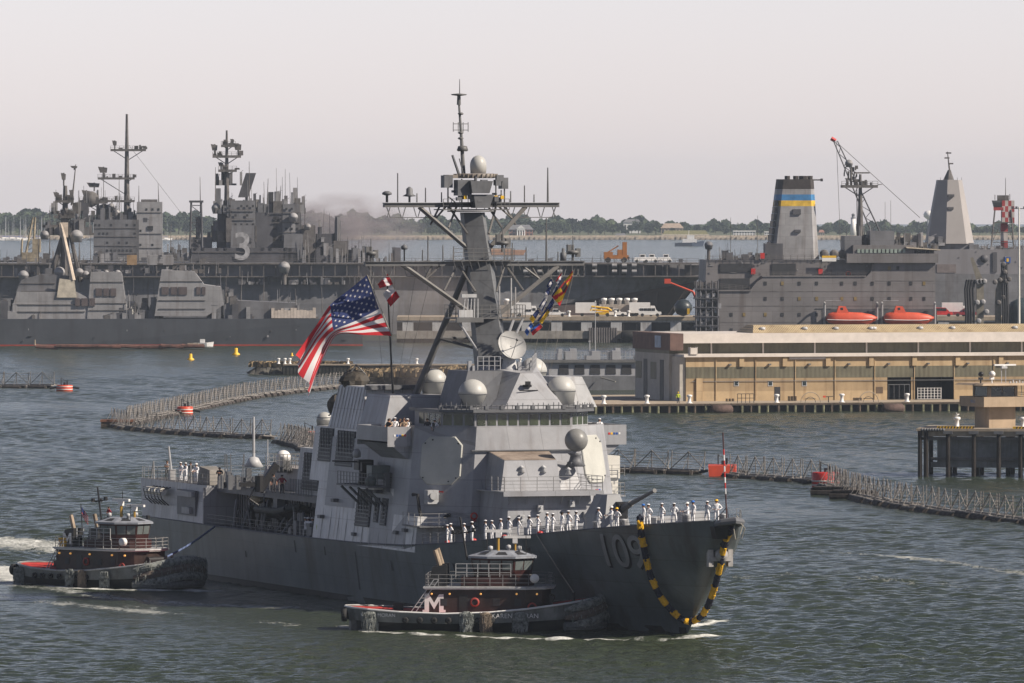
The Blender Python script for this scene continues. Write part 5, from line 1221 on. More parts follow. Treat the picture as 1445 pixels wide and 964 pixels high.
for i, (q, lab, ms, cf) in enumerate([
  ([(778,392),(781,398),(776,410),(771,404)], "blue and white signal flag highest on the left hoist under the yard", [CB,CW], lambda u,v: 1 if abs(u-.5)<.25 and abs(v-.5)<.25 else 0),
  ([(774,405),(777,411),(771,424),(766,418)], "second blue and white signal flag on the left hoist", [CB,CW], lambda u,v: int(u*1.99)),
  ([(769,419),(772,426),(765,440),(760,433)], "third signal flag on the left hoist, dark blue with a white band", [CB,CW], lambda u,v: 1 if abs(v-.5)<.2 else 0),
  ([(758,436),(762,440),(752,456),(747,450)], "blue signal flag with a yellow lower end on the left hoist", [CB,CY], lambda u,v: 1 if u>.6 else 0),
  ([(749,455),(753,459),(744,474),(740,468)], "lowest blue and white signal flag on the left hoist", [BLUE,CW], lambda u,v: 1 if abs(u-.5)<.15 else 0),
  ([(785,402),(788,408),(782,422),(777,417)], "blue flag with white edge just below the tricolour on the right hoist", [CB,CW], lambda u,v: 1 if v<.2 else 0),
  ([(780,420),(783,426),(775,440),(770,436)], "plain dark blue signal flag on the right hoist", [CB,CW], lambda u,v: 0),
  ([(772,434),(776,440),(765,457),(758,452)], "yellow and blue signal flag on the right hoist above the red one", [CY,CB], lambda u,v: 1 if v<.4 else 0),
  ([(761,456),(766,461),(752,474),(748,466)], "red and light blue signal flag lowest on the right hoist", [CR,BLUE], lambda u,v: 1 if v<.35 else 0)]):
    cloth("signal_flag", lab, q, 749.5 + i*.15, cf, ms, nu=8, nv=8, wave=.1, group="signal flags below the yard")

# ------------------------------------------------------------------ garland on the bow
G = [(902.5,729,9.8),(904,745,9.9),(907,765,9.9),(913,795,9.9),(921,820,9.9),(932,842,9.8),(948,862,9.6),(962,874,9.3),(975,877.5,8.8),(988,871,8.2),(998,857,7.2),(1008,830,5.8),(1016,800,4.4),(1020,778,3.2),(1025,760,2.5),(1033,746,2.0)]
gp = []
for x, y, s in G:
    p = SH.at(x, y, s)
    if x > 970: p = SH.on(x, y, -.3 if x < 980 else 0.0)
    if p.z > 0 and p.x < 0:
        lim = -(hull_half(p.y, p.z) + .28)
        if p.x > lim and x < 970: p = SH.on(x, y, lim)
    gp.append(p)
t = thing("garland", "black and yellow flower garland hanging in a deep loop across the destroyer's bow", "garland", SH.w(*gp[0]), SH.a)
g0 = Vector(gp[0]); NG = 27; cum = [spline(gp, i/NG) - g0 for i in range(NG+1)]
gk = mat("garland_navy",(0.012,0.014,0.03),.9,bump=1.0,scale=4); gy = mat("garland_yellow",(0.72,0.40,0.01),.9,bump=1.0,scale=4)
rnd = random.Random(2)
for i in range(NG):
    m = MB(); a, b = cum[i], cum[i+1]
    for k in range(60):
        c = a.lerp(b, rnd.random()) + Vector((rnd.gauss(0,.08), rnd.gauss(0,.08), rnd.gauss(0,.08)))
        r = rnd.uniform(.08,.16); m.lathe(c, [(.01,-r),(r*.8,-r*.5),(r,0),(r*.75,r*.6),(.01,r)], 6)
    m.tube(a, b, .27, n=9); m.build("yellow_section" if i % 2 else "navy_section", gy if i % 2 else gk, t)

# ------------------------------------------------------------------ tugs
def shaggy(name, c, seed, parent):
    rn = random.Random(seed); m = MB(); c = Vector(c); H_ = rn.uniform(1.25,1.6); W_ = rn.uniform(.5,.68)
    m.loft([[(c.x+W_*k*math.cos(a*PI/5), c.y+.28*k*math.sin(a*PI/5), c.z+z) for a in range(10)] for z,k in ((H_*.55,.5),(H_*.4,.85),(0,1.0),(-H_*.4,.9),(-H_*.55,.6))])
    for i in range(130):
        a = rn.uniform(-PI,0); x = c.x + W_*math.cos(a)*rn.uniform(.6,1.1); y = c.y + .32*math.sin(a); z = c.z + rn.uniform(-H_*.45,H_*.55); l_ = rn.uniform(.3,.8)
        m.tube((x,y,z),(x+rn.uniform(-.1,.1),y-rn.uniform(.0,.08),z-l_),.035,.018,4)
    return m.build(name, FEND if seed % 3 else mat("fender_tan",(0.26,0.21,0.16),.95,bump=1.0,scale=4), parent)
def tug(name, label, x, y, ang, Lh, mdark, flip=1, letter=True, scale=1.0):
    fr = front(x, y, ang); t = fr.root(name, label, "tugboat", "tugs working the destroyer"); t.scale = (scale,)*3
    h = Lh/2; B = 4.3
    def half(u):
        f = (u+h)/(2*h); return B*(1-abs(2*f-1)**3.2)**.55 if 0 < f < 1 else .01
    def shr(u): f = (u+h)/(2*h); return 1.55 + 1.5*max(0, f-.45)**1.6*2.2 + 1.4*max(0,.32-f)
    us = [-h+.02,-h+.25,-h+.8,-h*.8,-h*.55,-h*.2,h*.15,h*.45,h*.7,h*.85,h*.95,h-.02]
    # hull: rings from waterline up to the bulwark, both sides
    m = MB(); lev = [(-.6,.80),(0.12,.90),(.42,.97),(1.0,1.0)]
    ring = []
    for f, k in lev:
        r = [(u*(.97 if f < .5 else 1), -half(u)*k, f*shr(u) if f > 0 else f) for u in us] + [(u*(.97 if f < .5 else 1), half(u)*k, f*shr(u) if f > 0 else f) for u in us[::-1]]
        ring.append(r)
    m.mi = 0; m.loft(ring[:3], cap=False); m.mi = 1; m.loft(ring[2:], cap=False)
    m.mi = 1; inner = [[(a*.985, b*.95, c) for a,b,c in ring[3]], [(a*.985, b*.95, c-.16) for a,b,c in ring[3]]]
    m.loft([ring[3], inner[0]], cap=False); m.loft(inner, cap=False)
    m.build("hull", [TUGB, mat("bulwark_grey",(0.20,0.21,0.20),.6,streak=.6,var=.15)], t)
    m = MB(); r = [(a*.98,b*.94,c-.10) for a,b,c in ring[3]]; n_ = len(us)
    m.add(r, [(i, i+1, 2*n_-2-i, 2*n_-1-i) for i in range(n_-1)]); m.build("main_deck", mat("tug_deck_red",(0.50,0.035,0.025),.8,var=.2,streak=.2), t)
    m = MB(); m.path([(a,b*1.02,c*.97) for a,b,c in ring[3]], .09, 6, closed=True); m.build("rubbing_strake", WHITE if not mdark else GREYL, t)
    # deckhouse with rounded front
    def outl(u0, u1, w, rr=1.2):
        return [(u0,-w),(u1-rr,-w),(u1-.3*rr,-w*.72),(u1,-w*.3),(u1,w*.3),(u1-.3*rr,w*.72),(u1-rr,w),(u0,w)]
    def deckblock(nm, u0, u1, w, z0, z1, mt, rr=1.2, lean=0, grow=0):
        m = MB(); a = outl(u0,u1,w,rr); m.prism([(p,q,z0) for p,q in a], [(p+lean+(grow if p>u0+.1 else -grow), q*(1+grow*.3), z1) for p,q in a]); return m.build(nm, mt, t)
    deckblock("deckhouse", -3.7, 6.6, 2.9, .9, 3.55, mat("tug_house",(0.035,0.02,0.016),.5,var=.3,streak=.4), 2.0)
    deckblock("boat_deck", -3.9, 7.0, 3.2, 3.56, 3.7, GREYL, 2.2)
    deckblock("boat_deck_coaming", -3.8, 6.9, 3.1, 3.46, 3.55, WHITE, 2.2)
    deckblock("upper_house", -.8, 5.2, 2.1, 3.72, 4.45, TUGR, 1.4)
    # octagonal wheelhouse, windows all round
    def octo(c, rx, ry): return [(c+rx*math.cos(PI/8+k*PI/4), ry*math.sin(PI/8+k*PI/4)) for k in range(8)]
    A = octo(2.6,2.55,2.2); Bq = octo(2.6,2.85,2.45); m = MB(); m.prism([(p,q,4.46) for p,q in A], [(p,q,6.0) for p,q in Bq]); m.build("wheelhouse", TUGR, t)
    for k in range(8):
        a0, a1 = Vector((*A[k],4.46)), Vector((*A[(k+1)%8],4.46)); b0, b1 = Vector((*Bq[k],6.0)), Vector((*Bq[(k+1)%8],6.0))
        c = (a0+a1)/2 - Vector((2.6,0,4.46)); c.z = 0; nn = c.normalized()
        for h0, h1 in ((.06,.47),(.53,.94)):
            P = lambda f, g: a0.lerp(a1, f).lerp(b0.lerp(b1, f), g)
            m = MB(); q = [P(h0,.38)+nn*.03, P(h1,.38)+nn*.03, P(h1,.9)+nn*.03, P(h0,.9)+nn*.03]; m.loft([q, [p-nn*.1 for p in q]]); m.build("wheelhouse_window", mat("tug_glass",(0.14,0.16,0.16),.08,spec=.8), t)
    m = MB(); C = octo(2.6,3.1,2.75); Dq = octo(2.6,1.6,1.4); m.prism([(p,q,6.02) for p,q in C], [(p,q,6.18) for p,q in C]); m.prism([(p,q,6.19) for p,q in C], [(p,q,6.6) for p,q in Dq]); rf_ = m.build("wheelhouse_roof", mat("tug_roof_blue_white",(0.27,0.29,0.33),.5,var=.1,streak=.5), t)
    for k in range(8):
        a0, a1 = Vector((*C[k],6.19)), Vector((*C[(k+1)%8],6.19)); b0, b1 = Vector((*Dq[k],6.6)), Vector((*Dq[(k+1)%8],6.6))
        P = lambda f, g: a0.lerp(a1, f).lerp(b0.lerp(b1, f), g) + Vector((0,0,.03))
        m = MB(); m.add([P(.25,.3),P(.75,.3),P(.7,.8),P(.3,.8)], [(0,1,2,3)]); m.build("skylight", DARK, rf_)
    # mast, radars, lamps
    m = MB(); m.tube((2.2,0,6.5),(2.2,0,8.1),.12); m.tube((3.6,.4,6.5),(3.6,.4,7.6),.1); m.each("radar_post", mat("post_ochre",(0.42,0.25,0.04),.6), t)
    m = MB(); m.box(1.1,3.3,-.12,.12,8.12,8.35); m.box(2.0,2.4,-.2,.2,7.7,8.1); m.each("radar_bar", WHITE, t)
    m = MB(); m.box(2.6,4.9,.28,.52,7.62,7.83); m.box(3.4,3.8,.2,.6,7.2,7.6); m.each("radar_bar", WHITE, t)
    m = MB(); m.tube((1.2,1.2,6.3),(1.2,1.2,9.0),.04); m.tube((-.4,0,5.8),(-1.0,0,9.4),.09); m.tube((-1.6,0,8.0),(.3,0,8.2),.06); m.tube((-1.2,-.6,8.0),(-1.2,.6,8.0),.05); m.tube((4.6,-1.2,6.2),(4.6,-1.2,7.9),.03)
    for p in ((-1.6,0,8.0),(-1.2,.6,8.0),(.1,0,8.2),(4.7,1.1,6.5)): m.box(p[0]-.14,p[0]+.14,p[1]-.14,p[1]+.14,p[2]-.05,p[2]+.3)
    m.build("mast", BLACK, t)
    m = MB()
    for p in ((1.6,-1.0),(4.0,-.9),(3.0,1.2)): m.lathe((p[0],p[1],6.5),[(.12,0),(.12,.2),(.22,.25),(.2,.5),(.01,.55)],8)
    m.each("searchlight", GREYL, t)
    # stack with letter
    m = MB(); m.prism([(-3.5,-2.3,3.72),(-2.0,-2.3,3.72),(-2.0,-1.0,3.72),(-3.5,-1.0,3.72)], [(-3.2,-2.25,5.3),(-2.0,-2.25,5.5),(-2.0,-1.1,5.5),(-3.2,-1.1,5.3)]); m.prism([(-3.5,1.0,3.72),(-2.0,1.0,3.72),(-2.0,2.3,3.72),(-3.5,2.3,3.72)], [(-3.2,1.1,5.3),(-2.0,1.1,5.5),(-2.0,2.25,5.5),(-3.2,2.25,5.3)])
    m.each("stack", TUGB, t)
    m = MB(); m.tube((-2.6,-1.6,5.4),(-3.0,-1.6,6.7),.2,.2,8); m.tube((-2.6,1.6,5.4),(-3.0,1.6,6.7),.2,.2,8); m.each("exhaust_pipe", mat("exhaust_tan",(0.32,0.25,0.18),.7,var=.2), t)
    if letter:
        lz, lu, sz = (1.55, -3.0, 2.1) if not mdark else (3.95, -2.75, 1.5)
        vy = -2.93 if not mdark else -2.36
        m = MB(); mq = lambda pts: m.add([(lu + a*sz, vy, lz + b*sz) for a,b in pts], [tuple(range(len(pts)))]); mq([(-.38,0),(-.2,0),(-.2,.72),(-.38,.72)]); mq([(.2,0),(.38,0),(.38,.72),(.2,.72)]); mq([(-.2,.72),(-.2,.46),(0,.12),(0,.38)]); mq([(0,.38),(0,.12),(.2,.46),(.2,.72)]); mq([(-.46,0),(-.38,0),(-.38,.1),(-.46,.1)]); mq([(.38,0),(.46,0),(.46,.1),(.38,.1)]); m.build("letter", WHITE, t, fix=False)
    # ladder, rails
    m = MB()
    for k in (0,.45): m.tube((-5.2+k*.2,-3.0-k*.0,1.2),( -3.3+k*.2+.3,-3.0,4.3),.045,n=4) if k == 0 else m.tube((-4.8,-3.0,1.2),(-2.6,-3.0,4.3),.045,n=4)
    for i in range(9): f = i/8; m.tube((-5.2+2.2*f,-3.0,1.2+3.1*f),(-4.8+2.2*f,-3.0,1.2+3.1*f),.035,n=4)
    m.build("ladder", GREYL, t)
    m = MB(); rail(m, [(-3.7,-3.0,3.7),(4.9,-3.0,3.7),(6.3,-2.2,3.7),(6.9,0,3.7),(6.3,2.2,3.7),(4.9,3.0,3.7),(-3.7,3.0,3.7),(-3.7,-3.0,3.7)], 1.0, 3, .03, 1.1); m.build("upper_rail", RAILM, t)
    m = MB(); rail(m, [(-1.2,-2.6,4.5),(3.4,-2.7,4.5)], 1.1, 3, .035, .9); m.build("bridge_rail", GREYL, t)
    for p in ((-1.2,3.0),(3.6,2.6)):
        m = MB(); m.lathe((p[0]+1.6,-2.96,p[1]-.6),[(.26,-.06),(.40,-.06),(.40,.06),(.26,.06),(.26,-.06)],14,'Y'); m.build("life_ring", mat("ring_red",(0.30,0.04,0.03),.6), t)
    m = MB(); m.lathe((5.4,-3.0,4.4),[(.01,-.2),(.38,-.2),(.38,.2),(.01,.2)],14,'Y'); m.build("raft_canister", WHITE, t)
    for uu in (-3.2,-1.7,.9,3.9,5.6):
        m = MB(); m.lathe((uu,-2.95,3.1),[(.01,-.1),(.09,-.1),(.09,.05),(.01,.05)],8,'Y'); m.build("deck_lamp", LAMP, t)
    for uu in (-2.2,0,2.2,4.0):
        m = MB(); m.box(uu-.28,uu+.28,-2.94,-2.8,2.1,2.7); m.build("porthole", DARK, t)
    m = MB(); m.box(-.9,-.2,-2.95,-2.8,1.3,3.0); m.build("door", TUGB, t)
    # deck gear: winch, capstan, H bitt, tyres
    m = MB(); m.box(h*.55,h*.55+.9,-.9,.9,1.3,2.6); m.tube((h*.62,-1.0,2.6),(h*.62,1.0,2.6),.35,n=12); m.tube((h*.8,-.4,2.2),(h*.8,-.4,3.1),.13); m.tube((h*.8,.4,2.2),(h*.8,.4,3.1),.13); m.box(-h*.62,-h*.54,-.3,.3,1.2,2.2); m.each("deck_winch", BLACK, t)
    # fenders: bow pudding and side fenders
    def at_side(u, z): return (u, -half(u)-.18, z)
    m = MB(); R_ = []
    for k in range(15):
        a = -1.25 + 2.5*k/14; u = h*.62 + h*.42*math.cos(a); v = B*1.0*math.sin(a)*1.06; R_.append((u, v, 1.0))
    for zz, rr, mt_ in ((2.55,.42,0),(1.85,.46,1),(1.1,.46,0)):
        m.mi = mt_; m.path([(u,v,zz + .22*math.cos(v*.7) - .5*(abs(v)/4.4)**3) for u,v,_ in R_], [rr*min(1,.35+.3*min(k,14-k)) for k in range(15)], 8)
    rn = random.Random(77); m.mi = 0
    for k in range(160):
        j = rn.uniform(.5,13.5); i0 = int(j); g = j-i0; u = R_[i0][0]*(1-g)+R_[i0+1][0]*g; v = R_[i0][1]*(1-g)+R_[i0+1][1]*g; z = rn.uniform(1.1,2.9); o_ = Vector((u-h*.62,v,0)).normalized()*.42
        p0 = Vector((u,v,z))+o_; m.tube(p0, p0+Vector((rn.uniform(-.12,.12),rn.uniform(-.12,.12),-rn.uniform(.25,.7)))+o_*.15, .035,.02,4)
    m.build("bow_fender", [FEND, mat("fender_brown",(0.16,0.13,0.11),.95,bump=.9,scale=3)], t)
    m = MB(); m.path([(u*.995,v,.45) for u,v,_ in R_], .38, 8); m.build("fender_net", mat("net_grey",(0.15,0.16,0.16),.95,bump=1.0,scale=8), t)
    for i, uu in enumerate((-h*.78, -h*.02, h*.13, h*.40)):
        shaggy("side_fender", at_side(uu, .85 + .1*(i%2)), 40+i, t)
    for uu, vv in ((-h-.1,0),(-h+.05,-1.6),(-h+.05,1.6)):
        m = MB(); m.lathe((uu,vv,1.25),[(.25,-.2),(.55,-.2),(.55,.2),(.25,.2),(.25,-.2)],14,'X'); m.build("tyre", RUB, t)
    for k in range(7):
        uu = -h*.5 + k*1.2; m = MB(); m.lathe((uu,-half(uu)-.12,.95),[(.12,-.1),(.28,-.1),(.28,.1),(.12,.1),(.12,-.1)],10,'Y'); m.build("small_tyre", RUB, t)
    m = MB()
    if not mdark: glyphs("KAREN MORAN", .55, m, lambda u, v: (h*.36+u, -half(h*.36+u)*1.0-.06, 1.15+v), 1)
    else: glyphs("TUG", .5, m, lambda u, v: (-h*.8+u, -half(-h*.8+u)-.06, .95+v), 1)
    if not mdark:
        m.build("name_lettering", WHITE, t, fix=False); m = MB(); glyphs("KAREN MORAN", .42, m, lambda u, v: (-h*.72+u, -half(-h*.72+u)-.07, 1.2+v), 1); m.build("name_lettering", WHITE, t, fix=False)
    return fr, t, h
LAMP = mat("lamp_amber", (0.9, 0.45, 0.12), .5, emit=.35)
fR, tR, hR = tug("tugboat", "black and maroon tug with a white M beneath the destroyer's bow number", 666, 888, R(-3), 21.3, False)
fL, tL, hL = tug("tugboat", "black tug with a red stern deck and yellow tub pushing at the destroyer's stern", 148, 826, R(-42), 21.5, True, scale=.97)
m = MB(); m.lathe((0,0,0),[(.55,0),(.68,1.1),(.72,1.1),(.72,1.2),(.6,1.2),(.55,.9),(.01,.9)],16)
t = m.build("tub", YEL); p = tL.matrix_basis @ Vector((-3.2,-2.0,3.72)); t.location = Vector(fL.w(-3.4*.97,-1.9*.97,3.72*.97)); t.location.z = 3.2; tag(t, "bright yellow tub standing behind the stack of the left tug", "tub")
# small flag on the left tug
a = Vector(fL.w(-2.0*.97, -1.0, 4.6)); fp = thing("small_flag", "small striped flag on a dark staff on the left tug", "flag", a)
m = MB(); m.tube((0,0,0),(-.15,0,3.0),.05); m.build("staff", BLACK, fp)
m = MB(); m.smooth = True; m.grid(lambda u,v: (-.1+ (.9*u)*.7, .12*math.sin(u*5), 2.7-v*.8-u*.9), 9, 7); m.m = [(2 if i<4 and j<4 else j % 2) for i in range(9) for j in range(7)]; m.build("cloth", [CR, CW, CB], fp, fix=False)
# tow lines
def line(name, label, a, b, r, mt, sag=.3, cat="rope"):
    a = Vector(a); b = Vector(b); t_ = MB(); t_.path([ (a.lerp(b, i/12) - a) - Vector((0,0,sag*math.sin(PI*i/12))) for i in range(13)], r, 6)
    o = t_.build(name, mt); o.location = a; return tag(o, label, cat)
line("tow_line", "thin pale line from the right tug's bow up to the destroyer's deck by the gun", fR.w(hR*.8,0,3.1), SH.w(-(bm_(26)+.05), 26, dz(26)), .05, ROPE, .05)
p = SH.on(303, 741, -9.95); line("tow_line", "blue tow line from the left tug up to the destroyer's aft rail", fL.w(hL*.75*.97,0,2.8), SH.w(-9.95, p.y, dz(p.y)), .10, ROPEB, .2)
# crew on the tug roof
person('mr', fL.w(-.3, .8, 5.72), -1.0, "person in maroon standing on the wheelhouse roof of the left tug", None, .9)
# ------------------------------------------------------------------ floating security barrier
BM_ = mat("barrier_steel", (0.26,0.24,0.22), .7, var=.2); BF = mat("barrier_float", (0.055,0.045,0.04), .9, var=.3, bump=.6)
def barrier_proto(label, group):
    t = thing("barrier_section", label, "floating barrier", (0,0,0), 0, group); Lm = 5.3; h = Lm/2
    for y in (-1.1, 1.1):
        m = MB(); m.tube((-h*.9,y,.1),(h*.5,y,.1),.42,n=10); m.build("float", BF, t)
    m = MB(); m.box(-h,h,-.15,.15,.55,.72); m.box(-h,h,-1.2,-1.05,.5,.62); m.box(-h,h,1.05,1.2,.5,.62)
    for x in (-h*.8,-h*.2,h*.4,h*.95): m.box(x-.08,x+.08,-1.3,1.3,.45,.56)
    m.build("deck_beam", BM_, t)
    for x in (-h+.1, 0, h-.1):
        m = MB(); m.tube((x,0,.6),(x,0,3.0),.065,n=6); m.tube((x,-1.1,.6),(x,0,2.4),.04,n=4); m.build("post", BM_, t)
    m = MB(); m.tube((-h+.1,0,.75),(0,0,2.9),.06,n=5); m.tube((0,0,2.9),(h-.1,0,.75),.06,n=5); m.build("brace", BM_, t)
    m = MB()
    for k in range(6):
        z = .95 + k*.36; m.path([(-h,0,z),(-h*.5,.02,z-.09),(0,0,z),(h*.5,.02,z-.09),(h,0,z)], .024, 4)
    for k in range(3): x = -h + 1.8*k + .8; m.tube((x,0,.8),(x,0,2.75),.014,n=3)
    m.build("net", BM_, t); return t
def lay(proto, pts, label, group, first=False, wig=.04, step=5.6):
    P = [W(*p) for p in pts]; acc = 0; n = 0; pos = 0.0
    for a, b in zip(P, P[1:]):
        L_ = (b-a).length; d = (b-a)/L_
        while pos < L_:
            q = a + d*pos; rz = math.atan2(d.y, d.x) + random.uniform(-wig, wig)
            if first: o = proto; o.location = q; o.rotation_euler = (0,0,rz); first = False
            else: o = dup(proto, q, rz, label, group)
            o.rotation_euler.x = random.uniform(-.07,.07); o.rotation_euler.y = random.uniform(-.02,.02); o.location.z = random.uniform(-.1,.08); pos += step*random.uniform(.95,1.05); n += 1
        pos -= L_
    return n
gR = "barrier sections floating right of the bow"; gN = "barrier sections of the near arm left of the destroyer"; gF = "barrier sections of the far arm left of the destroyer"
bp_ = barrier_proto("steel net barrier section floating between the destroyer's bow and the red mooring box", gR)
n = lay(bp_, [(872,667),(995,670)], bp_['label'], gR, True)
n += lay(bp_, [(1042,674),(1160,683)], "net barrier section between the red box and the striped drum right of the bow", gR)
n += lay(bp_, [(1172,690),(1195,699),(1230,709),(1290,720),(1360,729),(1450,739),(1490,744)], "net barrier section in the curve running right from the striped drum", gR, wig=.08, step=5.4)
n += lay(bp_, [(485,547),(425,553),(355,562),(290,575),(228,589),(175,601)], "net barrier section in the long far arm reaching back toward the islet", gF)
n += lay(bp_, [(163,603),(180,606),(240,612),(310,617),(395,621)], "net barrier section in the near arm left of the destroyer", gN)
n += lay(bp_, [(402,626),(425,631),(446,640),(452,652)], "net barrier section crowded behind the destroyer's uptakes", gN, wig=.3, step=3.6)
n += lay(bp_, [(-12,547),(68,548)], "net barrier section at the far left edge of the picture", "barrier sections at the left edge")
WB = mat("drum_white",(0.6,0.58,0.55),.6)
def drum(x, y, label, r=1.6, h=1.5, stripes=False, box=False):
    t = thing("mooring_drum", label, "mooring buoy", W(x,y))
    m = MB()
    if box: m.prism([(-1.8,-1.5,-.2),(1.6,-1.5,-.2),(1.8,1.5,-.2),(-1.7,1.5,-.2)], [(-1.9,-1.4,1.4),(1.6,-1.4,1.35),(1.8,1.5,1.5),(-1.8,1.5,1.5)])
    else: m.lathe((0,0,-.3), [(r*.9,0),(r,.15),(r,h+.2),(r*.92,h+.3),(.01,h+.32)], 20)
    m.build("body", ORANGE if not stripes else RED, t)
    m = MB()
    for z in ((.25,.75) if not box else (.6,)):
        if not box: m.lathe((0,0,z), [(r+.02,0),(r+.04,.05),(r+.02,.16)], 20)
    if m.v: m.build("white_band", WB, t)
    m = MB(); m.tube((-.6,0,h),(-.6,0,h+1.3),.08); m.tube((.5,0,h),(.5,0,h+.8),.15); m.box(-.2,.2,-.2,.2,h,h+.5); m.tube((-.6,0,h+1.2),(.5,0,h+.7),.04); m.build("top_fitting", BLACK, t)
    m = MB(); m.tube((r,0,.7),(r+1.2,0,.5),.2); m.tube((-r,0,.7),(-r-1.2,0,.5),.2); m.build("coupling", BLACK, t); return t
drum(1020,672,"red square mooring box with fittings on top right of the destroyer's bow", 1.9, 1.5, box=True)
drum(1165,688,"red and white striped drum where the right barrier turns",1.7,1.9,True)
drum(91,552,"red mooring drum alone at the far left of the water",1.5,1.1)
drum(261,585,"red drum in the far barrier arm left of the flag",1.3,1.3)
drum(436,622,"red drum beside the crowded barrier behind the uptakes",1.2,1.4)
t = thing("pontoon", "dark timber pontoon at the outer corner of the left barrier loop", "pontoon", W(166,603)); m = MB()
for k in range(4): m.tube((-2.5,-1.5+k,.3),(2.5,-1.5+k,.3),.5,n=9)
m.each("log", WOOD, t, None); m = MB(); m.box(-2.6,2.6,-2,2,.85,1.2); m.build("deck", RUST, t)
for x, y, lb in ((1178,699,"long dark float beneath the turn of the right barrier"),(1205,704,"dark float just right of the barrier's turn")):
    t = thing("pontoon", lb, "pontoon", W(x,y), R(-12)); m = MB(); m.tube((-2.8,-.5,.3),(2.8,-.5,.3),.6,n=10); m.tube((-2.8,.8,.3),(2.8,.8,.3),.6,n=10); m.each("log", BF, t, None); m = MB(); m.box(-2.5,2.5,-1,1.2,.9,1.05); m.build("deck", BF, t)
def can_buoy(x, y, label, s=1.0):
    t = thing("can_buoy", label, "buoy", W(x,y)); m = MB(); m.lathe((0,0,-.2),[(1.0*s,0),(1.05*s,.5*s),(.5*s,.9*s),(.45*s,2.0*s),(.01,2.1*s)],14); m.build("body", YEL, t)
    m = MB(); m.lathe((0,0,1.9*s),[(.15*s,0),(.15*s,.5*s),(.01,.55*s)],8); m.build("lantern", BLACK, t)
can_buoy(269,508,"small yellow buoy below the timber boom at left",.75); can_buoy(333,501,"small yellow buoy left of the national flag",.85); can_buoy(412,502,"tiny orange yellow buoy beside the flag's fly end",.4)
t = thing("timber_boom", "long raft of rusty brown timbers floating beside the far grey destroyer", "log raft", W(160,493)); m = MB(); rnd = random.Random(6)
for i in range(16):
    x = -18 + (i%8)*4.8 + rnd.uniform(-.5,.5); yy = -1.5 + (i//8)*2.4 + rnd.uniform(-.4,.4); m.tube((x,yy,.4+rnd.random()*.5),(x+5.2,yy+rnd.uniform(-.3,.3),.4+rnd.random()*.5),.42,n=7)
m.each("timber", mat("raft_brown",(0.13,0.06,0.045),.9,var=.3), t, None); m = MB(); m.tube((-18,0,.9),(-18,0,2.2),.2); m.box(17,19.5,-1,1,.4,1.4); m.each("raft_fitting", CONC, t, None)
t = thing("work_boat", "small white work boat at the right end of the brown timber raft", "boat", W(286,489)); m = MB(); m.loft([[(-2.2,-.9,.8),(-2.2,.9,.8),(-2.1,.7,-.1),(-2.1,-.7,-.1)],[(1,-.9,.9),(1,.9,.9),(1,.6,-.1),(1,-.6,-.1)],[(2.6,-.05,1.1),(2.6,.05,1.1),(2.4,.05,0),(2.4,-.05,0)]]); m.build("hull", WHITE, t); m = MB(); m.box(-.6,.5,-.5,.5,.9,1.7); m.build("console", WHITE, t)

# ------------------------------------------------------------------ concrete watch platform at the right
TAN = mat("tower_concrete", (0.42,0.32,0.22), .9, var=.06, streak=.3); PILE = mat("creosote_pile",(0.022,0.018,0.016),.9,var=.3); PANC = mat("pier_panel",(0.19,0.20,0.20),.9,var=.12,streak=.5)
WP = front(1295, 673, R(-9)); t = WP.root("watch_platform", "concrete platform on black piles carrying the harbour lookout at the right", "pier")
zt = 6.2; U1 = 20
m = MB(); m.box(0,U1,0,14,zt-1.0,zt-.35); m.box(-.15,U1,-.15,14.2,zt-.34,zt); m.build("deck_slab", CONC, t)
m = MB(); m.box(2.4,U1,1.0,1.3,1.6,zt-1.1); m.box(1.6,U1,.9,1.5,1.2,1.9)
m.build("wall_panel", PANC, t); m = MB(); m.box(1.6,U1,.55,.9,2.1,2.5); m.box(.2,U1,.3,.6,zt-1.5,zt-1.1); m.build("waling", mat("waling_timber",(0.14,0.135,0.13),.9), t)
for i, x in enumerate((.3,1.1,3.9,7.2,10.4,13.2,14.2,16.8,19.4)):
    m = MB(); m.tube((x,-.1,-1),(x,-.1,zt-.3),.3,.27,9); m.build("pile", PILE, t)
for x in (.4,3.5,7,11,15): m = MB(); m.tube((x,6,-1),(x,6,zt-.5),.3,n=8); m.tube((x,12,-1),(x,12,zt-.5),.3,n=8); m.build("rear_pile", PILE, t)
m = MB()
for k in range(9): m.lathe((.6+k*.34,-.4,zt-.35),[(.12,0),(.2,.1),(.2,.3),(.1,.4)],8)
for x in (3.9,7.2,10.4,13.2): m.box(x-.6,x+.6,-.45,-.1,zt-.7,zt-.3)
m.build("edge_fitting", GREYD, t)
m = MB(); m.mi = 0; m.box(2.5,7.2,.0,.22,zt+.01,zt+.28); 
m.box(12.2,20,.0,.22,zt+.01,zt+.28)
m.build("kerb_beam", YEL, t); m = MB()
for k in range(40):
    x = 2.6 + k*.4
    if x < 7.1 or x > 12.3: m.prism([(x,-.012,zt+.02),(x+.18,-.012,zt+.02),(x+.18,.0,zt+.02),(x,.0,zt+.02)],[(x+.1,-.012,zt+.27),(x+.28,-.012,zt+.27),(x+.28,.0,zt+.27),(x+.1,.0,zt+.27)])
m.build("hazard_stripes", BLACK, t)
def bollard_proto():
    t = thing("bollard", "x", "bollard", (0,0,0), 0, "white mooring bollards"); m = MB(); m.lathe((0,0,0),[(.42,0),(.42,.12),(.28,.2),(.26,1.0),(.45,1.15),(.45,1.35),(.25,1.45),(.01,1.47)],14); m.build("post", WHITE, t)
    m = MB(); m.lathe((0,0,.02),[(.5,0),(.5,.08),(.42,.1)],14); m.build("base_plate", WHITE, t); return t
bol = bollard_proto()
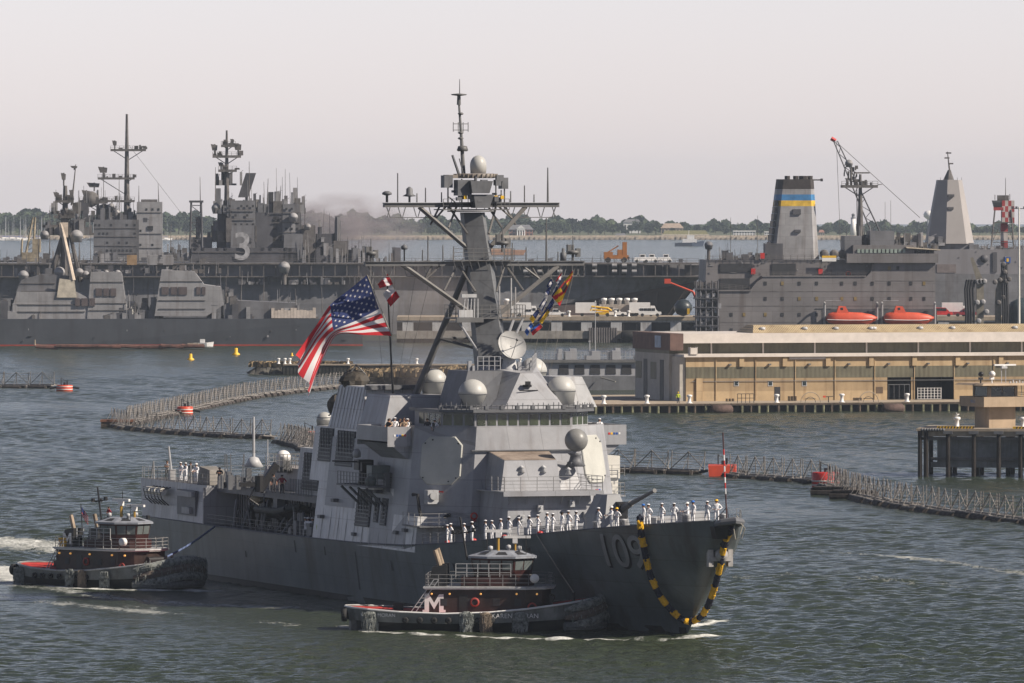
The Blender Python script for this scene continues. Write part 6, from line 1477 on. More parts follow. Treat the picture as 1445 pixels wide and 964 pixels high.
lk = Fr(*WP.w(8.6, 3.0)[:2], R(24)); lt = thing("lookout_tower", "tan concrete lookout cabin with a wide flat roof and radar standing on the watch platform", "lookout tower", (lk.X, lk.Y, zt), lk.a)
m = MB(); m.prism([(.6,.6,0),(4.4,.6,0),(4.4,4.6,0),(.6,4.6,0)],[(.6,.6,2.7),(4.4,.6,2.7),(4.4,4.6,2.7),(.6,4.6,2.7)]); m.build("stem", TAN, lt)
m = MB(); m.box(-.9,5.9,-.9,6.0,2.71,3.0); m.box(-.9,5.9,-.9,-.7,3.0,4.0); m.box(-.9,-.7,-.7,6.0,3.0,4.0); m.box(5.7,5.9,-.7,6.0,3.0,4.0); m.box(-.7,5.7,5.8,6.0,3.0,4.0); m.build("balcony", TAN, lt)
m = MB(); m.box(.4,4.6,.4,4.8,3.01,3.9); m.box(.4,.8,.4,.8,3.9,5.4); m.box(4.2,4.6,.4,.8,3.9,5.4); m.box(.4,.8,4.4,4.8,3.9,5.4); m.box(4.2,4.6,4.4,4.8,3.9,5.4); m.box(.4,4.6,.4,4.8,5.25,5.45); m.build("cabin", TAN, lt)
for a in ((.8,2.4,.48,.52),(2.5,4.2,.48,.52)): m = MB(); m.box(*a,3.92,5.24); m.build("cabin_window", GLASS, lt)
m = MB(); m.box(.48,.52,.8,4.4,3.92,5.24); m.build("cabin_window", GLASS, lt)
m = MB(); m.box(.82,4.18,4.45,4.55,3.92,5.24); m.box(1.4,3.6,2.6,3.4,3.92,4.5); m.build("cabin_interior", DARK, lt)
m = MB(); m.prism([(-1.4,-1.4,5.46),(6.8,-1.4,5.46),(6.8,6.4,5.46),(-1.4,6.4,5.46)],[(-1.0,-1.0,5.72),(6.4,-1.0,5.72),(6.4,6.0,5.72),(-1.0,6.0,5.72)]); m.build("roof", TAN, lt)
m = MB()
for z in (4.25,4.5): m.tube((5.8,-.8,z),(5.8,5.8,z),.04)
for k in range(6): m.tube((5.8,-.8+k*1.2,4.0),(5.8,-.8+k*1.2,5.4),.04)
m.build("railing", GREYL, lt)
m = MB(); m.tube((2.6,1,5.7),(2.6,1,7.6),.05); m.tube((3.2,1,5.7),(3.2,1,7.6),.05); m.box(2.5,3.3,.7,1.2,7.6,7.9); m.build("radar_stand", GREYL, lt); m = MB(); m.box(1.5,4.6,.8,1.1,7.95,8.15); m.lathe((2.9,.95,7.7),[(.25,0),(.2,.25)],10); m.build("radar_bar", WHITE, lt)
for x, r, mt_ in ((1.0,.42,WHITE),(-.6,.36,BLACK)):
    m = MB(); m.tube((x,.6,5.7),(x,.6,6.3),.1); m.box(x-.25,x+.25,.4,.8,6.2,6.5); m.lathe((x,.5,6.9),[(.01,-r),(r*.8,-r*.6),(r,0),(r*.8,r*.6),(.01,r)],12,'Y'); m.build("spotlight", mt_, lt)
m = MB()
for k in range(6): m.box(3.6+k*.45,3.75+k*.45,.6,.8,5.72,5.95+.15*(k%2))
m.build("roof_fitting", GREYL, lt)
m = MB(); glyphs("PIER 2", .5, m, lambda u, v: (-.93, 2.2 - u, 3.22+v), 0, .01); m.build("sign_lettering", mat("sign_blue",(0.25,0.3,0.42),.6), lt, fix=False)
bol.location = WP.w(4.9,1.4,zt+.02); bol['label'] = "white bollard on the watch platform left of the lookout, topped by a gull"
dup(bol, WP.w(13.4,1.2,zt+.02), 0, "white bollard on the watch platform right of the lookout")
g_ = thing("gull", "white gull spreading its wings on the bollard of the watch platform", "bird", WP.w(4.9,1.4,zt+1.5)); m = MB(); m.smooth = True
m.path([(-.28,0,.1),(-.12,0,.16),(.08,0,.2),(.22,0,.3),(.3,0,.3)],[.02,.08,.1,.06,.02],8); m.path([(0,0,.22),(-.05,-.3,.42),(-.12,-.6,.5)],[.06,.05,.01],5); m.path([(0,0,.22),(-.05,.3,.42),(-.12,.6,.5)],[.06,.05,.01],5); m.tube((0,-.04,0),(0,-.04,.15),.012); m.tube((0,.04,0),(0,.04,.15),.012); m.build("body", WHITE, g_)
t = thing("anchor_chain_pile", "pile of yellow painted fittings on the platform's right end", "fittings", WP.w(16.5,1.5,zt+.02)); rnd = random.Random(3)
for k in range(6): m = MB(); x = k*.5; m.path([(x,0,0),(x+.1,.1,.5),(x+.5,.1,.3+rnd.random()*.3),(x+.3,0,0)],.07,6); m.build("fitting", YEL, t)

# ------------------------------------------------------------------ quay and warehouse
QF = front(960, 583, R(15)); QZ = 1.55
t = QF.root("quay", "long low concrete quay with greenish piles in front of the tan warehouse", "quay")
uL = QF.at(822, 575, 0).x; uR = QF.at(1500, 575, 0).x + 12
m = MB(); m.box(uL,uR,0,60,QZ-.4,QZ); m.build("deck", CONC, t)
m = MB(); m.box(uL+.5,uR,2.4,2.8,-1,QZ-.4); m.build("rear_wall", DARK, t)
PG = mat("green_pile",(0.20,0.20,0.12),.9,var=.3,streak=.6)
k = 0; x = uL+.4
while x < uR and k < 60:
    m = MB(); m.box(x-.17,x+.17,-.05,.35,-1,QZ-.42) if k % 2 else m.tube((x,.1,-1),(x,.1,QZ-.42),.22,n=8); m.build("pile", PG if k % 3 else WOOD, t); x += 1.45 if k % 4 else 1.9; k += 1
m = MB(); m.box(uL,uR,-.12,-.02,QZ-.3,QZ-.02); m.build("timber_fender_rail", WOOD, t)
for x, lb in ((1016,"worn brown cylinder fender against the quay, left one"),(1258,"worn brown cylinder fender against the quay below the open bays")):
    u = QF.at(x,577,0).x; f = thing("cylinder_fender", lb, "fender", QF.w(u,-.9,.55), QF.a); m = MB(); m.lathe((-1.9,0,0),[(.4,0),(.8,.4),(.82,3.4),(.4,3.8)],14,'X'); m.build("body", mat("fender_rubber_brown",(0.10,0.065,0.055),.9,var=.25,bump=.5), f); m = MB(); m.tube((-1.6,0,.6),(-1.9,.7,1.0),.05); m.tube((1.6,0,.6),(1.9,.7,1.0),.05); m.build("chain", BLACK, f)
for x, lb in ((913,"white bollard at the left end of the quay before the warehouse side"),(973,"white bollard right of the person in the lime vest"),(1096,"white bollard in front of the small dark warehouse door"),(1188,"white bollard right of the round hoop on the quay"),(1280,"white bollard before the open warehouse bays"),(852,"white bollard on the bare quay corner left of the warehouse")):
    p = QF.at(x, 566, .8); dup(bol, QF.w(p.x,.8,QZ), 0, lb, "white mooring bollards")
WV = 15.0   # warehouse front line
WF = Fr(*QF.w(QF.at(968, 560, WV).x, WV)[:2], QF.a)
def wz(x, y, v=0): return WF.at(x, y, v).z
t = thing("warehouse", "long tan waterfront warehouse with green ribbed bands and white roof edges", "warehouse", (WF.X, WF.Y, 0), WF.a)
Lw = WF.at(1520, 520, 0).x; D_ = 26
TANW = mat("warehouse_tan",(0.47,0.345,0.20),.85,var=.08,streak=.55,scale=.5,plates=(6.0,3.2,0.0)); GRN = corr("ribbed_green",(0.15,0.14,0.095),None,1.4); ROOFT = corr("ribbed_tan_roof",(0.42,0.33,0.20),None,1.0); WTR = mat("white_trim",(0.62,0.565,0.51),.6,var=.05); SIDE = mat("warehouse_side",(0.42,0.40,0.36),.85,var=.06,streak=.3)
z1, z2, z3, z4, z5, z6, z7 = [wz(1000,y) for y in (534,518,504,500,485,471.5,464)]
bays = [(WF.at(a,550,0).x, WF.at(b,550,0).x) for a, b in ((1252,1286),(1290,1347))]
m = MB(); cuts = [0] + [q for b in bays for q in b] + [Lw]
for i in range(0, len(cuts), 2): m.box(cuts[i],cuts[i+1],0,.3,QZ,z1)
m.box(.5,Lw,.31,D_,QZ,z1-.02) if False else None
m.box(0,.3,.3,D_,QZ,z1)
m.build("lower_wall", TANW, t)
m = MB(); m.box(-.01,Lw,-.02,.3,z1+.003,z2); m.build("ribbed_band", GRN, t)
m = MB(); m.box(0,Lw,0,.3,z2+.003,z3); m.build("upper_wall", TANW, t)
m = MB(); m.box(bays[0][0]-.5,bays[1][1]+.5,.32,8,QZ+.01,QZ+.05); m.box(bays[0][0]-.5,bays[1][1]+8,8,8.3,QZ,z1); m.box(bays[1][1]+.2,bays[1][1]+.5,.32,8,QZ,z1); m.box(bays[0][0]-.5,bays[0][0]-.2,.32,8,QZ,z1); m.box(bays[0][0]-.5,bays[1][1]+.5,.32,8.3,z1-.1,z1); m.build("bay_interior", DARK, t)
m = MB(); m.box(-.5,Lw,-.6,5.2,z3+.003,z4); m.build("lower_roof_edge", WTR, t)
for k in range(12):
    x = WF.at(1046+k*61,511,0).x
    m = MB(); m.box(x-.4,x+.4,-.35,-.01,z3-1.6,z3-.02); m.build("corbel", TANW, t)
m = MB(); a = WF.at(1113,0,0).x; b = WF.at(1168,0,0).x; m.box(a,b,-.25,-.02,z3-.45,z3-.1); m.build("signboard", WTR, t)
m = MB(); m.box(-1.4,Lw,5.2,D_,z4+.003,z5); m.build("clerestory", GRN, t)
for k in range(9):
    x = WF.at(1004+k*73,492,5).x; m = MB(); m.box(x-.12,x+.12,5.0,5.2,z4+.01,z5); m.build("white_post", WTR, t)
m = MB(); m.box(.6,Lw,3.6,D_+.5,z5+.003,z6); m.build("roof_edge", WTR, t)
m = MB(); a = WF.at(1060,468,8).x; m.prism([(a,7,z6+.003),(Lw,7,z6+.003),(Lw,17,z6+.003),(a,17,z6+.003)],[(a+1,10,z7+.4),(Lw,10,z7+.4),(Lw,14,z7+.4),(a+1,14,z7+.4)]); m.build("ridge_roof", ROOFT, t)
# left end: pale gable wing
sl = WF.at(900,530,D_*.85)
ue = -1.4
m = MB(); m.box(ue,-.01,5.2,D_,QZ,z4); m.box(-1.0,-.01,0.3,5.19,QZ,z4-.4); m.build("end_wall", SIDE, t)
m = MB(); m.box(ue-.3,.58,3.6,D_+.5,z5-1.2,z6+.04); m.build("brown_fascia", mat("fascia_brown",(0.14,0.085,0.07),.8,streak=.4), t)
m = MB(); m.box(ue-.42,ue-.32,9,12.5,z5-.8,z6-.4); m.build('blue_sign', mat('sign_pale_blue',(0.32,0.40,0.52),.6), t)
for v0 in (8.5, 18.5): m = MB(); m.box(ue-.06,ue,v0,v0+2.2,QZ,z3-.6); m.build("dark_doorway", DARK, t)
m = MB(); m.box(ue-.05,ue,9+4,9+7.5,z1-.4,z2+.6); m.box(ue-.05,ue,22,25.5,z1-.4,z2+.6); m.build("end_band", GRN, t)
m = MB(); a = WF.at(982,0,0).x; m.box(a,a+1.1,-.3,-.02,QZ,z1+.02); m.build("pilaster", TANW, t)
m = MB(); m.box(.5,1.8,-.8,-.65,z4+.02,z4+1.1) ; m.box(.5,.6,-.8,.4,z4+.02,z4+1.2); m.box(1.7,1.8,-.8,.4,z4+.02,z4+1.2); m.build("roof_ladder_cage", WTR, t)
for x in (1039,1087,1135):
    u = WF.at(x,541,0).x; m = MB(); m.box(u-.42,u+.42,-.06,.1,wz(x,545),wz(x,537.5)); f = m.build("window", GREYL, t); m = MB(); m.box(u-.3,u+.3,-.08,-.02,wz(x,544),wz(x,538.5)); m.build("pane", GLASS, f)
u = WF.at(1097,552,0).x; m = MB(); m.box(u-.5,u+.5,-.05,.1,QZ,wz(1097,546)); m.build("door", DARK, t)
u = WF.at(1241,550,0).x; m = MB(); m.box(u-.6,u+.6,-.05,.1,wz(1241,555),wz(1241,546)); m.build("vent", mat("vent_brown",(0.12,0.08,0.05),.8), t)
u0, u1 = bays[1]; m = MB()
for k in range(8): m.box(u0+.5+k*(u1-u0-3)/7,u0+.58+k*(u1-u0-3)/7,-.3,-.2,QZ+.1,QZ+2.0)
for k in range(5): m.box(u0+.5,u1-2.4,-.3,-.2,QZ+.1+k*.45,QZ+.16+k*.45)
m.build("white_gate", WHITE, t)
u0, u1 = bays[0]; m = MB()
for k in range(5): m.box(u0+.3+k*(u1-u0-.6)/4,u0+.36+k*(u1-u0-.6)/4,.1,.16,QZ+.1,QZ+2.6)
m.box(u0+.2,u1-.2,.1,.16,QZ+2.5,QZ+2.6); m.build("mesh_screen", GREYD, t)
for k in range(9):
    x = WF.at(1010+k*56,520,0).x; m = MB(); m.tube((x,-.12,QZ+.1),(x,-.12,z3-.1),.07,n=6); m.build("downpipe", TANW, t)
    m = MB(); m.box(x+2.2,x+2.6,-.5,-.02,z2+.25,z2+.5); m.build("wall_lamp", GREYD, t)
m = MB(); m.tube((1,-.15,z1-.5),(Lw,-.15,z1-.5),.05,n=5); m.build("conduit", GREYD, t)
rnd = random.Random(19)
for k in range(8):
    x = rnd.uniform(8,Lw-8); m = MB(); m.lathe((x,8.5,z6+.003),[(.35,0),(.35,.5),(.55,.55),(.5,.9),(.01,1.0)],10); m.build("roof_vent", GREYL, t)
for k,(x,lb) in enumerate(((1030,"stack of weathered pallets against the warehouse wall left of the rack"),(1118,"low stack of pallets right of the small dark warehouse door"),(1210,"pallet stack on the quay between the hose reels"))):
    p = QF.at(x,564,WV-2.5); o = thing("pallet_stack", lb, "pallets", QF.w(p.x,WV-2.5,QZ), QF.a+.1*k); 
    for j in range(3+k % 2*2): m = MB(); m.box(-.6,.6,-.5,.5,j*.16,j*.16+.03); m.box(-.6,-.5,-.5,.5,j*.16+.03,j*.16+.13); m.box(.5,.6,-.5,.5,j*.16+.03,j*.16+.13); m.box(-.05,.05,-.5,.5,j*.16+.03,j*.16+.13); m.build("pallet", WOOD, o)
# quay furniture
def quaything(name, label, cat, x, v, fn, mt_):
    u = QF.at(x,566,v).x; o = thing(name, label, cat, QF.w(u,v,QZ), QF.a); fn(o); return o
def f1(o):
    for k in range(5): m = MB(); m.tube((-1.5+k*.7,0,0),(-1.5+k*.7,0,1.5),.05); m.build("post", BLACK, o)
    m = MB(); m.tube((-1.5,0,1.5),(1.3,0,1.5),.05); m.tube((-1.5,0,.8),(1.3,0,.8),.05); m.build("bar", BLACK, o)
quaything("barrier_rack","black steel rack standing at the quay edge left of the small door","rack",1053,1.5,f1,BLACK)
def f2(o):
    m = MB(); m.path([(1.7*math.cos(PI*k/12),0,1.7*math.sin(PI*k/12)) for k in range(13)],.07,6); m.build("hoop", CONC, o)
    m = MB(); m.path([(.9*math.cos(PI*k/8),.2,.9*math.sin(PI*k/8)) for k in range(9)],.05,6); m.tube((-.9,.2,.6),(.9,.2,.6),.05); m.build("inner_reel", BLACK, o)
quaything("hose_reel","round hoop shaped hose reel on the quay right of the small door","hose reel",1144,1.6,f2,BLACK)
quaything("hose_reel","second round hose reel on the quay left of the open bays","hose reel",1226,1.6,f2,BLACK)
def f3(o):
    m = MB(); m.tube((0,0,0),(0,0,.9),.08); m.tube((-.8,0,.9),(.8,0,1.0),.06); m.build("stand", BLACK, o); m = MB(); m.box(-.9,-.5,-.1,.1,.8,1.1); m.build("handle", ORANGE, o)
quaything("valve_stand","small dark valve stand between the two hose reels","valve",1169,1.6,f3,BLACK)
person('vy', QF.w(QF.at(957,566,2).x,2,QZ), R(10), "dock worker in a lime vest standing on the quay at the warehouse's left corner", None, 1.05)
# lamp pole seen in front of the ribbed wall
t = thing("flag_pole", "thin pale pole rising behind the barracks ship", "pole", PXW(840,498,1590)); m = MB(); m.tube((0,0,0),(0,0,9.5),.09,.06); m.build("shaft", GREYL, t); m = MB(); m.lathe((0,0,9.5),[(.01,0),(.15,.1),(.01,.25)],8); m.build("finial", WHITE, t)
# ------------------------------------------------------------------ barracks ship moored behind the quay corner
BS = front(772, 551, R(8)); BS = Fr(BS.X, BS.Y, R(8)); t = BS.root("barracks_ship", "dark grey moored barracks ship with a row of large openings left of the warehouse", "ship")
m = MB(); a = BS.at(772,531,0); b = BS.at(1010,531,0); m.loft([[(a.x+1.5,0,-.5),(a.x,0,a.z),(a.x,9,a.z),(a.x+1.5,9,-.5)],[(b.x,0,-.5),(b.x,0,a.z),(b.x,9,a.z),(b.x,9,-.5)]]); m.build("hull", GREYD, t)
m = MB(); zb, zt2 = BS.at(772,531,0).z, BS.at(772,512,0).z
m.box(a.x+.4,b.x,.6,8,zb+.01,zt2); m.build("deckhouse", GREY, t)
for k in range(9):
    x = a.x+2.2+k*2.9; m = MB(); m.prism([(x,.5,zb+.3),(x+1.9,.5,zb+.3),(x+1.9,.8,zb+.3),(x,.8,zb+.3)],[(x+.1,.5,zt2-.4),(x+1.8,.5,zt2-.4),(x+1.8,.8,zt2-.4),(x+.1,.8,zt2-.4)]); m.build("opening", DARK, t)
m = MB(); m.box(a.x-.8,b.x,-.1,8.4,zt2+.01,zt2+.5); m.build("upper_deck", MASTG, t)
m = MB(); rail(m,[(a.x-.7,0,zt2+.5),(b.x,0,zt2+.5)],1.5,5,.03,.7); m.build("deck_rail", GREY, t); m = MB(); rail(m,[(a.x-.7,8,zt2+.5),(b.x,8,zt2+.5)],1.5,4,.03,.9); m.build("deck_rail", GREY, t)
m = MB(); rnd = random.Random(8)
for k in range(22): x = rnd.uniform(a.x+2,b.x); m.box(x,x+rnd.uniform(.4,1.6),2+rnd.random()*3,5.5,zt2+.51,zt2+rnd.uniform(.8,2.6))
m.build("deck_gear", GREY, t)
c = BS.at(848,533,-1); d = BS.at(872,548,-9); line("mooring_spar", "pale spar leaning from the barracks ship down to the quay", BS.w(c.x,-.6,c.z), BS.w(d.x,-6,1.7), .12, ROPE, .02, "spar")
c = BS.at(758,547,-6); d = BS.at(776,536,-2); line("mooring_spar", "short pale spar beside the destroyer's radome left of the barracks ship", BS.w(c.x,-6,c.z), BS.w(d.x,-2,d.z), .10, ROPE, .02, "spar")
# ------------------------------------------------------------------ grassy breakwater
GRS = mat("dry_scrub",(0.26,0.19,0.11),.95,var=.3,scale=.7,c2=(0.10,0.07,0.04)); ROCK = mat("dark_riprap",(0.075,0.07,0.06),.95,var=.3,scale=1.2,bump=.8)
def isl(x0,x1,yb,depth,ht,nm):
    P = []; m = MB(); a = W(x0,yb); b = W(x1,yb); n = 40
    rnd = random.Random(x0); rows = []
    for j in range(7):
        f = j/6; prof = [0,.55,.9,1,1,.8,.0][j]; r = []
        for i in range(n+1):
            g = i/n; e = min(1, g*8+.15, (1-g)*8+.15); q = a.lerp(b, g); r.append((q.x+rnd.uniform(-.3,.3), q.y + depth*f + rnd.uniform(-.4,.4), -.5+(ht*e+.5)*prof*rnd.uniform(.85,1.12)))
        rows.append(r)
    m.loft(rows, closed=False, cap=False); o = m.build(nm, ROCK); tag(o, kind='structure'); return a, b
a, b = isl(348,500,529,7,1.9,"breakwater"); a2, b2 = isl(478,905,548,26,2.6,"breakwater_head")
m = MB(); rnd = random.Random(11)
for i in range(9000):
    g = rnd.random(); wch = rnd.random() < .22; A, B_2, dp, ht = (a,b,5,1.8) if wch else (a2,b2,24,2.3)
    q = A.lerp(B_2, .03+.94*g); y = q.y + 1.8 + rnd.random()*dp; h = rnd.uniform(.25,.9) if wch else rnd.uniform(.4,1.7)*(1-.4*abs(math.sin(g*17)))
    w_ = rnd.uniform(.15,.5); an = rnd.uniform(-.5,.5); m.mi = rnd.randrange(3)
    m.add([(q.x-w_,y,ht-.3),(q.x+w_,y+an,ht-.3),(q.x+w_*.5+rnd.uniform(-.3,.3),y+an,ht+h),(q.x-w_*.7,y,ht+h*.8)], [(0,1,2,3)])
tag(m.build("dry_grass", [GRS, mat("dry_grass_pale",(0.40,0.30,0.17),.95,var=.2), mat("scrub_dark",(0.10,0.08,0.05),.95,var=.3)], fix=False), 'dry brown grass and scrub covering the breakwater', 'grass', kind='stuff')
t = thing("sheet_pile_wall", "dark sheet pile wall with pale capping along the breakwater behind the flag", "retaining wall", (0,0,0)); m = MB()
p0, p1 = W(400,529), W(905,527); p0.y -= 1.5; p1.y = p0.y - 0
for k in range(100):
    q = p0.lerp(Vector((p0.x+ (p1.x-p0.x), p0.y, 0)), k/100); wd = (p1.x-p0.x)/100; m.box(q.x,q.x+wd*.6,q.y,q.y+.5,-.6,1.9); m.box(q.x+wd*.6,q.x+wd,q.y+.2,q.y+.5,-.6,1.9)
m.build("piling", mat("sheet_pile",(0.05,0.05,0.045),.9,var=.3,streak=.6), t); m = MB(); m.box(p0.x,p1.x,p0.y-.2,p0.y+2.2,1.9,2.15); m.build("capping", CONC, t)
for i, (x, lb) in enumerate(((393,"white bollard at the left tip of the breakwater"),(402,"tall white bollard second from the tip of the breakwater"),(409,"white bollard just left of the flag's fly end on the breakwater"),(491,"white bollard right of the flag on the breakwater"),(588,"white bollard on the breakwater left of the mast's rear leg"),(734,"white bollard on the breakwater right of the satellite dish"))):
    o = dup(bol, (((x-CX)/F*(p0.y+1)), p0.y+1, 2.15), 0, lb, "white mooring bollards"); o.scale = (.8,.8,.8)
# ------------------------------------------------------------------ moored ships and pier behind
FARG = mat("far_ship_grey",(0.175,0.175,0.185),.6,var=.14,scale=.3,streak=.6,plates=(6,2.8,1.0)); FARD = mat("far_ship_dark",(0.085,0.085,0.095),.65,var=.15,scale=.3,streak=.4); FARL = mat("far_ship_pale",(0.32,0.315,0.32),.6,var=.1,scale=.4,streak=.6,plates=(4,2.6,1.0)); FARX = mat("far_fittings",(0.13,0.12,0.115),.7,var=.2)
def clutter(fr, par, x0, x1, ybase, hmax, v, n, seed, mt_=None, name="deck_fittings", poles=.3, dv=6):
    rnd = random.Random(seed); m = MB(); mt_ = mt_ or [FARX, FARG, FARL, FARD]
    for i in range(n):
        x = rnd.uniform(x0,x1); vv = v + rnd.random()*dv; p = fr.at(x, ybase, vv); m.mi = rnd.randrange(len(mt_)); h = hmax*rnd.random()**1.6
        if rnd.random() < poles: m.tube((p.x,vv,p.z-.3),(p.x+rnd.uniform(-.3,.3),vv,p.z+h*1.3+.5),.09,.05,5)
        else:
            w_ = rnd.uniform(.3,1.6); m.box(p.x,p.x+w_,vv,vv+1,p.z-.3,p.z+h*.7+.2)
            if rnd.random() < .4: m.tube((p.x,vv,p.z+h*.7),(p.x+w_*1.4,vv,p.z+h*.7+rnd.uniform(-.5,1)),.07,n=4)
    return m.build(name, mt_, par, fix=False)
def fbox(fr, par, name, mt_, x0, y0, x1, y1, v0, v1, lean=0.0):
    a = fr.at(x0,y1,v0); b = fr.at(x1,y0,v0); m = MB(); h = b.z-a.z; d = lean*h
    m.prism([(a.x,v0,a.z),(b.x,v0,a.z),(b.x,v1,a.z),(a.x,v1,a.z)],[(a.x+d,v0+d,b.z),(b.x-d,v0+d,b.z),(b.x-d,v1-d,b.z),(a.x+d,v1-d,b.z)]); return m.build(name, mt_, par)
def fpoly(fr, par, name, mt_, pts, v0, v1):
    """a solid with the surveyed side outline and real width v0..v1"""
    P = [fr.at(x,y,v0) for x,y in pts]; m = MB(); m.loft([[(p.x,v0,p.z) for p in P],[(p.x,v1,p.z) for p in P]]); return m.build(name, mt_, par)
def ledges(fr, par, x0, x1, ys, v, nw=0):
    rnd = random.Random(x0)
    for y in ys:
        a = fr.at(x0,y,v); b = fr.at(x1,y,v); m = MB(); m.box(a.x,b.x,v-.12,v+.05,a.z-.08,a.z+.08); m.build("ledge", FARX, par)
        for k in range(nw):
            if rnd.random() < .6: x = a.x+(b.x-a.x)*(k+.5)/nw; m = MB(); m.box(x-.28,x+.28,v-.03,v+.05,a.z+.6,a.z+1.2); m.build("porthole", DARK, par)
def speckle(fr, par, x0, y0, x1, y1, v, n, seed, name="wall_fitting"):
    rnd = random.Random(seed); m = MB(); k = F/(fr.Y)
    for i in range(int(n*.45)):
        x = rnd.uniform(x0,x1); y = y0 + (y1-y0)*(round(rnd.random()*4)/4*.8 + rnd.random()*.2); p = fr.at(x,y,v); m.mi = rnd.choice((0,1,2,3,3)); w_ = rnd.uniform(.12,.45); h_ = rnd.uniform(.12,.5)
        if rnd.random() < .2: w_ *= 3; h_ = .08
        m.box(p.x,p.x+w_,v-rnd.uniform(.02,.05),v+.1,p.z,p.z+h_)
    return m.build(name, [DARK, FARL, FARX, FARG], par)
def fmast(fr, par, x, y0, y1, v, r=.5, plats=(), arms=(), name="mast", mt_=None, xt=None):
    mt_ = mt_ or FARX; m = MB(); a = fr.at(x,y0,v); b = fr.at(xt if xt else x,y1,v); m.tube(a,b,r,r*.35,8)
    for (px0,px1,y) in plats:
        p = fr.at(px0,y,v); q = fr.at(px1,y,v); m.box(p.x,q.x,v-1.2,v+1.2,p.z-.5,p.z+.15)
        rn = random.Random(int(y*7))
        for k_ in range(7): xx = rn.uniform(p.x,q.x); m.box(xx,xx+rn.uniform(.3,1.2),v-1,v+.5,p.z+.1,p.z+rn.uniform(.4,1.5)); c = a.lerp(b,(p.z-a.z)/(b.z-a.z))
        rail(m,[(p.x,v-1.2,p.z),(q.x,v-1.2,p.z)],1.0,2,.05,1.2); m.tube((p.x+.3,v,p.z),(c.x,v,c.z-(c.x-p.x)*.6),.12,n=5); m.tube((q.x-.3,v,q.z),(c.x,v,c.z-(q.x-c.x)*.6),.12,n=5)
    o = m.build(name, mt_, par)
    for (px,y,h,w_) in arms:
        p = fr.at(px,y,v); m = MB(); m.tube((p.x,v,p.z),(p.x,v,p.z+h),.2); m.prism([(p.x-w_*.6,v-.3,p.z+h*.45),(p.x+w_*.6,v-.3,p.z+h*.45),(p.x+w_*.6,v+.3,p.z+h*.45),(p.x-w_*.6,v+.3,p.z+h*.45)],[(p.x-w_,v-.3,p.z+h),(p.x+w_*.7,v-.3,p.z+h*.9),(p.x+w_*.7,v+.3,p.z+h*.9),(p.x-w_,v+.3,p.z+h)]); m.build("antenna", mt_, o)
    return o
def fdome(fr, par, x, y, r, v, mt_=None, ped=0):
    p = fr.at(x,y,v); m = MB(); dome(m,(p.x,v,p.z),r,.75,1.9,16); o = m.build("radome", mt_ or FARL, par)
    if ped: m = MB(); m.tube((p.x,v,p.z-ped),(p.x,v,p.z),r*.4,n=10); m.build("pedestal", FARX, o)
    return o
# --- amphibious assault ship with the 3 on its island; bow to the right
A1 = Fr(0, 2150, R(3)); t = A1.root("assault_ship", "huge grey assault ship with a 3 on its island, bow behind the pier", "warship")
zd = A1.at(600,371,0).z
def shipX(fr,x,v=0): return fr.at(x,400,v).x
xs_ = [(-160,9,13),(-150,14,15),(500,16,15.5),(720,16,15),(800,14,15),(870,11,15),(930,7,14.5),(975,2.5,14),(990,.4,12)]
m = MB(); m.smooth = False; rg = []
for x, wl, dk in xs_:
    X_ = shipX(A1,x); X2 = X_ - (0 if x < 900 else (x-900)*.12); c = 15
    rg.append([(X2,c-wl,-1),(X2*.5+X_*.5,c-wl-(dk-wl)*.25,zd*.42),(X_,c-dk,zd*.80),(X_,c-dk,zd),(X_,c+dk,zd),(X_,c+dk,zd*.8),(X2,c+wl,-1)])
m.loft(rg); m.build("hull", FARG, t)
m = MB(); rg = []
for x, wl, dk in xs_[3:]:
    X_ = shipX(A1,x); X2 = X_ - (0 if x < 900 else (x-900)*.12); f = (x-720)/270; zz = zd*(.30+.44*f); c = 15; wv = wl + (dk-wl)*min(1,(zz/zd)/.8)*.95
    rg.append([(X2,c-wl-.06,-.9),(X_*.5+X2*.5,c-wl-(dk-wl)*.25-.06,zd*.42 if zz > zd*.42 else zz),(X_,c-wv-.08,zz),(X_,c-wv+.3,zz),(X2,c-wl+.4,-.9)])
m.loft(rg); m.build("boot_or_shade_band", mat("flare_shade_brown",(0.07,0.052,0.048),.8,var=.15,scale=.2,streak=.5), t)  # brown patch puts the shading of the bow flare into the colour
m = MB(); a = shipX(A1,-150); b = shipX(A1,985); m.box(a,b,-2.2,0.1,zd-3.6,zd-3.3); m.box(a,b,-2.4,.1,zd-.35,zd-.02)
k = 0
while a + 3*k < b: m.box(a+3*k,a+3*k+.25,-2.2,-2.0,zd-3.3,zd-.35); k += 1
m.build("gallery_walk", FARX, t)
m = MB(); rail(m,[(a,-2.3,zd),(b,-2.3,zd)],1.1,2,.05,3.0); m.build("deck_edge_rail", FARX, t)
rnd = random.Random(1)
m = MB()
for k in range(60): x = a + (b-a)*rnd.random(); w_ = rnd.uniform(1.5,6); m.box(x,x+w_,-.05,.3,zd-3.2,zd-.6)
m.each("gallery_opening", DARK, t)
for blk, x0 in enumerate((742,762,790,828,838,850,868,880,892,905)[:9]):
    if blk in (3,5): continue
    for rr in (376,384.5):
        p = A1.at(x0 if blk < 3 else 825+ (blk-3)*14, rr+1.5, -2.6); m = MB(); m.tube((p.x-.62,-2.6,p.z+.5),(p.x+.62,-2.6,p.z+.5),.48,n=10); m.build("raft_canister", FARL, t)
m = MB(); p = A1.at(878,429,0); vv = A1.at(878,422,3).z
glyphs("3", 2.6, m, lambda u, v: (p.x+u, 2.9, p.z+v), 0, .02); m.build("bow_number", mat("faint_number",(0.16,0.155,0.15),.7), t, fix=False)
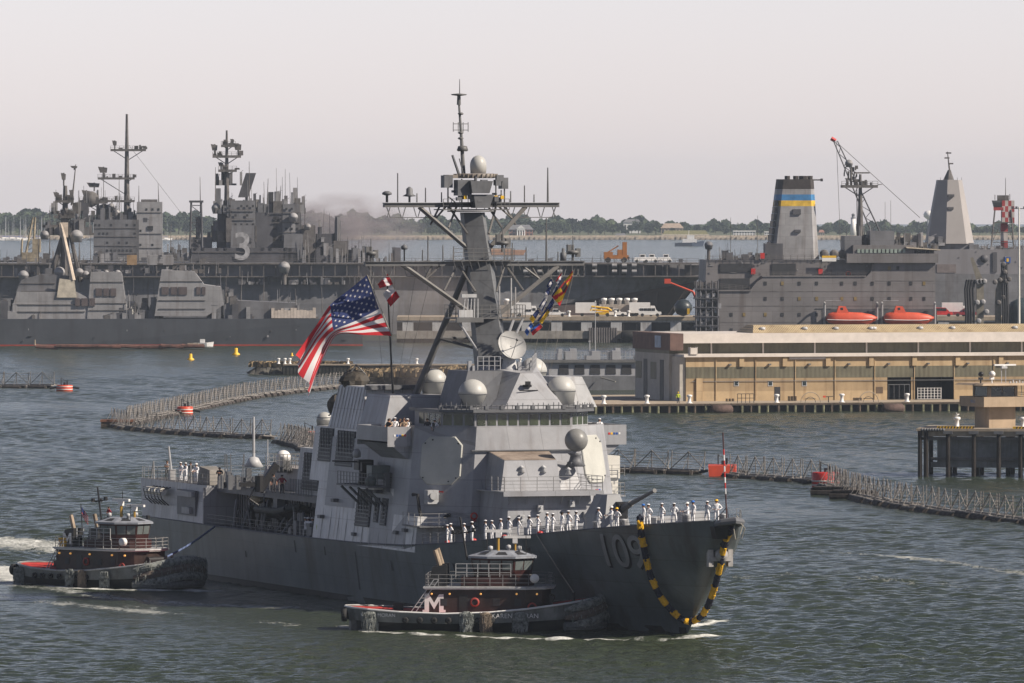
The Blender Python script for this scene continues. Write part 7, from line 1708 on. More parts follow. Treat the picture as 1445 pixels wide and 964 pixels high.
for i, (x0,y0,x1,y1,v0,v1,mt_) in enumerate([(306,290,322,372,12,20,FARD),(319,283,362,372,10,20,FARG),(360,300,426,372,10,20,FARD),(372,288,384,300,11,18,FARG),(384,284,400,372,10,18,FARX),(398,288,424,340,10,18,FARG),(268,335,300,372,12,20,FARG),(424,318,446,372,10,18,FARX),(446,330,470,372,10,18,FARD),(400,330,428,372,8,10,FARG),(270,350,420,372,8,12,FARD),(325,318,360,372,9.3,9.9,FARG),(470,340,492,372,10,18,FARX)]): fbox(A1, t, "island_block", mt_, x0,y0,x1,y1,v0,v1,.02)
p = A1.at(342,366,7.7); m = MB(); glyphs("3", 9.8, m, lambda u, v: (p.x+u, 7.7, p.z+v), 0, .12); m.build("island_number", mat("worn_white",(0.34,0.34,0.35),.8,var=.2), t, fix=False)
fmast(A1, t, 320, 290, 184, 14, .7, [(300,340,220),(308,334,240),(312,332,205)], [(303,220,3.0,1.0),(336,220,3.2,1.2),(328,205,1.6,.6),(312,240,2,.8)])
m = MB(); c = A1.at(348,262,14); m.prism([(c.x-2.2,13.4,c.z-3),(c.x+.4,13.4,c.z-3),(c.x+.4,14.2,c.z-3),(c.x-2.2,14.2,c.z-3)],[(c.x-.2,13.4,c.z+3.2),(c.x+2.4,13.4,c.z+3.2),(c.x+2.4,14.2,c.z+3.2),(c.x-.2,14.2,c.z+3.2)]); m.tube((c.x,13.8,c.z-6),(c.x,13.8,c.z-2),.4); m.build("radar_slab", FARD, t)
fdome(A1,t,305,300,1.2,12); fdome(A1,t,329,297,1.3,12); fdome(A1,t,401,385,1.5,-3.5,FARL,3); fdome(A1,t,414,313,1.2,9); fdome(A1,t,434,325,.9,9)
m = MB()
for sx in (268,286):
    p = A1.at(sx,366,9); q = A1.at(sx+(1 if sx < 275 else -1)*2,284,9); m.tube(p,q,.25,n=5); m.tube((p.x,11.5,p.z),(q.x,11.5,q.z),.25,n=5)
for k in range(7):
    y = 290+k*12; p = A1.at(269,y,9); q = A1.at(285,y,9); p2 = A1.at(285,y+12,9); m.tube(p,q,.14,n=4); m.tube(p,p2,.12,n=4)
m.box(A1.at(267,284,9).x,A1.at(287,284,9).x,8.5,12,A1.at(267,286,9).z,A1.at(267,283,9).z); m.build("lattice_tower", FARD, t)
clutter(A1,t,270,480,340,9,9,90,3); clutter(A1,t,300,430,300,5,10,46,4); clutter(A1,t,425,560,371,5.5,6,60,5); clutter(A1,t,560,980,370,1.2,-1,50,6,poles=.5); clutter(A1,t,-40,300,372,3.5,3,70,7); clutter(A1,t,330,560,400,2.2,-2.6,60,10,dv=1)
ledges(A1,t,320,361,(296,309,322),9.95,5); ledges(A1,t,385,423,(300,314,328,344),9.95,5); ledges(A1,t,271,419,(356,),7.95,14); speckle(A1,t,-20,388,720,440,-.1,120,5)
clutter(A1,t,300,430,300,9,10,70,71); clutter(A1,t,455,520,371,7,8,50,72); clutter(A1,t,300,345,260,5,13,16,73,poles=.5)
m = MB()
for x,y0,y1 in ((283,300,250),(304,296,236),(352,290,228),(377,290,252),(395,288,262),(415,312,282),(430,330,296)): m.tube(A1.at(x,y0,12),A1.at(x+random.uniform(-2,2),y1,12),.16,.06,5)
m.build("whip_antenna", FARX, t)
# things parked on its deck
def deckthing(name, label, cat, x, fn, v=4):
    p = A1.at(x,368,v); o = thing(name, label, cat, A1.w(p.x,v,zd), A1.a); fn(o); return o
def crane_truck(o):
    m = MB(); m.box(-3.2,3.0,-1.3,1.3,.9,1.9); m.box(-3.2,-1.0,-1.2,1.2,1.9,2.7); m.build("chassis", ORANGE if False else mat("crane_orange",(0.36,0.14,0.03),.6,var=.1), o); m = MB(); m.box(.2,1.4,-1,1,1.9,3.3); m.box(1.5,2.6,-.8,.8,1.9,5.2); m.build("cab_and_mast", MATS["crane_orange"], o)
    m = MB(); m.tube((-2.5,0,2.4),(.5,0,4.3),.16); m.build("boom", MATS["crane_orange"], o)
    for x in (-2.2,1.9):
        for y in (-1.3,1.1): m = MB(); m.tube((x,y,.7),(x,y+.35,.7),.7,n=12); m.build("wheel", RUB, o)
deckthing("forklift_crane","orange crash forklift with an upright mast on the assault ship's flight deck","forklift",870,crane_truck)
def tow(o):
    m = MB(); m.prism([(-1.9,-1,.4),(1.9,-1,.4),(1.9,1,.4),(-1.9,1,.4)],[(-1.7,-.9,1.3),(1.3,-.9,1.4),(1.3,.9,1.4),(-1.7,.9,1.3)]); m.box(-.4,1.0,-.8,.8,1.41,2.1); m.build("body", WHITE, o)
    m = MB(); m.box(-.2,.8,-.85,.85,1.5,1.95); m.build("window", DARK, o)
    for x in (-1.2,1.2): m = MB(); m.tube((x,-1.1,.4),(x,-.8,.4),.4,n=10); m.build("wheel", RUB, o)
deckthing("tow_tractor","white aircraft tow tractor right of the orange forklift on the flight deck","tractor",905,tow); deckthing("tow_tractor","second white tractor, farther right on the assault ship's flight deck","tractor",938,tow); deckthing("tow_tractor","white tractor closest to the orange forklift on the flight deck","tractor",918,tow,7)
p = A1.at(887,368,2); person('bk', A1.w(p.x,2,zd), 0, "lone figure in dark clothes between forklift and tractors on the flight deck")
p = A1.at(943,398,-6); q = A1.at(978,412,-6); t2 = thing("boom_lift","orange boom lift arm reaching to the assault ship's bow","boom lift",A1.w(p.x,-6,0),A1.a)
m = MB(); m.tube((0,0,p.z),(q.x-p.x,0,q.z),.22,.3,6); m.tube((q.x-p.x,0,q.z),(q.x-p.x+2,0,6.2),.35,n=6); m.build("arm", ORANGE, t2); m = MB(); m.box(-1,.6,-.8,.8,p.z-.4,p.z+.8); m.build("basket", ORANGE, t2)
# --- second assault ship, farther back on the left
A2 = Fr(0, 2420, R(2)); t = A2.root("transport_dock_ship", "grey ship with tall block funnel and stepped mast behind the far destroyer", "warship")
z2 = A2.at(100,368,0).z; a = shipX(A2,-260); b = shipX(A2,300)
m = MB(); m.loft([[(a,0,-1),(a,-1,z2),(a,28,z2),(a,28,-1)],[(b-18,0,-1),(b-12,-1,z2),(b-12,28,z2),(b-18,28,-1)],[(b-4,10,-1),(b,10,z2),(b,18,z2),(b-4,18,-1)]]); m.build("hull", FARD, t)
fbox(A2,t,"superstructure",FARG,132,310,196,368,8,20); fbox(A2,t,"funnel_block",FARL,193,285,229,368,9,19,.0); fbox(A2,t,"funnel_cap",FARX,199,281.5,222,285,10,18); fbox(A2,t,"superstructure",FARX,150,300,170,311,10,16)
fbox(A2,t,"vent",DARK,208,319,216,325,8.8,9.2)
fmast(A2,t,179,312,161,13,.95,[(156,206,211),(138,190,251),(112,190,283)],[(162,211,2.6,.8),(203,211,1.0,.5),(146,251,3.2,1.6),])
fmast(A2,t,138,312,268,13,.6,[(124,152,285)],[(122,283,3.0,1.4),(133,270,2.5,2.2)]); fmast(A2,t,158,312,280,13,.35,[(148,166,300)])
fdome(A2,t,164,308,1.3,12); fdome(A2,t,157,296,1.0,12)
m = MB(); p = A2.at(128,286,12); m.lathe((p.x,12,p.z+1),[(.1,-.5),(1.6,-.2),(2.2,.3),(2.3,.4),(.3,.1)],14,'Y'); m.build("dish_antenna", FARX, t)
clutter(A2,t,120,235,312,3.5,8,50,21); clutter(A2,t,60,300,367,4,3,80,22); clutter(A2,t,-10,60,369,2.6,2,36,23)
ledges(A2,t,132,193,(322,334,347,358),7.95,11); ledges(A2,t,194,228,(300,330,350),8.95,4); clutter(A2,t,100,195,312,7,9,70,74); clutter(A2,t,228,275,366,6,9,50,75)
m = MB()
for x,y0,y1 in ((120,320,262),(146,312,240),(168,312,250),(196,285,262),(224,285,258),(70,366,318),(240,366,316)): m.tube(A2.at(x,y0,12),A2.at(x+random.uniform(-2,2),y1,12),.16,.06,5)
m.tube(A2.at(182,205,13),A2.at(255,300,13),.05,n=3); m.build("whip_antenna", FARX, t)
cr_ = Fr(*A2.w(A2.at(43,360,-4).x,-4)[:2],0); t2 = thing("deck_crane","tan ship's crane with a raised lattice jib at the far left","crane",(cr_.X,cr_.Y,z2-.2)); zz = (lambda y: cr_.at(43,y,0).z - z2)
m = MB(); m.box(-2.4,2.4,-1.5,1.5,0,2.6); m.box(.6,2.9,-1.4,1.2,2.6,6.4); m.build("cab", mat("crane_tan",(0.35,0.29,0.20),.7,var=.2), t2)
m = MB()
for sx in (-1.2,.9): m.tube((sx,-.8,2),(1.4 if sx > 0 else .8,-.5,12.6),.42,.28,5)
for k in range(7): z = 3+k*1.4; m.tube((-1.1+k*.25,-.7,z),(1.0,-.7,z+1.2),.1,n=4)
m.tube((-2.6,-.6,1.4),(-2.3,-.6,6.4),.3,n=6); m.tube((-2.3,-.6,6.4),(1.0,-.6,12.2),.08,n=4); m.build("jib", MATS["crane_tan"], t2)
# --- destroyer moored in front of them
B1 = Fr(0, 1991, R(2)); t = B1.root("moored_destroyer", "grey destroyer moored broadside at far left with two white slanted uptake houses", "warship")
z3 = B1.at(200,450,0).z; a = shipX(B1,-380); b = shipX(B1,512)
m = MB(); m.loft([[(a,9,-1),(a-8,9,z3+2),(a-8,9.5,z3+2),(a,9.5,-1)],[(a+40,2,-1),(a+36,.6,z3+1),(a+36,18,z3+1),(a+40,16,-1)],[(shipX(B1,0),.6,-1),(shipX(B1,0),0,z3),(shipX(B1,0),19,z3),(shipX(B1,0),18.4,-1)],[(b,1,-1),(b,0,z3),(b,19,z3),(b,18,-1)]]); m.build("hull", mat("far_hull_slate",(0.075,0.082,0.095),.6,var=.08,scale=.2,streak=.4), t)
m = MB(); m.box(shipX(B1,-100),b+.02,.45,1,-.9,.35); m.build("boot_or_shade_band", mat("boot_red",(0.30,0.04,0.025),.7), t)
m = MB(); m.mi=0; xx = B1.at(18,450,0); q = lambda x,y,v: tuple(B1.at(x,y,v))
fpoly(B1,t,"forward_deckhouse",FARL,[(12,450),(150,450),(128,422),(108,412),(24,412)],1.2,17.5)
fpoly(B1,t,"bridge_house",FARG,[(18,423),(108,423),(100,389),(58,387),(30,395)],2.5,16.5)
m = MB(); P = [q(80,420,.9),q(108,420,.9),q(105,396,1.1),q(84,393,1.1)]; m.loft([P,[(p_[0],p_[1]+.3,p_[2]) for p_ in P]]); m.build("radar_facet", mat("sunlit_facet_cream",(0.52,0.47,0.38),.7), t)  # flat quad whose cream colour stands for sun on the angled facet
for pl, lv in (([(123,450),(186,450),(178,432),(171,384),(128,384)],[(135,407,144,418),(146,407,154,418),(156,407,164,418),(106,421,113,432),(115,421,124,432),(126,421,134,432)]),([(218,446),(292,446),(316,430),(312,405),(288,402),(274,383),(228,381)],[(228,405,238,416),(241,405,250,416),(252,405,264,416),(277,405,283,416),(285,405,290,416)])):
    fpoly(B1,t,"uptake_house",FARL,pl,1.0,17)
    for x0,y0,x1,y1 in lv: fbox(B1,t,"louvre_bank",mat("far_louvre",(0.10,0.08,0.08),.7),x0,y0,x1,y1,.8,1.2)
fpoly(B1,t,"hangar_house",FARG,[(316,450),(420,450),(418,428),(330,424),(316,430)],1.5,17)
fmast(B1,t,92,389,262,9,1.3,[(78,104,283),(76,106,305),(60,120,318)],[(90,262,3.0,.7),(80,283,2,.8),(101,283,2.5,.6)]); fmast(B1,t,101,290,232,9,.25,[],[(105,240,1,1.0)],xt=107)
m = MB(); m.tube(q(70,398,9),q(92,320,9),.8,.5,7); m.tube(q(114,398,11),q(96,318,10),.6,.4,7); m.build("mast_leg", FARX, t)
m = MB(); m.tube(q(103,396,1.5),q(86,316,3),.62,.45,8); m.box(q(86,322,3)[0]-.3,q(96,322,3)[0],2.6,3.4,q(86,335,3)[2],q(86,314,3)[2]); m.build("pale_boom", mat("boom_cream",(0.62,0.52,0.42),.7), t)
for x,y,r in ((33,396,1.25),(84,392,1.35),(63,338,1.1),(108,342,1.55),(112,390,1.0),(121,393,.95)): fdome(B1,t,x,y,r,4)
fdome(B1,t,150,388,.6,4,FARL,1); fdome(B1,t,166,390,.8,4,FARL,1); fdome(B1,t,240,392,.8,4,RADOMEW,1)
for x in (186,215,237): fbox(B1,t,"cabinet",(mat("tan_box",(0.30,0.20,0.11),.8),FARL,FARL)[(186,215,237).index(x)],x-7,360,x+7,374,6,9)
clutter(B1,t,142,190,449,4.5,.5,70,31,[FARL,FARX,RADOMEW,FARD]); clutter(B1,t,180,225,449,7,2,60,32); clutter(B1,t,290,420,449,5,.6,110,33,[FARL,FARX,FARG,FARD]); clutter(B1,t,-10,60,449,6,.5,60,34); clutter(B1,t,20,130,389,3.5,4,50,35); clutter(B1,t,120,310,384,2.2,3,50,36); clutter(B1,t,420,505,450,1.6,.6,30,37)
ledges(B1,t,24,120,(430,440),1.15); ledges(B1,t,126,178,(398,428,438),.97); ledges(B1,t,224,290,(397,424,436),.97); ledges(B1,t,30,78,(400,411),2.45)
speckle(B1,t,0,453,500,482,.2,40,27)
clutter(B1,t,60,130,330,5,6,60,76); clutter(B1,t,70,125,300,4,8,30,77); clutter(B1,t,290,330,430,6,1,40,78)
m = MB()
for x,y0,y1 in ((55,395,300),(70,360,290),(112,380,268),(128,384,330),(208,446,396),(340,424,384),(372,424,390),(455,448,404)): m.tube(B1.at(x,y0,6),B1.at(x+random.uniform(-2,2),y1,6),.13,.05,5)
m.build("whip_antenna", FARX, t)
m = MB(); p = B1.at(383,449,.8); e = B1.at(446,449,.8)
for k in range(14): x = p.x + (e.x-p.x)*k/14; m.box(x,x+.7,.8,3.0,p.z,p.z+1.6+.8*random.random())
m.build("deck_stores", mat("stores_cream",(0.6,0.52,0.45),.9), t)
# hull of another ship's stern glimpsed behind between x 450 and 640 is the assault ship itself
# --- pier with vehicles
PF = Fr(0, 2030, 0); zP = PF.at(800,447,0).z; t = PF.root("pier", "double deck concrete pier with dark openings and parked vehicles in front of the assault ship", "pier")
a = PF.at(560,447,0).x; b = PF.at(1500,447,0).x
m = MB(); m.box(a,b,0,22,zP-.9,zP); m.build("upper_deck", CONC, t); m = MB(); m.box(a,b,.5,21,PF.at(800,455,0).z,zP-.9); m.build("fascia", GREYL, t)
m = MB(); m.box(a,b,-.5,22,PF.at(800,478,0).z,PF.at(800,467,0).z); m.build("lower_wall", mat("pier_lower",(0.30,0.28,0.25),.9,streak=.5,var=.12), t)
m = MB(); m.box(a,b,2.2,3,-1,zP-1); m.build("pier_core", DARK, t)
for k in range(22):
    x = PF.at(568+k*42,455,0).x; m = MB(); m.box(x,x+2.6,.2,2,PF.at(800,467,0).z,PF.at(800,455,0).z); m.build("column", GREYL, t)
    for j in range(3): m = MB(); m.tube((x+j*2.3,.3,-1),(x+j*2.3,.3,PF.at(800,478,0).z),.35,n=7); m.build("pile", PILE, t)
m = MB()
for k in range(12): x = PF.at(832+k*3.4,480,0).x; m.tube((x,-.8,-.5),(x,-.8,3.6),.28,n=7)
m.each("fender_pile", mat("grey_timber",(0.14,0.13,0.13),.9), t, None)
t2 = thing("cylinder_fender","dark cylinder fender hanging on the pier wall above the warehouse's left end","fender",PF.w(PF.at(889,478,0).x,-1.4,1.8)); m = MB(); m.lathe((-2.2,0,0),[(.6,0),(1.2,.5),(1.2,3.9),(.6,4.4)],12,'X'); m.build("body", RUB, t2); m = MB(); m.tube((-1.6,0,1),(-1.6,.8,2.6),.06); m.tube((1.6,0,1),(1.6,.8,2.6),.06); m.build("chain", BLACK, t2)
def pb(x, v=3): p = PF.at(x,447,v); return (PF.w(p.x,v,zP))
def utility(name, label, x0, x1, y0, n):
    p = PF.at(x0,447,8); q_ = PF.at(x1,447,8); o = thing(name, label, "utility building", (p.x, PF.Y+8, zP)); w_ = q_.x-p.x; h = PF.at(x0,y0,8).z - zP
    m = MB(); m.box(0,w_,0,7,0,h); m.build("wall", mat("utility_wall",(0.42,0.37,0.32),.85,streak=.3), o)
    for k in range(n): m = MB(); m.lathe((w_*(k+.6)/n,2,h),[(.55,0),(.55,.9),(.75,1.0),(.7,1.5),(.01,1.6)],12); m.build("roof_vent", WHITE, o)
    m = MB(); rail(m,[(0,.1,h),(w_,.1,h)],1.1,3,.04,1.2); m.build("roof_rail", FARX, o); m = MB(); m.box(w_*.2,w_*.35,-.05,.1,0,2.2); m.build("door", FARX, o)
utility("utility_building","beige pier building with a row of round roof vents behind the boom truck",846,900,430,5); utility("utility_building","beige pier building with roof vents seen just right of the destroyer's mast",692,734,431,3)
def vehicle(kind, label, x, v, body, rz=0, name=None):
    nm = {'pickup':"pickup_truck",'van':"van",'box':"box_truck"}[kind]; o = thing(name or nm, label, {'pickup':"pickup truck",'van':"van",'box':"truck"}[kind], pb(x,v), rz)
    m = MB()
    if kind == 'pickup':
        m.prism([(-2.8,-.95,.45),(2.8,-.95,.45),(2.8,.95,.45),(-2.8,.95,.45)],[(-2.8,-.93,1.15),(2.7,-.9,1.05),(2.7,.9,1.05),(-2.8,.93,1.15)]); m.prism([(-.7,-.9,1.1),(1.4,-.9,1.1),(1.4,.9,1.1),(-.7,.9,1.1)],[(-.5,-.75,1.85),(.7,-.75,1.85),(.7,.75,1.85),(-.5,.75,1.85)])
    elif kind == 'van': m.prism([(-2.7,-1,.45),(2.8,-1,.45),(2.8,1,.45),(-2.7,1,.45)],[(-2.7,-.98,1.3),(2.7,-.95,1.15),(2.7,.95,1.15),(-2.7,.98,1.3)]); m.prism([(-2.7,-.96,1.28),(2.0,-.94,1.18),(2.0,.94,1.18),(-2.7,.96,1.28)],[(-2.55,-.85,2.15),(1.0,-.85,2.15),(1.0,.85,2.15),(-2.55,.85,2.15)])
    else: m.box(-3.4,1.6,-1.2,1.2,.8,3.3); m.prism([(1.7,-1.1,.6),(3.4,-1.1,.6),(3.4,1.1,.6),(1.7,1.1,.6)],[(1.7,-1,2.5),(2.7,-1,2.5),(2.7,1,2.5),(1.7,1,2.5)])
    m.build("body", body, o)
    wins = {'pickup':[(-.35,.25),(.35,.95)],'van':[(-2.4,-1.6),(-1.5,-.7),(-.6,.3),(.4,1.25)],'box':[(1.9,2.7)]}[kind]; zt0, zt1 = (1.25,1.75) if kind == 'pickup' else (1.4,2.0)
    for w0, w1 in wins:
        m = MB(); m.box(w0,w1,-.99 if kind != 'box' else -1.13,-.6,zt0,zt1); m.build("window", DARK, o)
    for wx in (-1.8,1.8):
        for wy in (-1.02,.75): m = MB(); m.tube((wx,wy,.4),(wx,wy+.27,.4),.4,n=12); m.build("wheel", RUB, o)
    return o
vehicle('pickup',"white pickup truck on the pier directly right of the destroyer's mast",744,2,WHITE); vehicle('pickup',"white pickup truck on the pier behind the signal flags",783,2,WHITE); vehicle('box',"white box truck with reddish roof behind the pickup by the mast",740,5,WHITE); vehicle('van',"white passenger van with side windows right of the beige pier building",917,2,WHITE); vehicle('box',"white box truck behind the left end of the yellow boom truck",832,6,WHITE); vehicle('pickup',"white pickup whose front shows right of the yellow boom",868,3,WHITE); vehicle('box',"tall white container truck behind the passenger van",908,7,WHITE)
o = thing("boom_truck","yellow articulated boom lift folded on the pier before the beige building","boom lift",pb(850,1.6)); m = MB(); m.path([(-2.8,0,1.4),(-2.6,0,2.4),(1.4,0,2.0),(2.2,0,1.4)],.28,6); m.path([(-2.4,0,1.6),(1.6,0,1.3)],.25,6); m.build("boom", YEL, o); m = MB(); m.box(-1.6,1.6,-1,1,.5,1.1); m.build("chassis", YEL, o)
for wx in (-1.2,1.2): m = MB(); m.tube((wx,-1.1,.45),(wx,-.8,.45),.45,n=10); m.build("wheel", RUB, o)
for x, lb in ((803,"small white bollard on the pier between pickup and boom truck"),(887,"small white bollard on the pier right of the boom truck"),(868,"white bollard on the pier under the boom truck's basket")): dup(bol, pb(x,.8), 0, lb, "white mooring bollards")
o = vehicle('van',"red crane truck on the pier between supply ship and black fuelling gear",1328,2,RED,name="crane_truck"); vehicle('box',"white trailer truck behind the red crane truck",1349,5,WHITE); vehicle('pickup',"dark red truck at the right of the white trailer",1362,3,mat("dark_red",(0.25,0.02,0.03),.5))
t = thing("mobile_boom","black mooring equipment ball hanging at the assault ship's bow over the pier","fender",PF.w(PF.at(964,440,-1).x,-1,zP+2.2)); m = MB(); m.lathe((0,0,0),[(.01,-2.1),(1.5,-1.6),(2.2,-.4),(2.2,.5),(1.3,1.7),(.01,2.1)],16); m.build("body", mat("ball_dark",(0.03,0.04,0.045),.4), t); m = MB(); m.box(.9,1.5,-2.2,-1.6,-1.6,-.2); m.build("yellow_mark", YEL, t)
t = thing("lamp_post","tall thin mast light standing at the pier's left of the warehouse","lamp post",PXW(832,498,1600)); m = MB(); m.tube((0,0,0),(0,0,2),.1); m.build("post", GREYL, t); m = MB(); m.box(-.2,.2,-.2,.2,2,2.3); m.build("lamp_head", GREYL, t)

# --- supply ship
S1 = Fr(0, 1900, R(4)); t = S1.root("supply_ship", "big grey supply ship with a blue and yellow banded funnel behind the warehouse", "ship")
sp = lambda x,y,v=0: tuple(S1.at(x,y,v))
SG = mat("supply_grey",(0.19,0.178,0.178),.6,var=.09,scale=.2,streak=.6,plates=(9,3.1,1.0))
fpoly(S1,t,"hull_side",SG,[(1015,520),(1320,520),(1320,371),(1232,371),(1229,384),(1222,391),(1078,391),(1068,398),(1058,410),(1015,411)],0,22)
fpoly(S1,t,"recessed_side",SG,[(995,411),(1060,411),(1240,411),(1240,367),(997,367)],2.4,20)
m = MB(); a=sp(997,411,-.0); b_=sp(1222,390.6,0); m.box(a[0],sp(1060,410,0)[0],-.3,3,a[2],a[2]+.25); m.box(sp(1075,391,0)[0],b_[0],-.2,3,b_[2],b_[2]+.2); m.build("side_deck", SG, t)
fbox(S1,t,"dark_bay",DARK,1089,372,1123,390,2.2,2.5); fbox(S1,t,"dark_bay",DARK,1016,372,1062,384,2.2,2.5); fbox(S1,t,"dark_bay",DARK,1016,393,1058,410,2.2,2.5)
fbox(S1,t,"bridge_front",SG,1195,358,1324,371,-1.0,14); fbox(S1,t,"bridge_house",SG,1204,346,1290,358,0,12); fbox(S1,t,"bridge_house",SG,1280,352.5,1318,358.5,1,12)
fbox(S1,t,"bridge_house",FARG,1192,333,1216,358,2,10); fbox(S1,t,"bridge_house",FARG,1228,326,1262,346,2,10)
m = MB(); P = [sp(1278,348.5,-1),sp(1327,352,-1),sp(1327,353.4,-1),sp(1280,350.3,-1)]; m.loft([P,[(x,y+11,z) for x,y,z in P]]); m.build("wing_awning", mat("awning_tan",(0.55,0.47,0.36),.8), t)
for k in range(12):
    x = 1210+k*5.8; fbox(S1,t,"bridge_window",mat("pale_window",(0.28,0.34,0.30),.3),x,351.5,x+3.8,357,-.3 if k<12 else 0,.0)
for k in range(6): x = 1283+k*6; fbox(S1,t,"bridge_window",DARK,x,353.5,x+4.4,357.5,.7,1.0)
rows_ = [(400,[1080,1104,1128,1152.5,1188,1207,1231,1255,1285.5,1304]),(421.6,[1080,1104,1128,1152.5,1188,1207,1231,1255,1285.5,1304]),(444,[1032,1050,1080,1104,1128,1152]),(466,[1032,1050,1080,1104]),(378.5,[1255,1267])]
for y, xs2 in rows_:
    for x in xs2: fbox(S1,t,"porthole",DARK if (x+y)%5 < 3.4 else mat("brown_port",(0.22,0.16,0.06),.6),x-2.0,y-2.6,x+2.0,y+2.6,-.08,.1)  # some portholes take a brown tone instead of dark
m = MB(); rail(m,[sp(996,367,2),sp(1235,367,2)],1.1,3,.05,1.6); rail(m,[sp(1062,391,0),sp(1222,391,0)],1.1,3,.05,1.6); rail(m,[sp(980,404,0),sp(1058,411,0)],1.1,3,.05,1.6); m.build("deck_rail", FARX, t)
for x,y in ((1063,383),(1158,383),(1076,361),(1232,364)): fbox(S1,t,"red_locker",RED,x-3,y-4,x+3,y+4,1.8,2.3)
m = MB(); c=sp(1197,386.5,1.7); m.lathe(c,[(.4,-.1),(.62,-.1),(.62,.1),(.4,.1),(.4,-.1)],12,'Y'); m.build("life_ring", ORANGE, t)
m = MB(); rnd = random.Random(14)     # scaffold tower at the stern quarter
for x in (982,988,996,1005,1013):
    m.tube(sp(x,475,-1),sp(x,396 if x > 990 else 404,-1),.2,n=5); m.tube(sp(x,475,2),sp(x,396,2),.2,n=5)
m2_ = MB()
for y in (396.5,411.5,432,455):
    a=sp(1016,y,-.05); b_=sp(1319,y,-.05)
    if y < 400: a = sp(1235,y,-.05)
    if y == 411.5: a = sp(1062,y,-.05)
    m2_.box(a[0],b_[0],-.04,.02,a[2]-.06,a[2]+.06)
m2_.each('weld_line', FARX, t, None)
for y in (408,421,434,447,460,472): a=sp(980,y,-1.2); b_=sp(1014,y,-1.2); m.box(a[0],b_[0],-1.3,2.4,a[2]-.12,a[2]+.12); m.tube(a,sp(1014,y-12,-1.2),.08,n=4)
m.build("scaffold_tower", FARD, t)
m = MB()
for k in range(26): x = rnd.uniform(983,1012); y = rnd.uniform(412,470); a = sp(x,y,-.6); m.box(a[0],a[0]+rnd.uniform(.3,1.0),-.9,1,a[2],a[2]+rnd.uniform(.5,1.9))
m.build("scaffold_sheeting", mat("sheeting_white",(0.32,0.32,0.34),.8,var=.2), t)
fbox(S1,t,"stair_house",FARX,984,398,1015,476,2.6,8)
speckle(S1,t,998,369,1235,388,2.3,90,44)
# funnel with bands
def fring(y, x0, x1, v0=6.0, v1=15.0):
    a = S1.at(x0,y,v0); b = S1.at(x1,y,v0); w_ = (b.x-a.x); r = []
    for (f,g) in ((.12,0),(.88,0),(1,.25),(1,.8),(.85,1),(.15,1),(0,.8),(0,.25)): r.append((a.x+w_*f, v0+(v1-v0)*g, a.z))
    return r
def fx(y): f = (366-y)/(366-252); return 1085+(1100-1085)*f, 1157+(1149.5-1157)*f
segs = [(366,291,FARL,"funnel"),(291,283,mat("band_yellow",(0.72,0.46,0.05),.6),"yellow_band"),(283,274.5,mat("band_blue",(0.05,0.20,0.42),.6),"blue_band"),(274.5,267,FARL,"funnel"),(267,253,mat("funnel_black",(0.05,0.042,0.04),.8),"funnel_top")]
for y0,y1,mt_,nm in segs:
    m = MB(); m.loft([fring(y0,*fx(y0)),fring(y1,*fx(y1))]); m.build(nm, mt_, t)
m = MB()
for x,w_ in ((1111,4),(1123,4),(1134,7),(1143,4)): a = S1.at(x,252,10); m.tube((a.x,10,a.z-1),(a.x,10,a.z+.6),w_*.16,n=10)
m.tube(sp(1148,254,9),sp(1161,254,9),.15); m.box(sp(1158,255,9)[0],sp(1161,255,9)[0],8.6,9.4,sp(1158,256,9)[2],sp(1158,252,9)[2]); m.build("exhaust_pipes", MATS["funnel_black"], t)
m = MB()
for k in range(8): x = 1095.5-k*1.6; y = 287+k*9.8; a = S1.at(x,y,7); m.box(a.x-.6,a.x+.4,6.6,7.6,a.z-.6,a.z+.7)
a=S1.at(1124.5,299,5.8); m.box(a.x-.9,a.x+.9,5.7,6.2,a.z-.6,a.z+.6); a=S1.at(1125,326,5.8); m.box(a.x-.6,a.x+.8,5.6,6.2,a.z-.3,a.z+.3); a=S1.at(1086,360,5); m.box(a.x-1,a.x+3,5,9,a.z-1,a.z+2.6); m.build("funnel_step", FARD, t)
m = MB(); a=sp(1160,369,1); b_=sp(1180,364,1); m.box(a[0],b_[0],.9,1.0,a[2],b_[2]); m.build("name_board", WHITE, t); m = MB(); m.box(a[0],b_[0],.9,1.0,b_[2]+.02,b_[2]+.5); m.build('yellow_strip', YEL, t)
m = MB(); 
for x in (1163,1177,1189): c = sp(x,358.5,3); m.lathe(c,[(.3,-.6),(1.0,-.6),(1.0,.6),(.3,.6)],14,'Y')
m.build("cable_reel", FARX, t)
# mast with platform and dome
fmast(S1,t,1214,346,246,6,.8,[(1187,1238,262)],[]); m = MB(); m.tube(sp(1201,262,6),sp(1201,238,6),.25); m.box(sp(1206,245,6)[0],sp(1227,245,6)[0],5.9,6.1,sp(1206,245,6)[2],sp(1206,243,6)[2])
rnd = random.Random(5)
for k in range(24): a = S1.at(rnd.uniform(1190,1208),rnd.uniform(238,260),6+rnd.random()); m.box(a.x,a.x+rnd.uniform(.2,.7),a.y,a.y+.3,a.z,a.z+rnd.uniform(.2,1.1))
m.tube(sp(1210,346,6),sp(1209,262,6),.1); m.tube(sp(1238,261,6),sp(1245,260,6),.08)
m.build("mast_equipment", FARX, t); fdome(S1,t,1198,236,.9,6,FARL)
fdome(S1,t,1000,352,.98,3,FARG,3.4)
for x,y0,y1 in ((1031,366,307),(1069,366,304),(1249,366,285),(1257,372,283)): m = MB(); m.tube(sp(x,y0,3),sp(x,y1,3),.07,.04,5); m.build("whip_antenna", FARX, t)
clutter(S1,t,1015,1085,366,2.6,3,50,51); clutter(S1,t,1190,1300,346,4.2,3,80,52); clutter(S1,t,1262,1320,352,2.0,3,30,53)
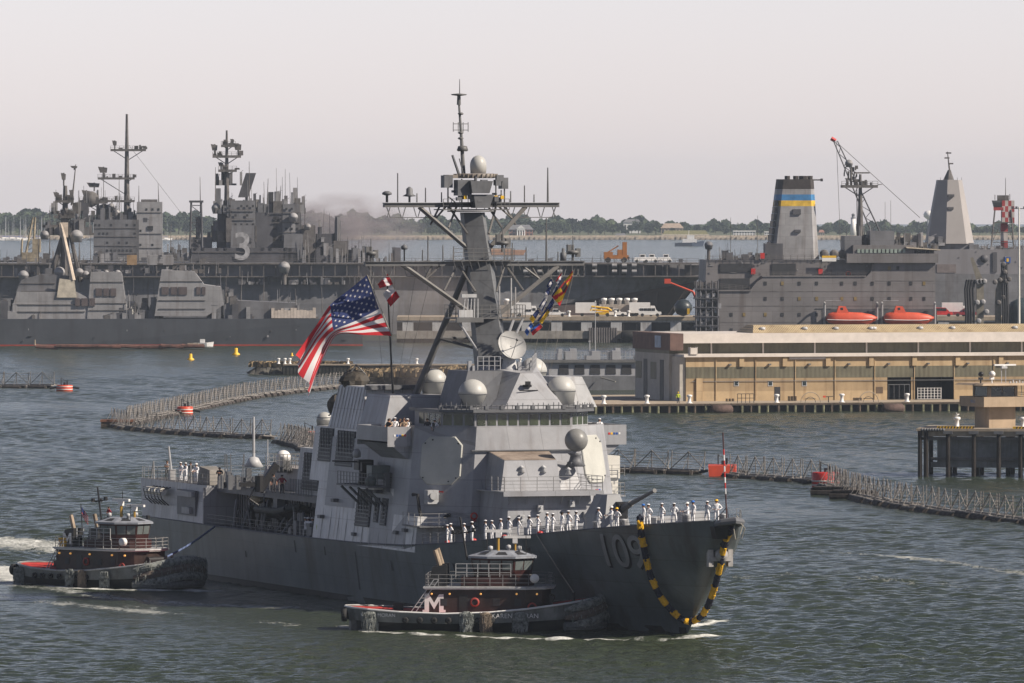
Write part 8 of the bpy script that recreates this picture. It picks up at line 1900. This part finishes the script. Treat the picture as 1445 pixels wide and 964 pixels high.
# lifeboats in their davits
for x0,x1,lb in ((1165,1238,"orange enclosed lifeboat, left one of two on the supply ship's side"),(1246,1318,"orange enclosed lifeboat, right one of two on the supply ship's side")):
    a = S1.at(x0,452,-2.2); b_ = S1.at(x1,452,-2.2); o = thing("lifeboat", lb, "lifeboat", S1.w(a.x,-2.2,a.z-1.0), S1.a, "orange lifeboats"); Lb = b_.x-a.x
    m = MB(); m.smooth = True; rr = []
    for f,w_,zt_,zb_ in ((0,.15,1.2,.9),(.06,.8,2.0,.35),(.2,1.3,2.3,.0),(.45,1.4,2.2,-.1),(.7,1.35,2.1,-.05),(.88,.9,1.8,.2),(.96,.4,1.5,.7),(1,.05,1.2,1.1)):
        x = Lb*f; rr.append([(x,-w_*.3,zb_),(x,-w_*.9,zb_+.4),(x,-w_,1.05),(x,-w_*.8,zt_-.25),(x,-w_*.3,zt_),(x,w_*.3,zt_),(x,w_*.8,zt_-.25),(x,w_,1.05),(x,w_*.9,zb_+.4),(x,w_*.3,zb_)])
    o.scale = (1,1,1.28); m.loft(rr); m.build("hull", mat("lifeboat_orange",(0.62,0.085,0.035),.5,var=.08), o)
    m = MB(); m.prism([(Lb*.2,-.9,2.0),(Lb*.45,-.9,2.0),(Lb*.45,.9,2.0),(Lb*.2,.9,2.0)],[(Lb*.25,-.7,3.3),(Lb*.38,-.7,3.2),(Lb*.38,.7,3.2),(Lb*.25,.7,3.3)]); f = m.build("conning_hood", MATS["lifeboat_orange"], o)
    m = MB(); m.box(Lb*.29,Lb*.33,-.86,-.7,2.6,3.0); m.build("hood_window", DARK, f)
    m = MB(); m.path([(Lb*.03,-1.0,.9),(Lb*.2,-1.42,.85),(Lb*.45,-1.5,.8),(Lb*.7,-1.45,.8),(Lb*.9,-.95,.9)],.07,5); m.build("grab_line", WHITE, o); m = MB(); m.box(Lb*.1,Lb*.85,-.6,.6,-.45,-.05); m.build("keel", WHITE, o)
    m = MB()
    for x in (x0+1, x0+73): pass
    for x in (x0-1.5,x1+1.0 if x0 > 1200 else x1-.5):
        m.tube(sp(x,468,-1),sp(x,430,-1),.28,n=6); m.path([sp(x,430,-1),sp(x,427,-1.6),sp(x,429,-2.8)],.25,6)
    m.tube(sp(x0,424.5,-1),sp(x0+22,424.5,-1),.08); m.build("davit", FARL, t)
fbox(S1,t,"lifeboat_recess",FARD,1160,436,1322,476,-.06,.3)
# lattice crane jib behind the mast
CJ = Fr(0,1960,0); q1 = CJ.at(1243,344,0); q2 = CJ.at(1179,199,0); o = thing("lattice_crane","dark lattice jib crane leaning behind the supply ship's mast","crane",(q1.x,CJ.Y,0)); m = MB()
d = q2-q1; pts_ = [q1.lerp(q2,k/16) for k in range(17)]
for off in (-1,1):
    for dv_ in (-.8,.8): m.tube(Vector((off*1.1*1,dv_,q1.z)), Vector((d.x+off*.45,dv_*.5,q2.z)),.16,.12,5)
for k in range(16):
    g = k/16; g2 = (k+1)/16; w1 = 1.1-.65*g; w2 = 1.1-.65*g2; s_ = 1 if k % 2 else -1
    m.tube(Vector((d.x*g+s_*w1,-.8+.4*g,q1.z+d.z*g)), Vector((d.x*g2-s_*w2,-.8+.4*g2,q1.z+d.z*g2)),.1,n=4)
m.build("jib", FARD, o); m = MB(); m.tube((d.x*1.0,0,q2.z),(d.x*1.02-.8,0,q2.z+.6),.5,n=6); m.build("jib_head", RED, o)
m = MB(); m.tube((d.x*.98,0,q2.z),(d.x*.88,0,q2.z-26),.05); m.tube((d.x*.9,0,q2.z-1),(9,0,q1.z+6),.07); m.build("cable", FARX, o); m = MB(); m.box(-3,4,-2,2,6,q1.z+1); m.build("machinery_house", FARD, o)
# --- dock ship with the faceted mast
L1 = Fr(0, 2080, R(4)); t = L1.root("dock_ship", "grey slab sided warship with a tall faceted pyramid mast at the far right", "warship")
lp = lambda x,y,v=0: tuple(L1.at(x,y,v))
fpoly(L1,t,"hull",mat("dock_grey",(0.20,0.195,0.205),.6,var=.05,scale=.2,streak=.3),[(1270,520),(1700,520),(1700,352),(1376,352),(1310,352),(1290,360),(1270,380)],0,26)
fpoly(L1,t,"side_step",FARG,[(1290,520),(1700,520),(1700,388),(1290,386)],-1.5,-.02)
fbox(L1,t,"side_panel",mat("panel_brown",(0.17,0.145,0.14),.7),1322,373,1349,385,-.3,-.02); fbox(L1,t,"deck_block",FARG,1316,343,1374,353,4,14); fbox(L1,t,"deck_block",FARG,1368,345,1381,353,3,9)
def oct_(y,x0,x1,v0,v1,a_=.28):
    a = L1.at(x0,y,v0); b = L1.at(x1,y,v0); w_ = b.x-a.x; d_ = v1-v0
    return [(a.x+w_*f, v0+d_*g, a.z) for f,g in ((.36,0),(.80,0),(1,.3),(1,.75),(.75,1),(.25,1),(0,.75),(0,.3))]
m = MB(); m.loft([oct_(344,1311,1377,3,15),oct_(254,1325,1359,5.5,12.5)]); m.build("pyramid_mast", mat("mast_tan_grey",(0.33,0.31,0.30),.6,var=.04,scale=.2), t)
m = MB(); m.loft([oct_(253.9,1333,1347,7,11),oct_(240,1338,1342,8.4,9.6)]); m.tube(lp(1340,241,9),lp(1337,214,9),.22,.1,6)
for x,y,w_ in ((1334,224,1.0),(1340,232,.9),(1336,217,1.1)): a=lp(x,y,9); m.box(a[0]-w_*.2,a[0]+w_,8.8,9.2,a[2],a[2]+.35)
m.build("topmast", FARX, t)
for x,y in ((1342,276),(1341,294)): a=lp(x,y,3.4); m = MB(); m.box(a[0]-.6,a[0]+.9,4,5.4,a[2]-.3,a[2]+.3); m.build("mast_fitting", FARD, t)
m = MB()
for k in range(6): a=lp(1327+k*6,254,6); m.tube(a,(a[0],6,a[2]+.6),.06,n=4)
m.build("mast_top_spikes", FARX, t)
clutter(L1,t,1376,1445,352,1.5,2,30,61); clutter(L1,t,1310,1325,345,3,2,14,62); fbox(L1,t,"recess",FARD,1401,356,1407,384,-.3,-.02); fbox(L1,t,"badge",BLUE,1418,363,1426,371,-.3,-.02); fbox(L1,t,"badge_mark",YEL,1420.5,364.5,1423.5,369.5,-.36,-.31)
m = MB(); a=lp(1389,365,-.2); m.lathe(a,[(.01,-.4),(1.0,-.2),(1.0,.2)],12,'Y'); m.build("side_fitting", FARD, t)
m = MB(); rail(m,[lp(1375,352,0),lp(1460,352,0)],1.1,3,.05,1.6); m.build("deck_rail", FARX, t)
speckle(L1,t,1340,354,1445,384,-.1,20,46)
# fuelling kingposts
KP = Fr(0,1975,0); kp = lambda x,y,v=0: tuple(KP.at(x,y,v)); KT = mat("kingpost_tan",(0.23,0.21,0.17),.8,var=.15,streak=.4)
o = thing("kingpost","left fuelling kingpost with slanted tan boom and black hoses at right","kingpost",(0,KP.Y,0)); 
m = MB(); a=kp(1378,475); b_=kp(1388,400); m.box(a[0],b_[0],-.8,.8,2,b_[2]); m.build("column", KT, o); m = MB(); m.loft([[kp(1369,364,-.4),kp(1373,363,-.4),kp(1373,363,.4),kp(1369,364,.4)],[kp(1379,400,-.4),kp(1389,398,-.4),kp(1389,398,.4),kp(1379,400,.4)]]); m.build("boom", KT, o)
m = MB()
for x in (1363,1366.5,1370,1374): m.path([kp(x,475,-.8),kp(x+.6,440,-1.0),kp(x-1,408,-.8),kp(x+1.5,395,-.6)],.34,6)
m.each("hose", BLACK, o, None); m = MB()
for x,y in ((1380,398),(1384,397),(1389,397),(1379,427),(1387,426),(1392,440),(1381,453)): m.lathe(kp(x,y,-1),[(.2,-.3),(.65,-.3),(.65,.3),(.2,.3)],9,'Y')
m.each("sheave", FARL, o, None)
o = thing("kingpost","right fuelling kingpost leaning right with thick black hose bundle","kingpost",(0,KP.Y,0))
m = MB(); m.loft([[kp(1404,475,-.7),kp(1413,475,-.7),kp(1413,475,.7),kp(1404,475,.7)],[kp(1404,412,-.7),kp(1413,412,-.7),kp(1413,412,.7),kp(1404,412,.7)],[kp(1415,376,-.5),kp(1421,376,-.5),kp(1421,376,.5),kp(1415,376,.5)]]); m.build("column", KT, o)
m = MB()
for x in (1415,1418,1421): m.path([kp(x,475,-.9),kp(x+1,440,-1.1),kp(x,400,-.9),kp(x-1,372,-.6)],.36,6)
m.each("hose", BLACK, o, None); m = MB()
for x,y in ((1404,398),(1411,395),(1420,397),(1424,394),(1416,420),(1409,427),(1418,384),(1416,373)): m.lathe(kp(x,y,-1),[(.2,-.3),(.6,-.3),(.6,.3),(.2,.3)],9,'Y')
m.each("sheave", FARX, o, None)
t = thing("storage_tank","dark teal covered tank at the right edge above the warehouse roof","tank",KP.w(kp(1444,460)[0],0,0)); m = MB(); m.lathe((0,2,0),[(3.4,1),(3.6,8.8),(2.8,10.4),(1.2,11.2),(.01,11.4)],20); m.build("body", mat("tank_teal",(0.035,0.055,0.065),.6), t); m = MB(); m.tube((-3.3,0,1),(-3.3,0,10),.1); m.build("ladder", BLACK, t)
# chequered tower on the far bank of the basin
CT = Fr(0,2250,0); cp = lambda x,y,v=0: CT.at(x,y,v); a0 = cp(1401,352); o = thing("chequered_tower","red and white chequered control tower on a steel frame at the right edge","control tower",(0,CT.Y,0))
CRD = mat("tower_red",(0.38,0.05,0.05),.7,var=.1); CWH = mat("tower_white",(0.55,0.50,0.47),.7,var=.08)
m = MB(); x0,x1,x2 = 1401,1417,1431
for i in range(4):
    for j in range(4):
        xa, xb = 1414+i*4.4,1418.4+i*4.4; ya, yb = 283+j*8,291+j*8; p = cp(xa,yb); q_ = cp(xb,ya); m.mi = (i//1+j)%2; m.box(p.x,q_.x-.01,0+.01*m.mi,5,p.z,q_.z-.01)
m.build("chequered_cabin", [CRD, CWH], o)
m = MB(); p = cp(1401,296); q_ = cp(1415,283); m.prism([(p.x+.6,.5,p.z),(q_.x,.5,p.z),(q_.x,5,p.z),(p.x+.6,5,p.z)],[(p.x,.0,q_.z),(q_.x,0,q_.z),(q_.x,5,q_.z),(p.x,5,q_.z)]); m.build("lookout_cab", FARG, o); m = MB(); p = cp(1403,291.5); q_ = cp(1413,285.5); m.box(p.x,q_.x,-.15,.3,p.z,q_.z); m.build("cab_window", DARK, o); m = MB(); p = cp(1402,297); q_ = cp(1416,292.5); m.box(p.x,q_.x,-.2,.2,p.z,q_.z); m.build("red_skirt", CRD, o)
for j,(ya,yb) in enumerate(((314,327),(327,340),(340,354))): m = MB(); p = cp(1413,yb); q_ = cp(1422.5,ya); m.box(p.x,q_.x,1,3.5,p.z,q_.z-.01); m.build("column", CRD if j%2==0 else CWH, o)
m = MB()
for xa,xb in ((1398,1404),(1431,1427)): m.tube(cp(xa,356),cp(xb,296),.22,n=5); m.tube(cp(xa,356,5),cp(xb,296,5),.22,n=5)
for y in (314,328,342): m.tube(cp(1401,y),cp(1430,y),.14,n=4)
m.tube(cp(1400,342),cp(1413,314),.1,n=4); m.tube(cp(1430,342),cp(1421,314),.1,n=4); m.build("steel_frame", FARX, o)
m = MB(); m.tube(cp(1419,282),cp(1419,251),.12,.06); m.tube(cp(1404,282),cp(1404,275),.1); m.tube(cp(1425,282),cp(1425,274),.1); p=cp(1408,281); m.box(p.x,p.x+3,1,3,p.z-.4,p.z+1.0); m.build("roof_antenna", FARX, o)
m = MB(); p=cp(1380,420); m.box(p.x,cp(1450,420).x,0,12,0,cp(1400,353).z); m.build("base_building", FARG, o)
# tall light pole
LPf = Fr(0,1930,0); p = LPf.at(1438,470,0); o = thing("light_pole","slender white light pole with a cross arm at the right edge","lamp post",(p.x,LPf.Y,2)); h = LPf.at(1438,292,0).z-2
m = MB(); m.tube((0,0,0),(0,0,h),.32,.16,8); m.build("pole", RADOMEW, o); m = MB(); m.tube((-1.6,0,h-.4),(2.6,0,h-.4),.08)
for x in (-1.5,-.6,1.2,2.4): m.box(x-.25,x+.25,-.3,.2,h-.4,h+.1)
m.build("lamp_arm", FARD, o)
# pole standing on the mid pier seen left of the mast's dish
# ------------------------------------------------------------------ exhaust smoke drifting from the uptakes and behind the moored ships
def smoke(name, label, c, sz, dens, color, seed, scale_, thr=.42):
    m = MB(); m.lathe((0,0,0), [(.01,-1)] + [(math.cos(a), math.sin(a)) for a in [k*PI/10-PI/2 for k in range(1,10)]] + [(.01,1)], 18)
    mm = bpy.data.materials.new(name); mm.use_nodes = True; n = mm.node_tree.nodes; n.clear(); l = mm.node_tree.links
    o = n.new("ShaderNodeOutputMaterial"); v = n.new("ShaderNodeVolumePrincipled"); v.inputs['Color'].default_value = (*color, 1)
    tc = n.new("ShaderNodeTexCoord"); nz = n.new("ShaderNodeTexNoise"); nz.inputs['Scale'].default_value = scale_; nz.inputs['Detail'].default_value = 4; nz.inputs['Distortion'].default_value = .6
    mp = n.new("ShaderNodeMapping"); mp.inputs['Location'].default_value = (seed, seed*.7, 0); l.new(tc.outputs['Object'], mp.inputs['Vector']); l.new(mp.outputs[0], nz.inputs['Vector'])
    ln = n.new("ShaderNodeVectorMath"); ln.operation = 'LENGTH'; l.new(tc.outputs['Object'], ln.inputs[0])
    f = n.new("ShaderNodeMapRange"); f.inputs[1].default_value = 1.0; f.inputs[2].default_value = .35; l.new(ln.outputs['Value'], f.inputs[0])
    r = n.new("ShaderNodeMapRange"); r.inputs[1].default_value = thr; r.inputs[2].default_value = thr+.25; l.new(nz.outputs[0], r.inputs[0])
    k = n.new("ShaderNodeMath"); k.operation = 'MULTIPLY'; l.new(f.outputs[0], k.inputs[0]); l.new(r.outputs[0], k.inputs[1])
    k2 = n.new("ShaderNodeMath"); k2.operation = 'MULTIPLY'; k2.inputs[1].default_value = dens; l.new(k.outputs[0], k2.inputs[0]); l.new(k2.outputs[0], v.inputs['Density'])
    l.new(v.outputs[0], o.inputs['Volume']); ob = m.build(name, mm); ob.location = c; ob.scale = sz; tag(ob, label, kind='stuff'); return ob
c = PXW(478, 322, 2700); smoke("smoke", "brownish violet smoke drifting behind the assault ship's island", c, (29, 18, 12), .17, (0.50,0.45,0.47), 3, 3.0, .40)
c = PXW(590, 455, 800); smoke("smoke", "thin brown exhaust haze behind the national flag", c, (8, 6, 10), .07, (0.60,0.50,0.44), 9, 1.6, .42)
